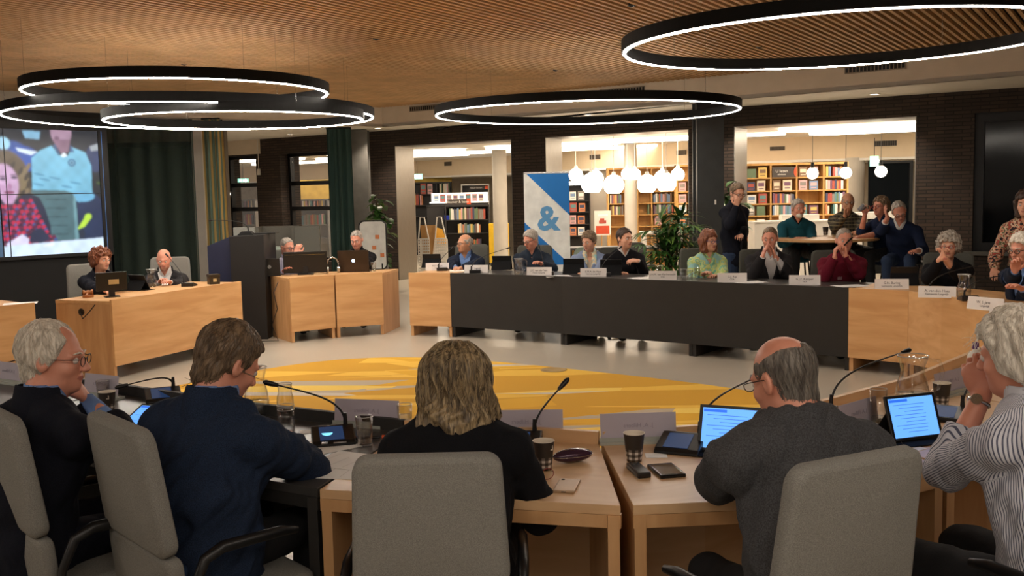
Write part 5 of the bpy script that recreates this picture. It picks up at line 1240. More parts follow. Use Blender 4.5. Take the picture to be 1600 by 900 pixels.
HAIR = {   # low: below this height (at y) no hair; high: above it no hair
 'short': dict(low=[(-.14, -.12), (-.06, -.095), (-.02, -.035), (.015, -.01), (.03, .03), (.06, .062), (.085, .085), (.12, .12)], t=.012, n=.004, f=140),
 'swept': dict(low=[(-.14, -.10), (-.06, -.09), (-.02, -.045), (.012, -.02), (.028, .0), (.045, .05), (.065, .09), (.12, .15)], high=[(-.14, .16), (-.02, .135), (.02, .115), (.06, .05)], t=.016, n=.004, f=90),
 'tonsure': dict(low=[(-.12, -.12), (-.06, -.095), (-.02, -.035), (.02, -.01), (.03, .01), (.05, .05), (.12, .12)], high=[(-.14, .080), (-.08, .080), (-.03, .070), (.03, .05), (.06, .03)], t=.004, n=.0015, f=120),
 'crop': dict(low=[(-.12, -.07), (-.06, -.06), (-.02, -.02), (.015, .0), (.03, .04), (.055, .07), (.08, .09), (.12, .12)], t=.006, n=.002, f=180),
 'receding': dict(low=[(-.12, -.08), (-.06, -.07), (-.02, -.03), (.015, -.01), (.02, .05), (.04, .085), (.08, .12), (.12, .14)], t=.010, n=.004, f=140),
 'ring': dict(low=[(-.12, -.095), (-.06, -.085), (-.02, -.035), (.02, -.01), (.03, .01), (.05, .05), (.12, .12)], high=[(-.14, .045), (-.05, .065), (.03, .05), (.06, .03)], t=.012, n=.005, f=120),
 'ring_thin': dict(low=[(-.12, -.085), (-.06, -.075), (-.02, -.03), (.02, -.01), (.03, .01), (.045, .05), (.12, .12)], high=[(-.14, .03), (-.05, .05), (.03, .04), (.06, .02)], t=.006, n=.003, f=150),
 'full': dict(low=[(-.14, -.10), (-.06, -.09), (-.02, -.05), (.02, -.03), (.035, .02), (.06, .052), (.085, .07), (.12, .09)], t=.022, n=.008, f=110),
 'curly': dict(low=[(-.16, -.10), (-.06, -.095), (-.02, -.07), (.03, -.045), (.05, .03), (.075, .05), (.11, .06), (.15, .07)], t=.034, n=.018, f=95),
 'bob': dict(low=[(-.2, -.16), (-.02, -.15), (.035, -.14), (.045, .03), (.075, .05), (.10, .07), (.15, .09)], t=.028, n=.010, f=70),
 'updo': dict(low=[(-.14, -.08), (-.06, -.07), (-.02, -.04), (.02, -.02), (.04, .03), (.07, .058), (.10, .08)], t=.016, n=.008, f=120),
}
def add_head(f, C, R, N, neck=.056, sx=1., k=1.):
    def T(p): return C+R@(np.array(p, float)*k)
    f.ell(T((0, -.012, .028)), (.074*sx*k, .094*k, .088*k), R, .01)
    f.ell(T((0, .020, -.030)), (.064*sx*k, .070*k, .085*k), R, .03)
    f.ell(T((0, .034, -.076)), (.050*sx*k, .050*k, .042*k), R, .03)
    f.ell(T((0, .066, -.100)), (.023*k, .021*k, .018*k), R, .025)
    for s in (-1, 1):
        f.ell(T((.042*s, .058, -.034)), (.022*k, .020*k, .020*k), R, .02)
        f.cone(T((.008*s, .089, .014)), T((.045*s, .074, .012)), .009*k, .008*k, .016)
        f.ell(T((.031*s, .099, -.005)), (.016*k, .016*k, .010*k), R, .014, True)
        f.ell(T((.079*s*sx, -.010, -.008)), (.010*k, .021*k, .033*k), R@np.array(Matrix.Rotation(.25*s, 3, 'Z')), .008)
        f.ell(T((.088*s*sx, -.006, -.004)), (.007*k, .010*k, .016*k), R, .006, True)
        f.ell(T((.010*s, .101, -.039)), (.008*k, .009*k, .007*k), R, .006)
    f.cone(T((0, .090, .000)), T((0, .111, -.034)), .008*k, .0115*k, .014)
    f.ell(T((0, .087, -.061)), (.022*k, .011*k, .0055*k), R, .006)
    f.ell(T((0, .085, -.072)), (.019*k, .011*k, .0065*k), R, .006)
    f.ell(T((0, .100, -.0665)), (.022*k, .007*k, .0018*k), R, .003, True)
    f.cone(T((0, -.030, -.060)), N+V3(0, -.005, .02), neck, neck*1.06, .03)
    f.cone(T((0, .02, -.09)), N+V3(0, .03, .0), neck*.72, neck*.6, .03)
def add_hand(f, Wp, fd, pn, curl, side, k=1., spread=0., thumb=.6):
    """wrist Wp, fd finger direction, pn palm normal (the way fingers bend), side=+1: thumb towards +cross(fd,pn)"""
    fd = nrm(fd); pn = np.array(pn, float); pn = nrm(pn-fd*(pn@fd)); sd = np.cross(fd, pn)*side
    R = np.stack([sd, fd, pn], 1)
    f.ell(Wp+fd*.048*k, (.040*k, .054*k, .016*k), R, .012)
    f.ell(Wp+fd*.078*k, (.038*k, .020*k, .012*k), R, .010)
    for i, (o, ln) in enumerate(((.030, .073), (.010, .082), (-.010, .077), (-.029, .060))):
        p = Wp+fd*(.088-.006*abs(i-1))*k+sd*o*k; a = 0.; d0 = nrm(fd+sd*(o*spread*12))
        c = curl*(1+.08*i); r = (.0092 if i < 3 else .0080)*k
        for j, (q, b) in enumerate(((.46, .55), (.30, .95), (.24, .75))):
            a += c*b*1.15; d = d0*math.cos(a)+pn*math.sin(a); p2 = p+d*ln*q*k
            f.cone(p, p2, r*(1-.10*j), r*(.90-.10*j), .004); p = p2
    a = sd*.75+fd*.5+pn*.35*thumb; p = Wp+fd*.022*k+sd*.028*k; p2 = p+nrm(a)*.042*k
    f.cone(p, p2, .0155*k, .0115*k, .010)
    p3 = p2+nrm(fd*.8+sd*(.35-.5*thumb)+pn*.55*thumb)*.034*k; f.cone(p2, p3, .0112*k, .010*k, .004)
    p4 = p3+nrm(fd*.9-sd*.35*thumb+pn*.5*thumb)*.026*k; f.cone(p3, p4, .0100*k, .0085*k, .004)
def ik(S, T, l1, l2, hint):
    S, T = np.array(S, float), np.array(T, float); d = T-S; D = np.sqrt(d@d)
    if D > (l1+l2)*.995:
        k = min(1.12, D/((l1+l2)*.995)); l1 *= k; l2 *= k
        if D > (l1+l2)*.995: T = S+d/D*(l1+l2)*.995; d = T-S; D = (l1+l2)*.995
    if D < abs(l1-l2)*1.05+.06: D = max(D, .06)
    x = (l1*l1-l2*l2+D*D)/(2*D); y = math.sqrt(max(0, l1*l1-x*x)); u = nrm(d); h = np.array(hint, float); h = nrm(h-u*(h@u))
    return S+u*x+h*y, T
def person(label, head, face, skinm=SKIN, hair=None, hmat=None, lean=.10, hipd=None, sidel=0., hy=0., hp=5., hr=0., hands=None, hd=None, hints=(None, None),
           top='jacket', tm=None, inner=None, collar=None, vneck=(.07, .24), sleeve=1., trousers=None, size=1., fat=1., female=False, vox=.008, glasses=None,
           stand=False, hipz=.56, curl=(.45, .45), legs=True, beard=None, strands=0, group=None, extra=None, sh=None, shoulder_up=0., knees=None, neckl=1., scale_head=1., hseed=1, foldamp=.006, scarf=None, tilt=0.):
    """head: world centre of the head; face: degrees, the way the body faces (0 = +Y, 180 = camera)"""
    hw = np.array(head, float); a = math.radians(face)
    fwd = V3(-math.sin(a), math.cos(a), 0); rgt = V3(math.cos(a), math.sin(a), 0)
    hipw = hw-fwd*lean-rgt*sidel; hipw[2] = 0
    root = thing('person', label, 'person', tuple(hipw), a, group)
    B = np.stack([rgt, fwd, V3(0, 0, 1)], 1)
    def loc(p): return B.T@(np.array(p, float)-hipw)
    C = loc(hw); R = headmat(hy, hp, hr); hs = size*scale_head*(.96 if female else 1.)
    if stand: hipz = .92*size
    hip = V3(0, 0, hipz)
    # the neck's root lies below and behind the head
    N = C+V3(0, -.045, -.175*neckl)*hs + (R-np.eye(3))@V3(0, -.0, -.10)*.55
    up = nrm(N-hip); shw = (sh or (.165 if female else .188))*size
    sx = V3(1, 0, 0); sx = nrm(V3(math.cos(math.radians(tilt)), 0, math.sin(math.radians(tilt))))
    back = V3(0, -1, 0)
    chest = N-up*.19*size+V3(0, .0, 0); waist = hip+up*.10*size+back*.01
    mid = (chest+waist)/2+back*.03*size
    S = {s: N+sx*shw*s-up*.078*size+V3(0, .0, shoulder_up) for s in (-1, 1)}
    hands = hands or [None, None]; W_, E_ = {}, {}
    for i, s in enumerate((-1, 1)):
        t = hands[i]
        T = loc(t) if t is not None else S[s]+V3(.06*s, .22, -.38)
        hint = V3(*(hints[i])) if hints[i] is not None else V3(.55*s, -.35, -1.)
        E_[s], W_[s] = ik(S[s], T, .285*size, .255*size, hint)
    hd = hd or [None, None]; HD = {}
    for i, s in enumerate((-1, 1)):
        q = hd[i] or dict()
        fdir = V3(*q['fd']) if 'fd' in q else nrm(W_[s]-E_[s])
        pn = V3(*q['pn']) if 'pn' in q else (V3(0, 0, -1) if abs(fdir[2]) < .8 else V3(-s, 0, 0))
        HD[s] = (fdir, pn, q.get('side', s), q.get('spread', .15), q.get('thumb', .6))
    K = {}
    if stand:
        for s in (-1, 1): K[s] = (hip+V3(.09*s, 0, -.03), V3(.10*s, .03, .50*size), V3(.11*s, 0, .09))
    else:
        kx = knees or (.13, .44)
        for s in (-1, 1): K[s] = (hip+V3(.09*s, .02, -.02), V3(kx[0]*s, kx[1], hipz-.03), V3(kx[0]*s, kx[1]-.06, max(.09, hipz-.50)))
    allp = [C+V3(0, 0, .15), C-V3(0, 0, .1), hip, N]+list(S.values())+list(E_.values())+list(W_.values())+[W_[s]+HD[s][0]*.19 for s in (-1, 1)]
    upl = np.min(allp, 0)-.17, np.max(allp, 0)+.17
    kp = [q for s in (-1, 1) for q in K[s]]+[hip]
    def torso(f, o, kk=.035):
        g = fat
        f.ecap(hip+V3(0, 0, .0), waist, (.150*size*g+o, .115*size*g+o), (.138*size*g+o, .108*size*g+o), sx, kk)
        f.ecap(waist, mid, (.138*size*g+o, .108*size*g+o), (.150*size*g+o, .112*size*g+o), sx, kk)
        f.ecap(mid, chest, (.150*size*g+o, .112*size*g+o), (.152*size+o, .112*size+o), sx, kk)
        f.ecap(chest, N-up*.085*size, (.152*size+o, .112*size+o), (.125*size+o, .082*size+o), sx, kk+.01)
        f.cone(S[-1]*.74+S[1]*.26+up*.012, S[-1]*.26+S[1]*.74+up*.012, .060*size+o, .060*size+o, .05)
        for s in (-1, 1):
            f.cone(N+V3(.02*s, -.012, .010), S[s]+V3(-.03*s, -.005, .012), .040*size+o, .036*size+o, .045)
            f.cone(S[s]+V3(-.045*s, 0, -.01), S[s]+V3(-.006*s, 0, -.005), .050*size+o, .047*size+o, .03)
            if female: f.ell(chest+V3(.07*s, .085, -.0), (.058+o, .05+o, .056+o), None, .03)
    def arms(f, o, end=1.):
        o_ = o; o = o if o > .008 or top == 'shirt' else .001
        for s in (-1, 1):
            f.cone(S[s], E_[s], .049*size+o, .042*size+o, .028)
            Wp = E_[s]+(W_[s]-E_[s])*end
            f.cone(E_[s], E_[s]+(Wp-E_[s])*.35, .043*size+o*1.1, .042*size+o, .012)
            f.cone(E_[s]+(Wp-E_[s])*.35, Wp, .042*size+o, (.028+(.012 if end < 1 else 0))*size+o*.75, .012)
    # body: one continuous surface
    lo = np.minimum(upl[0], np.min(kp, 0)-.12); hi = np.maximum(upl[1], np.max(kp, 0)+.12)
    if not legs: lo = upl[0]
    lo[2] = max(lo[2], -.0)
    f = Field(lo, hi, vox)
    torso(f, -.010)
    for s in (-1, 1):
        if legs or 1:
            f.cone(K[s][0], K[s][1], .078, .055, .03); f.cone(K[s][1], K[s][2], .052, .038, .012)
            f.cone(K[s][2], K[s][2]+V3(0, .10, -.04), .036, .028, .02)
    f2 = f
    for s in (-1, 1):
        f2.cone(S[s], E_[s], .050*size, .040*size, .02); f2.cone(E_[s], W_[s], .040*size, .0265*size, .012)
        add_hand(f2, W_[s], HD[s][0], HD[s][1], curl[0 if s < 0 else 1], HD[s][2], size*(.92 if female else 1.), HD[s][3], HD[s][4])
    add_head(f2, C, R, N, .047 if female else .054*size, 1.0 if not female else .97, hs)
    V, Q = f.mesh(); V = smooth_mesh(V, Q, 1, .4)
    ctr = V[Q].mean(1); hl = (ctr-C)@R/hs
    lips = (((hl[:, 0]/.024)**2+((hl[:, 2]+.067)/.0105)**2) < 1) & (hl[:, 1] > .078)
    np_mesh('body', V, Q, [skinm, LIP], root, lips.astype(int))
    HM = Matrix.Translation(Vector(C)) @ Matrix([list(r) for r in R]).to_4x4() @ Matrix.Scale(hs, 4)
    for s in (-1, 1):
        e = MB(); e.sphere((.031*s, .0795, -.005), .0118, 14, 10)
        e.m = [1 if sum(((e.v[i][0]-.031*s)**2+(e.v[i][2]+.005)**2) for i in fc)/4 < .0055**2 and e.v[fc[0]][1] > .08 else 0 for fc in e.f]
        o = e.build('eye', [EYE_W, IRIS], root); o.matrix_basis = HM
    # hair
    if hair:
        st = HAIR[hair]; t = st['t']; far = vox > .0055; hv = .0045 if far else .0032
        hf = Field((-.15, -.19, -.34 if hair in ('long',) else -.19), (.15, .15, .20), hv)
        hf.ell((0, -.014, .030), (.074+t, .094+t, .088+t*.9), None, .01)
        if hair not in ('curly', 'bob'): hf.ell((0, -.043, -.052), (.059, .044+t, .062), None, .02)
        if hair in ('full', 'curly', 'bob'): hf.ell((0, -.03, -.01), (.076+t, .080+t, .09+t), None, .02)
        if hair == 'bob':
            for s in (-1, 1): hf.ecap((.055*s, -.01, .0), (.072*s, .0, -.115), (.035, .06), (.034, .055), (1, 0, 0), .03)
        if hair == 'updo': hf.ell((0, -.09, .06), (.04, .035, .04), None, .02)
        hf.noise(st['n'], st['f'], hseed, (1, 1, .6) if hair not in ('curly', 'updo') else (1, 1, 1))
        lw = np.array(st['low']); Y = hf.ax[1][None, :, None]; Z = hf.ax[2][None, None, :]; X = hf.ax[0][:, None, None]
        low = np.interp(Y, lw[:, 0], lw[:, 1]).astype(np.float32)
        cut = low-Z+.006*np.sin(X*150+hseed)*np.ones_like(Y)
        hf.a = np.maximum(hf.a, cut*.8)
        if 'high' in st:
            h_ = np.array(st['high']); hh = np.interp(Y, h_[:, 0], h_[:, 1]).astype(np.float32)
            hf.a = np.maximum(hf.a, (Z-hh+.008*np.sin(X*90+Y*60+hseed))*.8)
        # nothing of the hair inside the skull (keeps a scalp-thin shell) and a free face
        hf.ell((0, .10, -.05), (.050, .055, .085), None, .01, True)
        hV, hQ = hf.mesh(); hV = smooth_mesh(hV, hQ, 1, .4)
        ho = np_mesh('hair', hV, hQ, hmat, root); ho.matrix_basis = HM
        if strands:
            strand_mesh(ho, hV, hQ, hmat, strands, hseed, hair)
        br = MB()
        for s in (-1, 1): br.tube([(.012*s, .0955, .017), (.03*s, .0935, .023), (.048*s, .079, .018)], [.003, .0035, .002], 6)
        o = br.build('eyebrow', hmat, root); o.matrix_basis = HM
    if beard:
        bf = Field((-.1, -.06, -.17), (.1, .13, -.02), .0045)
        bf.ell((0, .036, -.078), (.056, .060, .052), None, .02); bf.ell((0, .072, -.098), (.032, .028, .028), None, .02)
        bf.noise(.003, 160, 3); bf.ell((0, .11, -.060), (.028, .03, .012), None, .006, True); bf.ell((0, .09, -.02), (.05, .04, .035), None, .01, True)
        bV, bQ = bf.mesh(); o = np_mesh('beard', bV, bQ, beard, root); o.matrix_basis = HM
    if glasses:
        g = MB(); r = .0016 if vox < .0055 else .0024
        for s in (-1, 1):
            g.tube([(.033*s+.023*math.cos(q), .107-.018*abs(.033*s+.023*math.cos(q))*1.2, -.006+.0165*math.sin(q)) for q in np.linspace(0, 2*PI, 19)[:-1]], r, 6, closed=True)
            g.tube([(.056*s, .103, .002), (.080*s, .06, .004), (.082*s, -.005, .004), (.080*s, -.02, -.012)], r, 6)
        g.tube([(-.010, .107, .0), (0, .110, .003), (.010, .107, .0)], r, 6)
        o = g.build('glasses', glasses, root); o.matrix_basis = HM
    # garments
    gv = max(vox, .0065) if vox > .0055 else vox
    def garment(name, o, m, end, cutfn=None, fold=foldamp, seed=0, dolong=0., cuff=0.):
        glo, ghi = upl[0].copy(), upl[1].copy(); glo[2] = max(glo[2], hipz-.22)
        g = Field(glo, ghi, gv); torso(g, o); arms(g, o, end)
        g.ecap(hip-V3(0, 0, .10+dolong), hip, (.160*size*fat+o, .125*size*fat+o), (.150*size*fat+o, .118*size*fat+o), sx, .03)
        g.noise(fold, 30, seed, (1, 1, .7)); g.noise(fold*.35, 70, seed+5, (1, 1, .7)); g.a -= fold*.55
        for s in (-1, 1):   # creases gather at the elbow
            g.ell(E_[s]+nrm(S[s]-E_[s])*.03, (.05+o, .05+o, .05+o), None, .03)
        # the neck hole
        nk = Field(glo, ghi, gv) if False else None
        g.cone(N+V3(0, .004, .012), C+R@V3(0, -.02, -.04), (.050 if female else .060)*size, .070, .008, True)
        for s in (-1, 1):     # the sleeve ends in a clean cuff
            d = nrm(W_[s]-E_[s]); q = E_[s]+(W_[s]-E_[s])*end+d*cuff
            sl = g.sl(q-.12, q+.12)
            if sl:
                X, Y, Z = g.P(sl); h = (X-q[0])*d[0]+(Y-q[1])*d[1]+(Z-q[2])*d[2]
                rad = np.sqrt(np.maximum(0, (X-q[0])**2+(Y-q[1])**2+(Z-q[2])**2-h*h))
                A = g.a[sl]; g.a[sl] = np.where((rad < .085) & (h > -.03), np.maximum(A, h), A)
        if cutfn is not None:
            X, Y, Z = g.ax[0][:, None, None], g.ax[1][None, :, None], g.ax[2][None, None, :]
            g.a = cutfn(g.a, X, Y, Z)
        gV, gQ = g.mesh(); gV = smooth_mesh(gV, gQ, 1, .4)
        go = np_mesh(name, gV, gQ, m, root)
        if m.name.startswith('shirt_striped'):      # stripes run along the cloth: a coordinate round the body or the sleeve
            cx_ = N[0]+(hip[0]-N[0])*(N[2]-gV[:, 2])/(N[2]-hip[2]); cy_ = N[1]+(hip[1]-N[1])*(N[2]-gV[:, 2])/(N[2]-hip[2]); u = np.arctan2(gV[:, 0]-cx_, -(gV[:, 1]-cy_))*.17; best = np.full(len(gV), 9.)
            segs = [(S[s], E_[s]) for s in (-1, 1)]+[(E_[s], W_[s]) for s in (-1, 1)]
            tor = np.abs(gV[:, 0]-(N[0]+hip[0])/2)-.165*size
            for a_, b_ in segs:
                ab = b_-a_; tt = np.clip(((gV-a_)@ab)/(ab@ab), 0, 1); q_ = gV-a_-tt[:, None]*ab; dd = np.sqrt((q_**2).sum(1))
                e1 = nrm(np.cross(ab, (0, 0, 1.)) if abs(nrm(ab)[2]) < .95 else np.cross(ab, (1., 0, 0))); e2 = np.cross(nrm(ab), e1)
                th_ = np.arctan2(q_@e2, q_@e1)*.062; sel = (dd < .085) & (dd < best) & (tor > -.02) & (tt > .06); u = np.where(sel, th_, u); best = np.where(sel, dd, best)
            at_ = go.data.attributes.new('stripe_u', 'FLOAT', 'POINT'); at_.data.foreach_set('value', u.astype(np.float32))
        return go
    def vcut(w, depth, lap=.006):
        def fn(A, X, Y, Z):
            zb = N[2]-depth; xc = N[0]+(hip[0]-N[0])*(N[2]-Z)/(N[2]-hip[2]); yc = N[1]+(hip[1]-N[1])*(N[2]-Z)/(N[2]-hip[2])
            hw_ = w*np.clip((Z-zb)/depth, 0, 1.1)+0*Z
            c = np.minimum(np.minimum(hw_-np.abs(X-xc), (Z-zb)*.8), (Y-yc)*.8-.0)
            A = A-lap*np.clip(1-np.abs(c+.022)/.022, 0, 1)*(Y > yc)
            return np.maximum(A, c)
        return fn
    jk = .017 if top == 'jacket' else .010
    if top == 'jacket':
        garment('shirt', .002, inner, 1., vcut(.024, .06, 0) if not female else vcut(.05, .10, 0), fold=.0015, cuff=.012)
        garment('jacket', jk, tm, 1., vcut(*vneck), seed=hseed)
    elif top == 'sweater':
        if inner: garment('shirt', .002, inner, sleeve, vcut(.03, .07, 0), fold=.0015, cuff=.010)
        garment('sweater', .014, tm, sleeve, vcut(*vneck), seed=hseed)
    else:
        garment('shirt', jk, tm, sleeve, vcut(*vneck) if vneck else None, seed=hseed)
    cm = collar if collar is not None else (inner if inner is not None else tm)
    if top == 'jacket':      # the jacket's own turned collar
        kf = Field(N-V3(.16, .16, .12), N+V3(.16, .16, .11), min(gv, .006)); r2 = (.066 if female else .076)*size
        b0, b1 = N+V3(0, -.010, -.05), N+V3(0, -.014, 0)+(C+R@V3(0, -.02, -.04)-N)*.58
        kf.cone(b0, b1, r2+.030, r2+.008, .004); k2 = Field(N-V3(.16, .16, .12), N+V3(.16, .16, .11), min(gv, .006)); k2.cone(b0-(b1-b0), b1+(b1-b0), r2+.004, r2-.004, .004)
        kf.a = np.maximum(kf.a, -k2.a); X, Y, Z = kf.ax[0][:, None, None], kf.ax[1][None, :, None], kf.ax[2][None, None, :]
        kf.a = np.maximum(kf.a, (Y-N[1])*.7-.012); kf.a = np.maximum(kf.a, Z-b1[2]+(Y-N[1])*.15)
        kV, kQ = kf.mesh()
        if len(kQ): kV = smooth_mesh(kV, kQ, 2, .5); np_mesh('jacket_collar', kV, kQ, tm, root)
    if cm is not False:
        cf = Field(N-V3(.13, .13, .09), N+V3(.13, .13, .11), min(gv, .006)); rr = (.053 if female else .064)*size
        ax0, ax1 = N+V3(0, -.004, -.015), N+(C+R@V3(0, -.02, -.04)-N)*.62
        cf.cone(ax0, ax1, rr+.012, rr+.004, .004); cf.a[...] = cf.a
        inn = Field(N-V3(.13, .13, .09), N+V3(.13, .13, .11), min(gv, .006)); inn.cone(N-(ax1-N)*1.5, ax1+(ax1-N)*2, rr+.003, rr-.004, .004)
        cf.a = np.maximum(cf.a, -inn.a)
        X, Y, Z = cf.ax[0][:, None, None], cf.ax[1][None, :, None], cf.ax[2][None, None, :]
        cf.a = np.maximum(cf.a, np.minimum((Y-N[1])*.7-.02, .016-np.abs(X-N[0])+(Z-N[2])*.5))
        cf.a = np.maximum(cf.a, (Z-ax1[2]-(N[1]-Y)*.12)); 
        cV, cQ = cf.mesh()
        if len(cQ): np_mesh('collar', cV, cQ, cm, root)
    if legs:
        p = Field(np.min(kp, 0)-.16, np.max(kp, 0)+.16, .012)
        p.ell(hip+V3(0, 0, -.02), (.17*fat, .135*fat, .12), None, .03)
        for s in (-1, 1):
            p.cone(K[s][0], K[s][1], .092, .068, .03); p.cone(K[s][1], K[s][2], .066, .056, .01)
        p.noise(.006, 40, 2); pV, pQ = p.mesh(); pV = smooth_mesh(pV, pQ, 1, .5)
        np_mesh('trousers', pV, pQ, trousers or MATS['cloth_black'], root)
        for s in (-1, 1):
            q = K[s][2]; sf = Field(q-V3(.1, .12, .1), q+V3(.1, .26, .09), .009)
            sf.ecap(q+V3(0, -.02, -.035), q+V3(0, .14, -.05), (.042, .04), (.04, .024), (1, 0, 0), .02)
            sf.a = np.maximum(sf.a, (q[2]-.088)-sf.ax[2][None, None, :])
            sV, sQ = sf.mesh(); np_mesh('shoe', sV, sQ, MATS['leather_black'], root)
    J = dict(C=C, N=N, S=S, E=E_, W=W_, R=R, root=root, HM=HM, loc=loc, HD=HD, chest=chest, hip=hip)
    if extra: extra(J)
    return root
def strand_mesh(ho, V, Q, m, n, seed, style, length=.10, parent=None, wave=.0):
    """fine locks lying over the hair's surface, same object's mesh"""
    rs = np.random.RandomState(seed); kd = KDTree(len(V))
    e1 = V[Q[:, 1]]-V[Q[:, 0]]; e2 = V[Q[:, 2]]-V[Q[:, 0]]; fn = np.cross(e1, e2); fn /= np.maximum(1e-12, np.sqrt((fn**2).sum(1)))[:, None]
    cs = V[Q].mean(1); kd = KDTree(len(cs))
    for i, c in enumerate(cs): kd.insert(c, i)
    kd.balance(); mb = MB(); crown = np.array((.01, -.05, .13))
    out = np.where(np.einsum('ij,ij->i', fn, cs-np.array((0, -.01, 0))) > 0)[0]
    for _ in range(n):
        i = out[rs.randint(len(out))]; p = cs[i]; nr = fn[i]; pts = []; ph = rs.uniform(0, 6); off = rs.uniform(.0005, .004); d0 = None
        K_ = 9; ln = length*rs.uniform(.5, 1.1)
        for j in range(K_):
            pts.append(tuple(p+nr*off*math.sin(min(1, j/2.)*1.57)))
            r = p-crown; t = r-nr*(r@nr); t = t+np.array((0, -.15, -.5))*.06*(1 if style != 'ring' else 1.5)
            t = t-nr*(t@nr); t = nrm(t); b = np.cross(nr, t)
            p = p+(t+b*.35*math.sin(ph+j*.9))*ln/K_
            co, ix, dist = kd.find(Vector(p))
            if dist < .012:
                nr = fn[ix]; p = p-nr*((p-cs[ix])@nr)
        mb.tube(pts, [rs.uniform(.0007, .0015)*(1-.75*abs(k/(K_-1)-.35)) for k in range(K_)], 3, caps=False)
    o = len(ho.data.vertices)
    me = tag(mb.build('hair_strands', m, ho), kind='stuff')
    return me
# ------------------------------------------------------------------ details worn by single people
def blonde_hair(J):
    HM, root = J['HM'], J['root']; hf = Field((-.20, -.22, -.33), (.20, .15, .17), .0042)
    hf.ell((0, -.014, .022), (.098, .115, .108), None, .02); hf.ecap((0, -.045, .03), (0, -.075, -.13), (.096, .078), (.108, .052), (1, 0, 0), .04)
    for s, k, z in ((-1, -.25, -.20), (1, -.12, -.19)):
        hf.ecap((.070*s, -.02, .03), (.098*s, -.030, z+.03), (.036, .070), (.030, .045), (1, 0, 0), .04)
    hf.cone((-.10, -.045, -.14), (-.125, -.05, -.205), .034, .014, .03); hf.cone((.10, -.05, -.14), (.128, -.045, -.20), .034, .014, .03); hf.cone((-.03, -.09, -.12), (-.01, -.10, -.20), .045, .016, .04); hf.cone((.05, -.085, -.12), (.04, -.095, -.185), .045, .016, .04)
    X, Y, Z = hf.ax[0][:, None, None], hf.ax[1][None, :, None], hf.ax[2][None, None, :]
    th = np.arctan2(X, -Y-.0); fall = np.clip((.06-Z)/.2, 0, 1)
    hf.a += .0040*np.sin(th*24+7*np.sin(Z*26+X*14)*fall)+.004*fall*np.sin(th*11+Z*40+2)
    for q, (x0, y0, x1, y1, zz, r0) in enumerate(((-.085, -.05, -.120, -.05, -.225, .030), (-.055, -.085, -.085, -.10, -.235, .028), (-.02, -.10, -.045, -.115, -.215, .028), (.015, -.10, .005, -.12, -.240, .028), (.045, -.09, .062, -.105, -.215, .028), (.08, -.06, .112, -.065, -.230, .030), (.10, -.02, .130, -.01, -.19, .028))):
        pp = [V3(x0+(x1-x0)*f+.014*math.sin(f*7+q*1.9), y0+(y1-y0)*f+.008*math.sin(f*6+q), -.10+(zz+.10)*f) for f in np.linspace(0, 1, 7)]
        for k in range(6): hf.cone(pp[k], pp[k+1], r0*(1-.12*k), r0*(1-.12*(k+1)), .012)
    hf.ell((0, .115, -.06), (.062, .065, .12), None, .02, True)
    V, Q = hf.mesh(); V = smooth_mesh(V, Q, 1, .4); fl_ = np.clip((.03-V[:, 2])/.12, 0, 1); tt = np.arctan2(V[:, 0], -V[:, 1]); V[:, 0] += fl_*.010*np.sin(V[:, 2]*52+tt*5); ho = np_mesh('hair', V, Q, HBL, root); ho.matrix_basis = HM
    kd = KDTree(len(V)); rr = np.random.RandomState(2)
    for i, v in enumerate(V): kd.insert(v, i)
    kd.balance(); mb = MB()
    for k in range(1100):
        a = rr.uniform(-2.4, 2.4); p = np.array((.02+.03*math.sin(a), -.03-.03*math.cos(a), .128)); pts = []; ph = rr.uniform(0, 6); off = rr.uniform(.0, .005); L0 = rr.uniform(.20, .36); n = 16; start = rr.randint(0, 7)
        for j in range(n):
            co, ix, ds = kd.find(Vector(p)); c = np.array(co); ctr = np.array((0, -.03, min(c[2], .03))); nr = nrm(c-ctr)
            if j >= 1 and c[2] > -.24: p = c+nr*off
            pts.append(tuple(p))
            out = np.array((math.sin(a), -math.cos(a), 0)); f = min(1, max(0, (.10-p[2])/.08)); d = nrm(out*(1-f)*.9+np.array((0, 0, -1.))*(.25+f)+nrm(np.cross(nr, (0, 0, 1.)))*.55*math.sin(ph+j*.75)*min(1, j/6))
            p = p+d*L0/n
        mb.tube(pts[start:], [rr.uniform(.0008, .0017)]*(n-start), 3, caps=False)
    tag(mb.build('hair_strands', HBL, ho), kind='stuff')
def watch(J, s):
    d = nrm(J['W'][s]-J['E'][s]); c = J['W'][s]-d*.025; b = MB(); u = nrm(np.cross(d, (0, 0, 1.))); w = np.cross(d, u)
    b.tube([c+(u*math.cos(q)*.033+w*math.sin(q)*.029) for q in np.linspace(0, 2*PI, 25)[:-1]], .006, 6, closed=True); b.build('watch_strap', CHROME, J['root'])
    n = J['HD'][s][1]; n = -nrm(n-d*(n@d)); p = c+n*.032; b = MB(); b.cyl(p-n*.004, p+n*.006, .017, n=20); b.build('watch_case', CHROME, J['root'])
def chain(J):
    N, ch = J['N'], J['chest']; b = MB()
    for s in (-1, 1):
        pts = [N+V3(.065*s, -.01, .01), N+V3(.078*s, .07, -.03), N+V3(.075*s, .115, -.09), N+V3(.060*s, .145, -.16), N+V3(.045*s, .155, -.20)]
        for i in range(14):
            f = i/13*(len(pts)-1); k = min(int(f), len(pts)-2); p = pts[k]+(pts[k+1]-pts[k])*(f-k); b.sphere(p+V3(0, .012, 0), (.014, .010, .014), 10, 6)
    b.build('lace_trim', WHITE, J['root'])
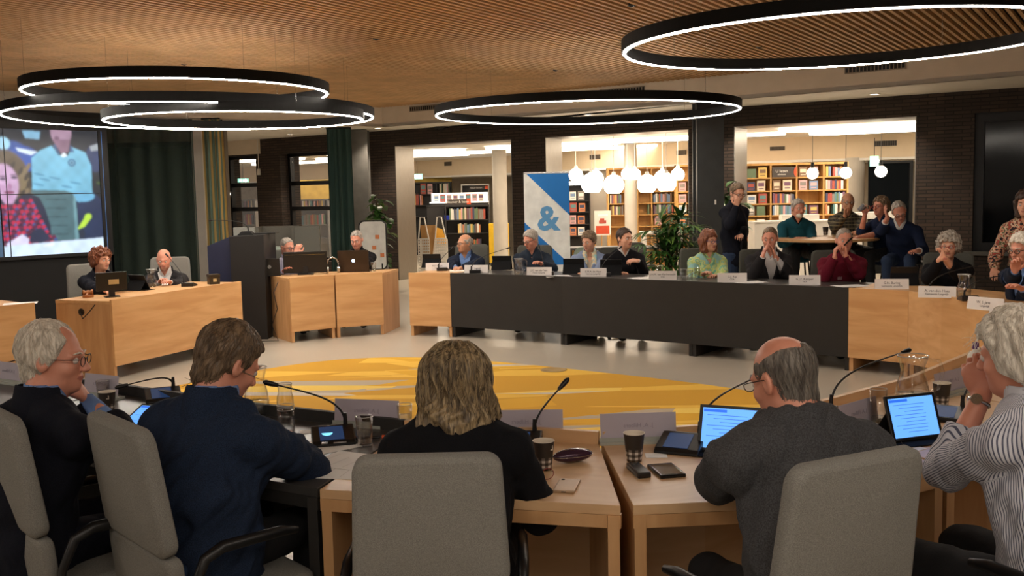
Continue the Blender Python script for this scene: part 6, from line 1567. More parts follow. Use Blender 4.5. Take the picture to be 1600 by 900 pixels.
def scarf_(J):
    N = J['N']; g = Field(N-V3(.2, .2, .40), N+V3(.2, .25, .15), .008); SC_ = blotch('scarf_pale', [srgb(150, 206, 206), srgb(206, 200, 170), srgb(226, 206, 170), srgb(170, 200, 210)], 16)
    g.ecap(N+V3(0, -.02, -.01), N+V3(0, .01, .05), (.085, .08), (.075, .075), (1, 0, 0), .02)
    for s in (-1, 1): g.ecap(N+V3(.055*s, .06, .02), N+V3(.062*s, .135, -.34), (.030, .026), (.034, .016), (1, 0, 0), .02)
    g.cone(N+V3(0, 0, -.05), J['C'], .062, .065, .01, True); g.noise(.006, 80, 3); V, Q = g.mesh(); np_mesh('scarf', V, Q, SC_, J['root'])
def pen_logo(J):
    C = J['C']; b = MB(); b.cyl(J['W'][1]+V3(-.01, .03, .05), C+V3(-.055, .10, .03), .007, .009, 10); b.build('held_pen', BLK, J['root'])
    N = J['N']; b = MB()
    for k in range(4): b.box(N+V3(.045+k*.012, .135, -.21-.003*(k % 2)), (.006, .01, .03))
    b.build('chest_logo', mat('logo_grey', srgb(170, 140, 146), .8), J['root'])
def held_coat(J):
    E, W_ = J['E'][-1], J['W'][-1]; b = Field(np.minimum(E, W_)-V3(.25, .22, .5), np.maximum(E, W_)+V3(.22, .25, .25), .010)
    b.ecap((E+W_)/2+V3(0, .03, .06), (E+W_)/2+V3(0, .03, -.18), (.12, .05), (.15, .04), nrm(W_-E), .04); b.noise(.010, 30, 4); V, Q = b.mesh(); np_mesh('held_coat', V, Q, C_BLACK, J['root'])
# ------------------------------------------------------------------ the people
GLS = mat('spectacle_frame', srgb(26, 22, 22), .3); GLR = mat('spectacle_red', srgb(150, 30, 40), .35); GLB = mat('spectacle_blue', srgb(40, 50, 120), .35)
HW = hairmat('hair_white', srgb(196, 184, 168), srgb(244, 236, 222)); HGY = hairmat('hair_grey', srgb(120, 112, 104), srgb(176, 166, 154)); HBR = hairmat('hair_brown', srgb(62, 42, 28), srgb(112, 80, 54))
HDK = hairmat('hair_dark', srgb(40, 28, 22), srgb(74, 52, 40)); HRB = hairmat('hair_red_brown', srgb(96, 54, 38), srgb(150, 92, 62)); HBL = hairmat('hair_blonde', srgb(84, 70, 52), srgb(178, 154, 116)); HSG = hairmat('hair_salt', srgb(132, 122, 112), srgb(196, 188, 176)); HGB = hairmat('hair_grey_brown', srgb(84, 68, 52), srgb(140, 116, 90))
C_NAVY = fabric('wool_navy', srgb(30, 38, 56), 300); C_NAVY2 = fabric('wool_dark_navy', srgb(24, 26, 36), 300); C_BLACK = fabric('wool_black', srgb(20, 20, 24), 300); C_TWEED = fabric('tweed_grey', srgb(72, 72, 74), 260, .22); C_DKG = fabric('wool_dark_grey', srgb(44, 42, 44), 300)
C_SH_BL = mat('shirt_blue', srgb(110, 142, 196), .8); C_SH_W = mat('shirt_white', srgb(214, 210, 208), .8); C_SH_DK = fabric('shirt_dark_blue', srgb(40, 48, 60), 200); C_JEANS = fabric('denim', srgb(52, 66, 92), 300); C_TEAL = fabric('knit_teal', srgb(24, 74, 86), 300); C_MAR = fabric('knit_maroon', srgb(104, 24, 42), 300); C_BLU = fabric('shirt_navy', srgb(30, 40, 66), 300)
C_JBL = fabric('blazer_navy', srgb(34, 46, 68), 420, .3); C_LBL = fabric('blazer_pale_blue', srgb(128, 142, 170), 300)
C_STR = stripes('shirt_striped', srgb(206, 206, 214), srgb(84, 88, 108), 150, 'xyz', .64, distort=.014); C_STR2 = stripes('shirt_fine_stripe', srgb(206, 204, 216), srgb(140, 138, 170), 60, 0, .6)
C_PLAID = stripes('shirt_plaid', srgb(74, 66, 50), srgb(40, 38, 34), 22, 0, .5, second=(srgb(120, 112, 84), 22, 2, .72)); C_GREENP = blotch('blouse_green', [srgb(150, 196, 190), srgb(178, 200, 120), srgb(206, 210, 140), srgb(128, 190, 160), srgb(196, 214, 150)], 13)
C_FLOR = blotch('blouse_floral', [srgb(40, 30, 34), srgb(196, 120, 90), srgb(214, 186, 160), srgb(90, 96, 60), srgb(170, 70, 60)], 26)
def facing(x, y, tx=-.5, ty=7.9): return math.degrees(math.atan2(-(tx-x), ty-y))
def hp_(px, py, y): return tuple(on_y(px, py, y))
P = person
SD_ = dict
# near row, from the left
def n1x(J):
    pass
P('white-haired man with glasses at the left in a black suit, hand on his chin', hp_(84, 558, 3.48), -32, SKIN_R, 'swept', HW, lean=.14, hy=-52, hp=4, neckl=.92, hands=[hp_(20, 690, 3.8), hp_(137, 626, 3.66)], hd=[None, SD_(fd=(-.5, -.25, .8), pn=(-.7, -.5, 0))], hints=(None, (.9, .3, -.8)),
  top='jacket', tm=C_NAVY2, inner=C_SH_BL, vox=.0052, glasses=GLS, size=1.04, strands=700, hseed=3, trousers=C_NAVY2, curl=(.4, .75), scale_head=1.0)
P('brown-haired man in a navy jacket leaning forward at the left', hp_(358, 564, 3.42), -24, SKIN_R, 'short', HGB, neckl=.76, lean=.18, hy=-18, hp=28, hr=6, hands=[hp_(330, 690, 3.95), hp_(452, 692, 3.74)], hints=(None, (1., -.35, -.5)),
  top='jacket', tm=C_JBL, inner=C_SH_BL, vox=.0052, size=1.12, strands=900, hseed=5, fat=1.1, scale_head=1.0, tilt=-4, foldamp=.013)
P('blonde woman seen from behind in a black jacket', hp_(711, 592, 3.18), -3, SKIN, None, HBL, lean=.14, neckl=.84, hy=8, hp=8, hands=[hp_(640, 700, 3.5), hp_(800, 730, 3.42)], top='jacket', tm=C_BLACK, inner=C_BLACK, female=True, vox=.0055, size=1.0, collar=False, fat=1.05, sh=.178,
  extra=lambda J: blonde_hair(J))
P('bald man with a grey fringe in a grey tweed jacket, reading his tablet', hp_(1224, 590, 2.82), 14, SKIN_R, 'tonsure', hairmat('hair_dark_grey', srgb(84, 76, 70), srgb(134, 126, 116)), lean=.22, hy=18, hp=16, hr=-2, hands=[hp_(1140, 722, 3.22), hp_(1275, 720, 3.3)], hints=((-.9, -.4, -.8), None), top='jacket', tm=C_TWEED, inner=C_SH_W, collar=C_TWEED,
  vox=.0052, glasses=GLS, size=1.07, strands=500, hseed=8, fat=1.12, curl=(.5, .5), foldamp=.010, neckl=.74, scale_head=.94)
P('white-haired man in a striped shirt resting his head on his hand at the right edge', hp_(1590, 552, 2.92), 27, SKIN_R, 'full', HW, lean=.16, hy=12, hp=8, hr=-4, hands=[hp_(1535, 618, 3.08), hp_(1650, 720, 3.3)], hd=[SD_(fd=(-.05, .35, .9), pn=(.9, .3, -.1), side=-1, thumb=.2), None], hints=((-.4, .5, -1.2), None),
  top='shirt', tm=C_STR, collar=C_STR, sleeve=.55, vneck=None, vox=.0052, size=1.06, neckl=.86, strands=1400, hseed=4, fat=1.12, curl=(.85, .5), foldamp=.011, extra=lambda J: watch(J, -1))
b_cut = P('person in a dark jacket at the lower left corner of the photo', hp_(-170, 640, 2.1), -30, SKIN_R, 'short', HGB, lean=.12, hands=None, top='jacket', tm=C_NAVY2, inner=C_SH_W, vox=.008)
def chair_for(lb, x, y, f, back=.05):
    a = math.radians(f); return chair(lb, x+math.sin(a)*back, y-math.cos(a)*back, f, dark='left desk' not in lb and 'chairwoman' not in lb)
def mir(q):
    if q is None: return None
    q = dict(q)
    for n in ('fd', 'pn'):
        if n in q: q[n] = (-q[n][0], q[n][1], q[n][2])
    if 'side' in q: q['side'] = -q['side']
    return q
def far(label, px, py, y, face, chairlb=None, **k):
    sw = k.pop('swap', True)
    if sw and 140 < face < 240:       # seen from the front: the first hand given is the one on the photo's left
        if k.get('hands'): k['hands'] = k['hands'][::-1]
        if k.get('hd'): k['hd'] = [mir(q) for q in k['hd'][::-1]]
        if k.get('curl'): k['curl'] = k['curl'][::-1]
        if k.get('hints'): k['hints'] = tuple((-q[0], q[1], q[2]) if q else None for q in k['hints'][::-1])
    h = hp_(px, py, y); o = P(label, h, face, **k)
    if chairlb:
        q = o.matrix_basis.translation; chair_for(chairlb, q.x, q.y, face)
    return o
FG = 'hands together'
far('curly brown-haired chairwoman in navy with a white-trimmed collar', 158, 405, 10.85, 222, 'grey chair of the curly-haired chairwoman', hair='curly', hmat=HRB, hy=22, top='jacket', tm=C_NAVY2, inner=C_BLACK, female=True, collar=False, hands=[hp_(165, 455, 10.35), hp_(185, 440, 10.5)], extra=lambda J: chain(J))
far('bald man in a dark suit and open white shirt at the left desk', 256, 405, 11.72, 190, 'grey chair of the bald man at the left desk', skinm=SKIN_R, hair=None, hp=14, top='jacket', tm=C_DKG, inner=C_SH_W, hands=[hp_(250, 441, 11.35), hp_(266, 441, 11.3)], beard=hairmat('stubble', srgb(150, 100, 80), srgb(180, 120, 96)), vneck=(.08, .26))
far('man with glasses in a pale striped shirt leaning his chin on his hand', 449, 386, 12.86, 196, 'grey chair of the man in the pale striped shirt', hair='crop', hmat=HGY, hy=34, hp=8, glasses=GLS, top='shirt', tm=C_STR2, vneck=(.035, .08), hands=[hp_(443, 424, 12.5), hp_(462, 394, 12.62)], hd=[None, SD_(fd=(.45, -.1, .8), pn=(.3, -1, 0))], curl=(.4, .8), skinm=SKIN_R)
far('grey-haired man in a black shirt behind the open laptop', 557, 374, 13.4, 178, hair='crop', hmat=HGY, hp=18, hy=-8, top='shirt', tm=C_BLACK, vneck=(.05, .10), hands=[hp_(546, 414, 12.9), hp_(566, 414, 12.9)], skinm=SKIN_R)
far('bald bespectacled man in a navy suit and light blue shirt at the far left', 726, 380, 13.2, 170, 'dark grey chair of the man in the navy suit', hair='ring', hmat=HSG, hy=-44, hp=0, glasses=GLS, top='jacket', tm=C_NAVY, inner=C_SH_BL, hands=[hp_(712, 419, 12.72), hp_(720, 419, 12.7)], curl=(.6, .6), skinm=SKIN_T, vneck=(.08, .30))
far('grey-haired man with glasses in a dark blue shirt looking down', 829, 374, 12.6, 172, 'dark chair of the man in the dark blue shirt', hair='short', hmat=HSG, hy=-40, hp=20, glasses=GLS, top='shirt', tm=C_SH_DK, vneck=(.03, .07), hands=[hp_(826, 424, 12.2), hp_(846, 412, 12.2)], skinm=SKIN_R, hints=(None, (.9, -.2, -.8)))
far('woman with pinned-up hair and a pale scarf over a grey-blue blazer', 920, 376, 12.1, 176, hair='updo', hmat=HGB, hy=-34, hp=16, top='jacket', tm=C_LBL, inner=mat('top_beige', srgb(196, 180, 158), .8), collar=False, female=True, hands=[hp_(905, 428, 11.7), hp_(930, 432, 11.6)], extra=lambda J: scarf_(J))
far('young dark-haired man in a black sweater and white collar', 976, 372, 11.75, 186, 'grey chair of the young man in the black sweater', hair='short', hmat=HDK, hy=30, hp=2, top='sweater', tm=C_BLACK, inner=C_SH_W, vneck=(.03, .05), hands=[hp_(966, 430, 11.5), hp_(997, 408, 11.45)], hd=[None, SD_(fd=(-.9, .1, .1), pn=(0, -.4, -1))], curl=(.5, .7))
far('woman with brown bob and blue glasses in a green patterned blouse', 1108, 376, 11.15, 184, 'grey chair of the woman in the green blouse', hair='bob', hmat=HRB, hy=26, hp=3, glasses=GLB, top='shirt', tm=C_GREENP, vneck=(.05, .09), collar=C_GREENP, female=True, hands=[hp_(1098, 429, 10.8), hp_(1118, 432, 10.8)])
far('dark-haired man in a dark jacket with both hands folded before his mouth', 1203, 372, 10.72, 180, 'grey chair of the man with his hands before his mouth', hair='crop', hmat=HGB, hy=-22, hp=8, top='jacket', tm=C_DKG, inner=C_SH_W, vneck=(.09, .34), skinm=SKIN_R, hands=[hp_(1191, 402, 10.42), hp_(1212, 402, 10.42)],
    hd=[SD_(fd=(.42, -.05, 1), pn=(1, 0, -.3), side=-1, thumb=.1), SD_(fd=(-.42, -.05, 1), pn=(-1, 0, -.3), side=1, thumb=.1)], curl=(.08, .08), hints=((-.35, .4, -1), (.35, .4, -1)), extra=lambda J: watch(J, 1))
far('short-haired man in a maroon sweater with a pen held to his cheek', 1319, 375, 10.2, 176, 'dark grey chair of the man in the maroon sweater', hair='crop', hmat=HGY, hy=-2, hp=2, top='sweater', tm=C_MAR, inner=None, vneck=(.03, .02), collar=C_MAR, skinm=SKIN_R, hands=[hp_(1304, 403, 9.92), hp_(1322, 400, 9.92)],
    hd=[SD_(fd=(.1, -.1, 1), pn=(1, 0, .1), side=-1), SD_(fd=(-.1, -.1, 1), pn=(-1, 0, .1), side=1)], curl=(.95, .95), hints=((-.4, .3, -1), (.4, .3, -1)), extra=lambda J: pen_logo(J))
far('woman with curly grey hair in black, hands at her mouth', 1482, 384, 9.45, 156, 'grey chair of the curly grey-haired woman', hair='curly', hmat=HSG, hy=-4, hp=5, glasses=GLR, top='sweater', tm=C_BLACK, inner=None, vneck=(.04, .06), collar=False, female=True, hands=[hp_(1469, 405, 9.15), hp_(1477, 404, 9.12)],
    hd=[SD_(fd=(.3, -.2, .9), pn=(.9, 0, 0), side=-1), SD_(fd=(-.3, -.2, .9), pn=(-.9, 0, 0), side=1)], curl=(.8, .8), hints=((-.4, .3, -1), (.4, .3, -1)), fat=1.1)
far('white-haired man in a navy suit at the right edge, hand on his chin', 1597, 388, 8.05, 110, 'grey chair of the navy-suited man at the right edge', hair='full', hmat=HW, hy=6, hp=10, glasses=GLS, top='jacket', tm=C_NAVY, inner=C_SH_BL, hands=[hp_(1598, 452, 7.6), hp_(1586, 424, 7.72)], hd=[None, SD_(fd=(-.2, .2, .9), pn=(-.7, .4, 0))], curl=(.4, .85), skinm=SKIN_R)
# onlookers
far('standing man in dark clothes with glasses, hand at his chin, holding a coat', 1152, 301, 12.6, 218, hair='short', hmat=HGB, hy=-18, hp=16, glasses=GLS, top='sweater', tm=C_NAVY2, inner=None, vneck=(.03, .02), collar=C_NAVY2, stand=True, swap=False, hands=[hp_(1158, 368, 12.45), hp_(1151, 322, 12.32)], hd=[None, SD_(fd=(-.1, .1, 1), pn=(-.4, -.8, 0))],
    curl=(.5, .85), trousers=C_JEANS, extra=lambda J: held_coat(J), hints=(None, (.6, .6, -1)), lean=.04)
stool('bar stool under the man in the teal sweater', on_y(1252, 360, 13.45).x+.0, 13.5); stool('bar stool under the man in the plaid shirt', on_y(1322, 360, 13.5).x, 13.62)
stool('bar stool under the man drinking from a cup', on_y(1395, 360, 12.95).x, 12.95); stool('bar stool under the leaning man in the navy sweater', on_y(1445, 370, 12.3).x, 12.35)
far('grey-haired man with a short beard in a teal sweater at the high table', 1247, 325, 13.2, 180, hair='short', hmat=HSG, hy=12, hp=6, top='sweater', tm=C_TEAL, inner=C_BLACK, vneck=(.03, .05), collar=C_BLACK, hipz=.90, hands=[hp_(1242, 374, 12.85), hp_(1262, 374, 12.85)], beard=HW, skinm=SKIN_R)
far('balding man in a plaid shirt, hand over his mouth, at the high table', 1325, 315, 13.35, 182, hair='ring_thin', hmat=HGY, hy=-8, hp=8, glasses=GLS, top='shirt', tm=C_PLAID, vneck=(.03, .05), hipz=.90, hands=[hp_(1320, 338, 12.95), hp_(1340, 362, 12.95)], hd=[SD_(fd=(.1, -.1, 1), pn=(.8, .5, 0), side=-1), None], curl=(.8, .5), skinm=SKIN_T, hints=((-.5, .1, -1), None))
far('grey-haired man in profile drinking from a cup at the high table', 1376, 322, 12.75, 118, hair='full', hmat=HGB, hy=0, hp=2, glasses=GLR, top='shirt', tm=C_BLU, sleeve=.2, vneck=(.03, .04), hipz=.88, hands=[hp_(1341, 371, 12.45), hp_(1352, 334, 12.65)], hd=[None, SD_(fd=(.0, .3, .9), pn=(-.7, .6, 0))], curl=(.4, .9), skinm=SKIN_R, hints=(None, (.3, .2, -1)))
far('man in a navy sweater and white collar leaning his forehead on his hand', 1405, 330, 12.1, 150, hair='receding', hmat=HSG, hy=20, hp=32, hr=14, top='sweater', tm=C_BLU, inner=C_SH_W, sleeve=.62, vneck=(.04, .07), hipz=.84, sidel=0.0, lean=.42, tilt=8, hands=[hp_(1387, 340, 11.85), hp_(1432, 392, 11.75)], hd=[SD_(fd=(-.25, .3, .8), pn=(.7, -.3, 0)), None],
    curl=(.35, .4), skinm=SKIN_R, hints=((-.5, .5, -1), None), trousers=C_JEANS, fat=1.15, glasses=GLS)
far('woman with long dark hair in a floral blouse at the right edge', 1603, 318, 9.4, 140, hair='bob', hmat=HDK, top='shirt', tm=C_FLOR, female=True, stand=True, collar=False, vneck=(.03, .05))
# ------------------------------------------------------------------ things on the tables
TZ = .75; TF = .775
COVM = mat('cover_matte', (.007, .007, .008), .85, var=.05, spec=.15)
SCR_ = emission('tablet_glow', srgb(96, 160, 235), 1.0); SCRD = emission('tablet_bar', srgb(40, 100, 215), .9); SCRL = emission('tablet_text', srgb(60, 110, 190), .8)
def tablet(label, x, y, z, rz, w=.25, h=.18, tilt=.45, on=True, group=None):
    """tablet leaning in its folded cover; screen towards local -Y"""
    t = thing('tablet', label, 'tablet', (x, y, z), rz, group); R = Matrix.Translation((0, -.02, .008)) @ Matrix.Rotation(-tilt, 4, 'X')
    p = MB(); p.box((0, 0, h/2), (w, .009, h)); xf(p, R); p.build('case', BLK, t, bevel=.003)
    if on:
        p = MB(); p.box((0, -.0052, h/2), (w-.028, .001, h-.024)); xf(p, R); p.build('display', SCR_, t)
        p = MB(); p.box((-w*.25, -.0060, h-.022), (w*.36, .0006, .010)); xf(p, R); p.build('title_bar', SCRD, t)
        p = MB()
        for k in range(9): p.box((-w*.06+.01*(k % 3), -.0060, h*.78-k*h*.075), (w*(.62-.12*(k % 3)), .0006, .0022))
        xf(p, R); p.build('text_lines', SCRL, t)
    a = R @ Vector((0, 0, h*.62)); p = MB(); p.add([(-w/2, a.y+.004, a.z), (w/2, a.y+.004, a.z), (w/2, a.y+.085, 0.001), (-w/2, a.y+.085, 0.001), (-w/2, a.y+.008, a.z), (w/2, a.y+.008, a.z), (w/2, a.y+.09, 0.001), (-w/2, a.y+.09, 0.001)], [(0, 1, 2, 3), (7, 6, 5, 4), (0, 3, 7, 4), (1, 5, 6, 2), (0, 4, 5, 1), (3, 2, 6, 7)])
    p.bx((-w/2, -.09, 0), (w/2, .05, .006)); p.build('folding_cover', COVM, t); return t
def plate(label, x, y, z, rz, lines=None, w=.297, h=.098, group='folded name plates on the ring of tables', back=True, sizes=(.030, .022)):
    """tent card: a leaning card in a clear foot; text faces local -Y"""
    t = thing('name_plate', label, 'sign', (x, y, z), rz, group); ln = .16
    for s in (-1, 1):
        b = MB(); R = Matrix.Translation((0, .022*s, .001)) @ Matrix.Rotation(s*.22, 4, 'X'); b.box((0, 0, h/2), (w, .0012, h)); xf(b, R); b.build('card', CARD, t)
    if lines:
        R = Matrix.Translation((0, -.022, .001)) @ Matrix.Rotation(-.22, 4, 'X')
        for k, s in enumerate(lines): text_obj('lettering', s, sizes[min(k, 1)], INK, t, R @ Matrix.Translation((0, -.0014, h*(.60-.28*k))) @ Matrix.Rotation(PI/2, 4, 'X'), .0003)
    return t
def see_card(label, px, py, rz, w=.297, h=.115, z=TZ):
    p = on_z(px, py, z); t = thing('name_plate', label, 'sign', (p.x, p.y, z), rz, 'name plates seen from behind on the near tables')
    b = MB(); R = Matrix.Rotation(-.14, 4, 'X'); b.box((0, 0, h/2+.004), (w, .0015, h)); xf(b, R); b.build('card', mat('card_lilac', srgb(186, 178, 190), .6, var=.03), t)
    b = MB(); b.box((0, .012, .006), (w+.01, .06, .012)); b.box((0, -.006, .014), (w+.01, .004, .026)); b.build('clear_foot', mat('acrylic', srgb(176, 180, 172), .12, spec=.7), t)
    M = R @ Matrix.Translation((0, -.0018, h*.62)) @ Matrix.Rotation(PI/2, 4, 'X') @ Matrix.Diagonal((-1, 1, 1, 1))
    text_obj('show_through', {'a': 'J. A. Hilbers', 'b': 'M. G. Hekker', 'c': 'D. P. Karels'}[label[-1]] if label[-1] in 'abc' and label[-2] == '|' else 'J. A. Hilbers', .024, mat('faint_print', srgb(160, 152, 166), .7), t, M, .0002); return t
def cup(label, x, y, z, s=1., group='paper coffee cups'):
    t = thing('paper_cup', label, 'cup', (x, y, z), random.uniform(0, 6), group); n = 32; H_ = .105*s; r0, r1 = .027*s, .0385*s
    r = lambda f: r0+(r1-r0)*f
    prof = [(.001, .002), (r0-.001, .002)]+[(r(f), H_*f) for f in (0, .09, .18, .27, .36, .45)]+[(r(f), H_*f) for f in (.47, .98)]
    pal = lambda i, k: (0 if i < 2 or i >= 7 else (1 if ((k//2) % 2) and (i % 2) else (0 if not ((k//2) % 2) and not (i % 2) else 2)))
    b = MB(); b.lathe(prof, n=n, mf=pal); b.build('wall', [MATS['cup_dark'], MATS['cup_white'], MATS['cup_mid']], t)
    b = MB(); b.lathe([(r(.97), H_*.975), (r(1)+.0012, H_*.985), (r(1)+.0012, H_*1.0), (r(1)-.001, H_*1.0), (r(.95)-.001, H_*.93), (r(.3), H_*.35), (.001, H_*.35)], n=n); b.build('rim', MATS['cup_rim'], t)
    b = MB(); b.box((0, -r(.75)+.0005, H_*.72), (.012*s, .002, .004)); b.box((.004, -r(.80)+.0005, H_*.78), (.004*s, .002, .018*s)); b.build('leaf_mark', MATS['cup_rim'], t); return t
mat('cup_dark', srgb(52, 44, 38), .5); mat('cup_white', srgb(214, 206, 196), .5); mat('cup_mid', srgb(116, 106, 98), .5); mat('cup_rim', srgb(226, 214, 196), .5)
def tumbler(label, x, y, z, h=.12, r=.035, fill=.0, group='water glasses'):
    t = thing('water_glass', label, 'glass', (x, y, z), 0, group); b = MB(); b.lathe([(.001, .001), (r*.82, .001), (r*.86, .008), (r, h), (r-.002, h), (r*.86-.003, .010), (.001, .010)], n=28); b.build('glass_wall', GLASS, t)
    if fill: b = MB(); b.lathe([(.001, .011), (r*.84-.003, .011), (r*.9-.004, h*fill), (.001, h*fill)], n=24); b.build('water', WATER, t)
    b = MB(); b.tube([((r-.001)*math.cos(a), (r-.001)*math.sin(a), h) for a in np.linspace(0, 2*PI, 29)[:-1]], .0012, 5, closed=True); b.build('rim', GLINT, t); return t
GLINT = mat('glass_rim', srgb(206, 208, 206), .08, .0, spec=1.)
def carafe(label, x, y, z, h=.24, s=1., handle=True, rz=0., group='glass water jugs'):
    t = thing('water_jug', label, 'jug', (x, y, z), rz, group); pr = [(.001, .002), (.048, .002), (.055, .02), (.058, .07), (.050, .12), (.040, .165), (.041, .19), (.050, .225), (.052, .235)]
    pr = [(a*s, c_/.235*h) for a, c_ in pr]; b = MB(); b.lathe(pr+[(a-.003, c_+.002) for a, c_ in pr[::-1][:-1]], n=32); b.build('glass_wall', GLASS, t)
    b = MB(); b.lathe([(.001, .006), (.050*s, .006), (.054*s, .03), (.054*s, h*.30), (.001, h*.30)], n=28); b.build('water', WATER, t)
    b = MB(); b.tube([(pr[-1][0]*math.cos(a), pr[-1][0]*math.sin(a), h) for a in np.linspace(0, 2*PI, 33)[:-1]], .002, 6, closed=True); b.build('rim', GLINT, t)
    if handle: b = MB(); b.tube([(.048*s, 0, h*.93), (.085*s, 0, h*.92), (.098*s, 0, h*.72), (.085*s, 0, h*.42), (.057*s, 0, h*.33)], .006*s, 8); b.build('handle', GLASS, t)
    return t
def bottle_glass(label, x, y, z):
    """stacked tumblers upside down on a carafe neck: clear bottle shape"""
    t = thing('water_carafe', label, 'carafe', (x, y, z)); b = MB(); b.lathe([(.001, .002), (.036, .002), (.037, .10), (.0365, .115), (.034, .155), (.028, .175), (.030, .205), (.031, .21), (.029, .21), (.026, .175), (.032, .15), (.034, .10), (.033, .006), (.001, .006)], n=28); b.build('glass_wall', GLASS, t)
    b = MB(); b.lathe([(.001, .008), (.0325, .008), (.0335, .10), (.001, .10)], n=24); b.build('water', WATER, t)
    for z_, r_ in ((.118, .0362), (.21, .030), (.10, .035)): b = MB(); b.tube([(r_*math.cos(a), r_*math.sin(a), z_) for a in np.linspace(0, 2*PI, 29)[:-1]], .0014, 5, closed=True); b.build('rim', GLINT, t)
def mic_unit(label, x, y, z, rz, tip, screen=True, s=1., head=.05):
    """conference microphone: wedge with a small screen, tip is a world point"""
    t = thing('conference_microphone', label, 'microphone', (x, y, z), rz, 'conference microphones on the ring of tables'); prof = [(-.085, 0), (.085, 0), (.085, .050), (.045, .058), (-.070, .022), (-.085, .012)]
    prof = [(a*s, c_*s) for a, c_ in prof]; b = MB(); b.extr(prof, ((0, 1, 0), (0, 0, 1), (1, 0, 0), (-.085*s, 0, 0)), .17*s); b.build('base', mat('mic_black', srgb(26, 26, 27), .32), t, bevel=.006)
    b = MB(); b.extr([(-.062*s, 0), (.040*s, 0), (.040*s, .0015), (-.062*s, .0015)], ((0, .954, .299), (0, -.299, .954), (1, 0, 0), (-.055*s, -.006*s, .0425*s)), .095*s)
    b.build('display', emission('mic_screen', srgb(28, 50, 84), .7) if 'mic_screen' not in MATS else MATS['mic_screen'], t)
    if screen:
        b = MB(); q = lambda a, c_: (a, -.006*s+.954*c_-.299*.0025, .0425*s+.299*c_+.954*.0025)
        pts = [q(-.025*s+.022*s*math.cos(k), -.010*s+.022*s*math.sin(k)) for k in np.linspace(PI, 2*PI, 12)]; b.add(pts, [tuple(range(12))]); b.build('display_icon', emission('mic_icon', srgb(120, 205, 235), 1.2) if 'mic_icon' not in MATS else MATS['mic_icon'], t)
        b = MB(); b.box((-.04*s, -.083*s, .018*s), (.025*s, .012, .006)); b.box((.02*s, -.083*s, .016*s), (.05*s, .010, .004)); b.build('button', CHROME, t)
    inv = t.matrix_basis.inverted(); gooseneck(t, (.055*s, .055*s, .052*s), tuple(inv @ Vector(tip)), head=head); return t
def on_t(px, py): return on_z(px, py, TZ)
def sheet(label, px, py, rz, w=.21, h=.297, z=TZ, group='loose paper sheets', p=None, m=None, k=0):
    p = on_z(px, py, z) if p is None else p; t = thing('paper_sheet', label, 'paper', (p.x, p.y, z+.0005+.0015*k), rz, group); b = MB(); b.bx((-w/2, -h/2, 0), (w/2, h/2, .0012)); b.build('sheet', m or PAPER, t)
    b = MB(); 
    for j in range(4): b.bx((-w*.4, h/2-.035-j*h*.2, .0013), (w*(.30-.12*(j % 3)), h/2-.033-j*h*.2, .0015))
    b.build('print', mat('pale_print', srgb(214, 210, 206), .8), t); return t
# near mics
p = on_t(521, 690); mic_unit('microphone with a lit screen on the charcoal table right of the navy-jacketed man', p.x, p.y, TZ, .25, on_y(430, 601, p.y-.02))
p = on_t(812, 700); mic_unit('microphone beside the blonde woman on the oak table', p.x, p.y, TZ, -.1, on_y(876, 605, p.y+.10))
p = on_t(1075, 705); mic_unit('microphone unit left of the bald man, half behind his tablet', p.x-.02, p.y+.02, TZ, -.45, on_y(1176, 592, p.y+.30), screen=False)
p = on_z(1272, 655, TZ); mic_unit('microphone rising behind the shoulder of the bald man', p.x, p.y, TZ, -.6, on_y(1412, 550, p.y+.25), screen=False)
p = on_t(1480, 655); mic_unit('microphone right of the paper cup near the striped-shirt man', p.x, p.y, TZ, -.6, on_y(1532, 575, p.y+.05), screen=False, s=.9)
p = on_z(255, 625, TZ); mic_unit('microphone hidden behind the navy-jacketed man with its head pointing left', p.x, p.y, TZ, .4, on_y(196, 602, p.y-.05), screen=False)
p = on_z(22, 605, TZ); mic_unit('microphone at the left edge before the white-haired man', p.x-.12, p.y+.35, TZ, .5, on_y(-6, 572, p.y+.3), screen=False)
# name plates, near row (seen from behind)
see_card('blank-backed name plate leaning between the lit microphone and the blonde woman', 572, 668, -.28)
see_card('blank-backed name plate right of the blonde woman, behind her paper cup', 822, 687, -.05)
see_card('blank-backed name plate in the middle of the oak table by the black gap', 998, 693, .03)
see_card('blank-backed name plate behind the tablet at the right', 1345, 672, .70, w=.28)
see_card('blank-backed name plate right of the glass jug', 1490, 618, .66)
see_card('blank-backed name plate behind the hand of the white-haired man at the left', 157, 622, -.50, w=.25)
see_card('blank-backed name plate at the left edge of the photo', 12, 600, -.55)
# cups, glasses, jugs near
for px, py, lb in ((991, 720, 'dark paper cup with a checked band by the name plate in the middle'), (850, 733, 'dark paper cup with a checked band right of the blonde woman'), (1471, 634, 'dark paper cup beside the right-hand name plate'), (169, 646, 'dark paper cup with a checked band in front of the white-haired man at the left')):
    p = on_t(px, py); cup(lb, p.x, p.y, TZ)
p = on_t(448, 676); bottle_glass('clear glass carafe half filled with water beside the microphone', p.x, p.y, TZ)
p = on_t(402, 648); carafe('tall glass jug partly hidden by the navy-jacketed man', p.x, p.y, TZ, .22, 1., False)
p = on_t(570, 697); tumbler('empty glass tumbler beside the lit microphone', p.x, p.y, TZ)
p = on_t(162, 625); tumbler('glass tumbler behind the paper cup at the left', p.x, p.y, TZ, .1, .033, .5); p = on_t(148, 655); tumbler('glass tumbler left of the paper cup at the left', p.x, p.y, TZ, .08, .03)
p = on_t(1425, 640); carafe('glass water jug with a handle at the right', p.x, p.y, TZ, .24, 1.25, True, -.3)
p = on_t(1372, 668); tumbler('tall glass standing behind the right-hand tablet', p.x, p.y, TZ, .16, .034, .3)
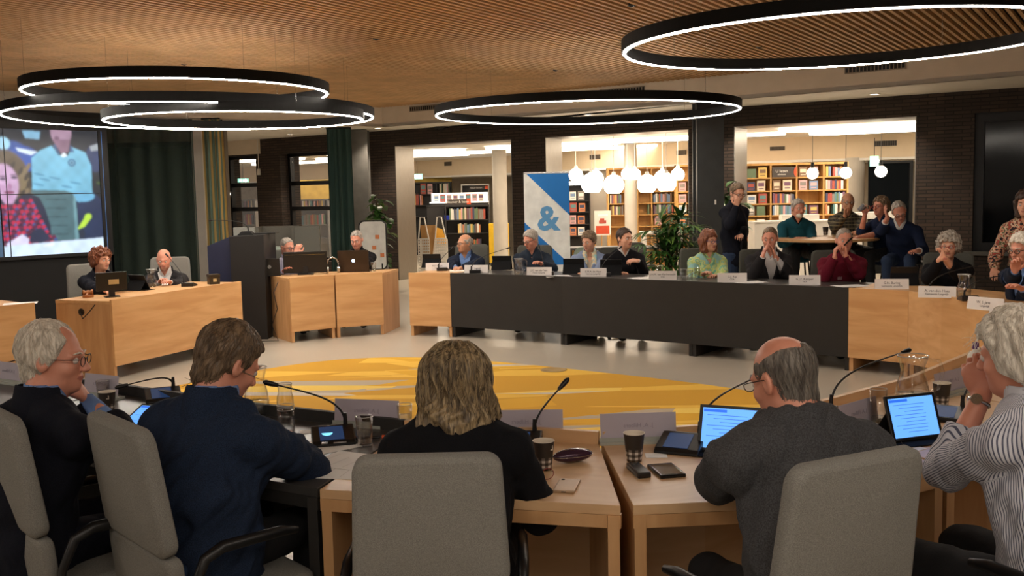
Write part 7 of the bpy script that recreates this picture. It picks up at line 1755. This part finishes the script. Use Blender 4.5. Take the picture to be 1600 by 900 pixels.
p = on_t(622, 672); tumbler('glass half hidden behind the left shoulder of the blonde woman', p.x+.03, p.y, TZ, .11, .033, .6)
# white bottle with purple label
p = on_z(1524, 640, TZ); t = thing('bottle', 'white bottle with a purple cap and label behind the striped-shirt man\'s hand', 'bottle', (p.x+.2, p.y+.5, TZ)); q = on_y(1524, 560, p.y+.5)
t.location = (q.x, p.y+.5, TZ); PUR = mat('label_purple', srgb(92, 50, 116), .5)
b = MB(); b.lathe([(.001, 0), (.034, 0), (.036, .01), (.036, .15), (.030, .165), (.014, .175), (.013, .19)], n=24); b.build('bottle_body', WHITE, t); b = MB(); b.lathe([(.0365, .02), (.0365, .075)], n=24); b.build('label_band', PUR, t); b = MB(); b.lathe([(.015, .185), (.015, .215), (.001, .217)], n=20); b.build('cap', PUR, t)
# tablets near
p = on_t(1100, 712); tablet('tablet with a lit blue page before the bald man', p.x+.10, p.y+.02, TZ, -.42, .24, .175, .38)
p = on_t(1432, 690); tablet('tablet with a lit blue page before the man in the striped shirt', p.x+.0, p.y+.02, TZ, .32, .235, .175, .34)
p = on_t(210, 675); tablet('tablet lying almost flat left of the navy-jacketed man', p.x+.03, p.y, TZ, -.4, .25, .18, 1.15)
# odds and ends
p = on_t(895, 722); t = thing('spectacle_case', 'glossy dark purple spectacle case beside the paper cup', 'case', (p.x, p.y, TZ), .35); b = MB(); b.sphere((0, 0, .026), (.078, .034, .025), 28, 14); b.build('shell', mat('case_plum', srgb(72, 48, 66), .12, .3), t); b = MB(); b.tube([(.0785*math.cos(a), .0345*math.sin(a), .026) for a in np.linspace(0, 2*PI, 41)[:-1]], .0012, 5, closed=True); b.build('seam', CHROME, t)
p = on_t(886, 761); t = thing('phone', 'gold-coloured phone lying face down on the oak table', 'phone', (p.x, p.y, TZ), -.22); b = MB(); b.bx((-.036, -.070, 0), (.036, .070, .009)); b.build('body', mat('phone_gold', srgb(176, 150, 122), .35, .4), t, bevel=.003); b = MB(); b.cyl((-.022, .055, .009), (-.022, .055, .0105), .006, n=14); b.build('camera_lens', BLK, t)
b = MB(); b.bx((-.008, -.0708, .003), (.008, -.0698, .006)); b.build('socket', BLK, t)
p = on_t(1041, 738); t = thing('phone', 'black phone in a case lying by the sleeve of the bald man', 'phone', (p.x, p.y, TZ), .18); b = MB(); b.bx((-.046, -.075, 0), (.046, .075, .013)); b.build('body', mat('phone_black', srgb(18, 18, 20), .15), t, bevel=.004); b = MB(); b.bx((-.036, -.066, .0132), (.036, .066, .0138)); b.build('display', mat('dark_glass', srgb(12, 12, 14), .05), t)
p = on_t(997, 738); t = thing('pen_case', 'small black leather case lying under the paper cup by the gap', 'case', (p.x, p.y-.01, TZ), .18); b = MB(); b.bx((-.024, -.07, 0), (.024, .07, .022)); b.build('case_body', mat('case_leather', srgb(30, 26, 25), .4), t, bevel=.006); b = MB(); b.cyl((0, .045, .022), (0, .045, .0245), .012, n=18); b.build('stud', CHROME, t)
p = on_t(831, 752); t = thing('spectacles', 'thin red-rimmed spectacles lying beside the elbow of the blonde woman', 'glasses', (p.x+.025, p.y, TZ), .5); b = MB()
for s in (-1, 1): b.tube([(.034*s+.024*math.cos(a), .0, .020+.019*math.sin(a)) for a in np.linspace(0, 2*PI, 25)[:-1]], .0011, 6, closed=True)
b.tube([(-.01, 0, .024), (0, 0, .027), (.01, 0, .024)], .001, 6); b.build('rims', MATS['spectacle_red'], t)
for s in (-1, 1): b = MB(); b.tube([(.058*s, 0, .024), (.060*s, .06, .02), (.056*s, .12, .004)], .001, 6); b.build('temple', BLK, t)
p = on_t(571, 690); t = thing('marker_pen', 'black pen with orange ends lying behind the tumbler', 'pen', (p.x+.01, p.y+.03, TZ+.008), .1); b = MB(); b.cyl((-.055, 0, 0), (.045, 0, 0), .006, n=12); b.build('barrel', BLK, t)
OR_ = mat('orange_cap', srgb(232, 92, 40), .4)
for s in (-1, 1): b = MB(); b.cyl((.052*s, 0, 0), (.068*s, 0, 0), .0085, n=12); b.build('orange_end', OR_, t)
sheet('sheet of paper under the hand of the navy-jacketed man', 498, 700, -.9, .2, .28); sheet('sheet of paper under the glass tumbler', 555, 722, 1.1, .21, .297, k=1); sheet('lower sheet of paper sticking out at the chair of the blonde woman', 543, 736, 1.35, .21, .297)
sheet('small white note left of the lit microphone', 487, 675, .1, .10, .06); sheet('small white note beside the microphone of the bald man', 1025, 712, -.05, .08, .06); sheet('sheet of paper in front of the right-hand tablet', 1385, 700, .6, .21, .2)
p = on_t(1393, 706); t = thing('spectacles', 'spectacles lying on the sheet before the right-hand tablet', 'glasses', (p.x, p.y, TZ+.003), .4); b = MB()
for s in (-1, 1): b.tube([(.03*s+.022*math.cos(a), .0, .018+.018*math.sin(a)) for a in np.linspace(0, 2*PI, 25)[:-1]], .0011, 6, closed=True)
b.build('rims', BLK, t)
# far row name plates
def fp(px, py, z=TF): return on_z(px, py, z)
NP = [(683, 423, ('M.F. Waals', 'Griffier'), 'name plate on the short oak segment at the left end'), (744, 427, ('D. Lagerst', 'Gemeente'), 'name plate between the navy-suited man and his microphone'), (843, 431, ('J.C. van der Ven', 'Fractie Langedijk'), 'name plate before the banner'), (928, 433, ('E.M.A. de Haer', 'Hart van Langedijk'), 'name plate before the woman with the scarf'),
      (1037, 438, ('J.H.M. van Kerkwoude', 'VVD'), 'name plate before the potted palm'), (1146, 442, ('G.J. Rip', 'CDA'), 'name plate left of the man with folded hands'), (1260, 446, ('G.J.F. Kamper', 'VKA'), 'name plate left of the man in the maroon sweater'), (1397, 453, ('G.N. Buring', 'Gemeente Langedijk'), 'name plate on the narrow oak segment')]
for px, py, ln, lb in NP:
    p = fp(px, py); f = facing(p.x, p.y); plate(lb, p.x+.0, p.y+.06, TF, math.radians(f)+PI if False else math.radians((0 if px < 700 else -12)), ln)
p = fp(1468, 466); plate('name plate on the curved oak segment before the curly grey-haired woman', p.x, p.y+.05, TF, -.45, ('A. van den Haas', 'Gemeente Langedijk'))
p = fp(1535, 486); plate('left of the two name plates at the right edge', p.x+.05, p.y+.05, TF, -1.05, ('W. J. Jansen', 'Langedijk')); p = fp(1572, 497); plate('right of the two name plates at the right edge', p.x+.05, p.y+.05, TF, -1.05, ('J. M. Bas', 'Langedijk'))
for px, py, lb, on in ((674, 419, 'tablet behind the leftmost name plate of the far row', 0), (785, 423, 'tablet standing beside the man in the dark blue shirt', 0), (899, 429, 'tablet before the woman with the scarf', 0), (958, 431, 'tablet before the young man', 0), (1425, 448, 'tablet right of the oak segment\'s name plate', 0)):
    p = on_z(px, py, TF); tablet(lb, p.x, p.y+.20, TF, PI-.2, .25, .18, .35, False, 'tablets in folding covers on the far tables')
for px, py, tx, ty, lb in ((690, 421, 706, 388, 'microphone beside the navy-suited man'), (742, 425, 793, 388, 'microphone pointing right, left of the dark tablet'), (858, 428, 843, 386, 'microphone before the man in the dark blue shirt'), (948, 430, 968, 388, 'microphone before the young man in the far row'), (286, 446, 262, 400, 'microphone before the bald man at the left desk'), (1475, 458, 1560, 408, 'microphone slanting up right of the curly grey-haired woman'), (1532, 470, 1606, 425, 'microphone slanting up to the right edge')):
    p = on_z(px, py+4, TF); tp = on_y(tx, ty, p.y+.25); mic_unit(lb, p.x, p.y+.22, TF, PI-.1, tp, False, .8, .04)
for px, py, lb in ((811, 432, 'glass jug of water before the man in the dark blue shirt'), (231, 450, 'glass jug on the left desk between its two people'), (1516, 468, 'glass jug at the right end of the curved segment')):
    p = on_z(px, py, TF); carafe(lb, p.x, p.y+.12, TF, .20, 1., True)
for px, py, lb in ((1072, 438, 'left glass before the woman in the green blouse'), (1082, 440, 'middle glass before the woman in the green blouse'), (1033, 432, 'glass behind the name plate by the palm'), (1094, 436, 'right glass before the woman in the green blouse')):
    p = on_z(px, py, TF); tumbler(lb, p.x, p.y+.16, TF, .11, .036, .6)
for px, py, lb, rz in ((1180, 444, 'white papers before the man with folded hands', .3), (1340, 450, 'sheet of paper before the man in the maroon sweater', .2), (1010, 437, 'papers left of the name plate by the palm', .4), (873, 434, 'papers before the banner', .2), (720, 425, 'papers under the hands of the navy-suited man', .1), (258, 446, 'papers before the bald man at the left desk', .1), (1575, 480, 'papers at the right edge of the curved segment', .9), (15, 478, 'papers on the leftmost oak segment', .4)):
    p = on_z(px, py, TF); t = sheet(lb, 0, 0, rz, .30, .21, TF, p=Vector((p.x, p.y+.21, TF)))
# left desk: gavel, monitor, box
p = on_z(139, 466, TF); t = thing('gavel', 'wooden gavel on its block at the left desk', 'gavel', (p.x-.05, p.y+.1, TF), .4); GM = mat('gavel_wood', srgb(168, 104, 52), .35)
b = MB(); b.cyl((0, 0, 0), (0, 0, .022), .055, n=24); b.build('sound_block', GM, t); b = MB(); b.lathe([(.001, -.05), (.026, -.05), (.028, -.035), (.019, -.025), (.024, 0), (.019, .025), (.028, .035), (.026, .05), (.001, .05)], c=(0, 0, .05), n=20, R=Matrix.Rotation(PI/2, 3, 'Y')); b.build('head', GM, t); b = MB(); b.cyl((0, 0, .05), (-.02, -.2, .03), .008, .011, 10); b.build('handle', GM, t)
p = on_z(168, 466, TF); t = thing('desk_monitor', 'small dark monitor seen from behind on the left desk', 'monitor', (p.x, p.y+.12, TF), .55); b = MB(); b.box((0, 0, .16), (.30, .02, .19), Matrix.Rotation(.12, 3, 'X')); b.build('panel', BLK, t, bevel=.004); b = MB(); b.box((.02, -.016, .155), (.10, .004, .05), Matrix.Rotation(.12, 3, 'X')); b.build('label', mat('label_tan', srgb(196, 170, 120), .6), t); b = MB(); b.bx((-.03, .0, 0), (.03, .03, .10)); b.bx((-.07, -.05, 0), (.07, .08, .012)); b.build('stand', BLK, t)
p = on_z(212, 455, TF); tablet('tablet between the two people at the left desk', p.x, p.y+.15, TF, PI-.5, .25, .18, .45, False)
p = on_z(334, 445, TF); t = thing('box', 'small dark tin box at the right end of the left desk', 'box', (p.x-.03, p.y+.10, TF), .6); b = MB(); b.bx((-.06, -.05, 0), (.06, .05, .105)); b.build('tin', mat('tin_dark', srgb(62, 52, 36), .4, .3), t, bevel=.004); b = MB(); b.bx((-.064, -.054, .085), (.064, .054, .115)); b.build('lid', MATS['tin_dark'], t, bevel=.004); b = MB(); b.bx((-.02, -.0515, .03), (.02, -.0505, .065)); b.build('label', MATS['label_tan'], t)
p = on_z(150, 472, TF); t = tag(_link('desk_grommet', None), 'round black cable hole with a cable in the end panel of the left desk', 'cable')
# cable hole on the end panel, facing the camera
d0 = (vec2((-3.92, 9.62))-vec2(outw([A0, A1], .70)[0])).normalized(); c0 = vec2(outw([A0, A1], .70)[0]); q = c0+d0*.33; nrm2 = Vector((d0.y, -d0.x)); nrm2 = nrm2 if nrm2.y < 0 else -nrm2
place(t, (q.x, q.y, 0), math.atan2(nrm2.x, -nrm2.y)); b = MB(); b.cyl((0, -.006, .66), (0, .002, .66), .035, n=24); b.build('grommet', BLK, t); b = MB(); b.tube([(0, -.01, .66), (.06, -.05, .60), (.14, -.05, .66), (.20, -.02, .74)], .005, 8); b.build('cable', BLK, t)
# laptops, big monitor
def laptop(lb, px, py, y, rz, w=.34, h=.23, m=None, logo=None, tilt=.25):
    p = on_y(px, py, y); t = thing('laptop', lb, 'laptop', (p.x, y, TF), rz); b = MB(); b.bx((-w/2, -.12, 0), (w/2, .12, .016)); b.build('base', m, t, bevel=.003); R = Matrix.Translation((0, .12, .014)) @ Matrix.Rotation(-tilt, 4, 'X'); b = MB(); b.box((0, 0, h/2), (w, .008, h)); xf(b, R); b.build('lid', m, t, bevel=.003)
    b = MB(); b.box((0, -.0045, h/2), (w-.02, .001, h-.02)); xf(b, R); b.build('display', emission('laptop_glow', srgb(150, 170, 200), .6) if 'laptop_glow' not in MATS else MATS['laptop_glow'], t)
    if logo: b = MB(); b.cyl((0, .004, h*.5), (0, .0052, h*.5), .022, n=24); xf(b, R); b.build('logo_disc', logo, t); text_obj('logo_letters', 'hp', .024, INK, t, R @ Matrix.Translation((0, .0058, h*.5)) @ Matrix.Rotation(PI/2, 4, 'X') @ Matrix.Rotation(PI, 4, 'Y'))
laptop('open dark laptop with a glowing round logo before the man in black', 556, 421, 12.82, PI-.05, .40, .27, mat('laptop_brown', srgb(62, 50, 40), .3, .5), emission('logo_glow', srgb(190, 210, 255), 1.6), .12)
laptop('small black laptop left of the large monitor', 424, 430, 12.45, PI+.1, .26, .21, BLK, mat('logo_dull', srgb(150, 150, 150), .4), .15)
p = on_y(478, 430, 12.5); t = thing('monitor', 'large black monitor turned away before the man in the striped shirt', 'monitor', (p.x+.0, 12.50, TF), PI+.18); b = MB(); R = Matrix.Rotation(-.10, 4, 'X'); b.box((0, 0, .155), (.54, .028, .27)); xf(b, R); b.build('panel', BLK, t, bevel=.005); b = MB(); b.bx((-.1, -.08, 0), (.1, .1, .012)); b.bx((-.03, .01, 0), (.03, .035, .10)); b.build('stand', BLK, t); b = MB(); b.box((0, .016, .255), (.5, .002, .002)); xf(b, R); b.build('edge_line', CHROME, t)
p = on_y(519, 425, 12.55); t = thing('headphones', 'silver headphones standing right of the large monitor', 'headphones', (p.x, 12.6, TF), .3); b = MB(); b.tube([(-.07, 0, .05), (-.075, 0, .12), (-.05, 0, .18), (0, 0, .205), (.05, 0, .18), (.075, 0, .12), (.07, 0, .05)], .009, 8); b.build('headband', CHROME, t)
for s in (-1, 1): b = MB(); b.cyl((.055*s, 0, .045), (.085*s, 0, .045), .042, n=20); b.build('ear_cup', CHROME, t)
p = on_y(584, 424, 12.7); tumbler('glass right of the open laptop', p.x, 12.7, TF, .12, .035, .5)
# cups on the high table
for px, py, lb in ((1266, 366, 'tall dark cup with a pale top on the high table'), (1290, 367, 'dark cup in the middle of the high table')):
    p = on_z(px, py, 1.081); cup(lb, p.x, p.y, 1.081, 1.05)
p = on_z(1281, 369, 1.081); sheet('pale paper on the high table', 0, 0, .2, .2, .15, 1.081, p=p)
p = on_y(1349, 325, 12.62); t = thing('coffee_cup', 'grey cup held to the mouth of the man in profile', 'cup', (p.x-.02, 12.62, p.z), 0); b = MB(); R = Matrix.Rotation(.9, 3, 'Y'); b.lathe([(.001, -.045), (.028, -.045), (.038, .045), (.036, .045), (.026, -.04), (.001, -.04)], n=24, R=R); b.build('wall', mat('cup_grey', srgb(120, 124, 130), .5), t)
b = MB(); b.lathe([(.0375, .04), (.0385, .046), (.036, .046)], n=24, R=R); b.build('rim', MATS['cup_rim'], t)
# cables on the left of the centre desk
q = vec2((-3.03, 12.42)); b = MB(); p0 = on_z(415, 440, .70); pts = [(-2.86, 12.10, .72), (-2.90, 12.02, .60), (-2.86, 12.0, .40), (-2.93, 11.98, .2), (-2.86, 11.98, .01), (-3.1, 12.0, .008)]; t = tag(b.tube(pts, .005, 8).build('cable', BLK), 'thin dark cable hanging down the left end of the middle oak desk', 'cable')
# wall things
p = wall(406, 268); b = MB(); o = thing('thermostat', 'small white box with a cable on the brick wall left of the window', 'switch', tuple(p[2]-WN*.03), -WA); b.bx((-.04, -.02, -.08), (.04, .02, .06)); b.build('box', WHITE, o, bevel=.004); b = MB(); b.cyl((0, 0, .06), (0, 0, LOWZ-p[1]), .008, n=6); b.build('conduit', WHITE, o)
p = wall(1570, 225);
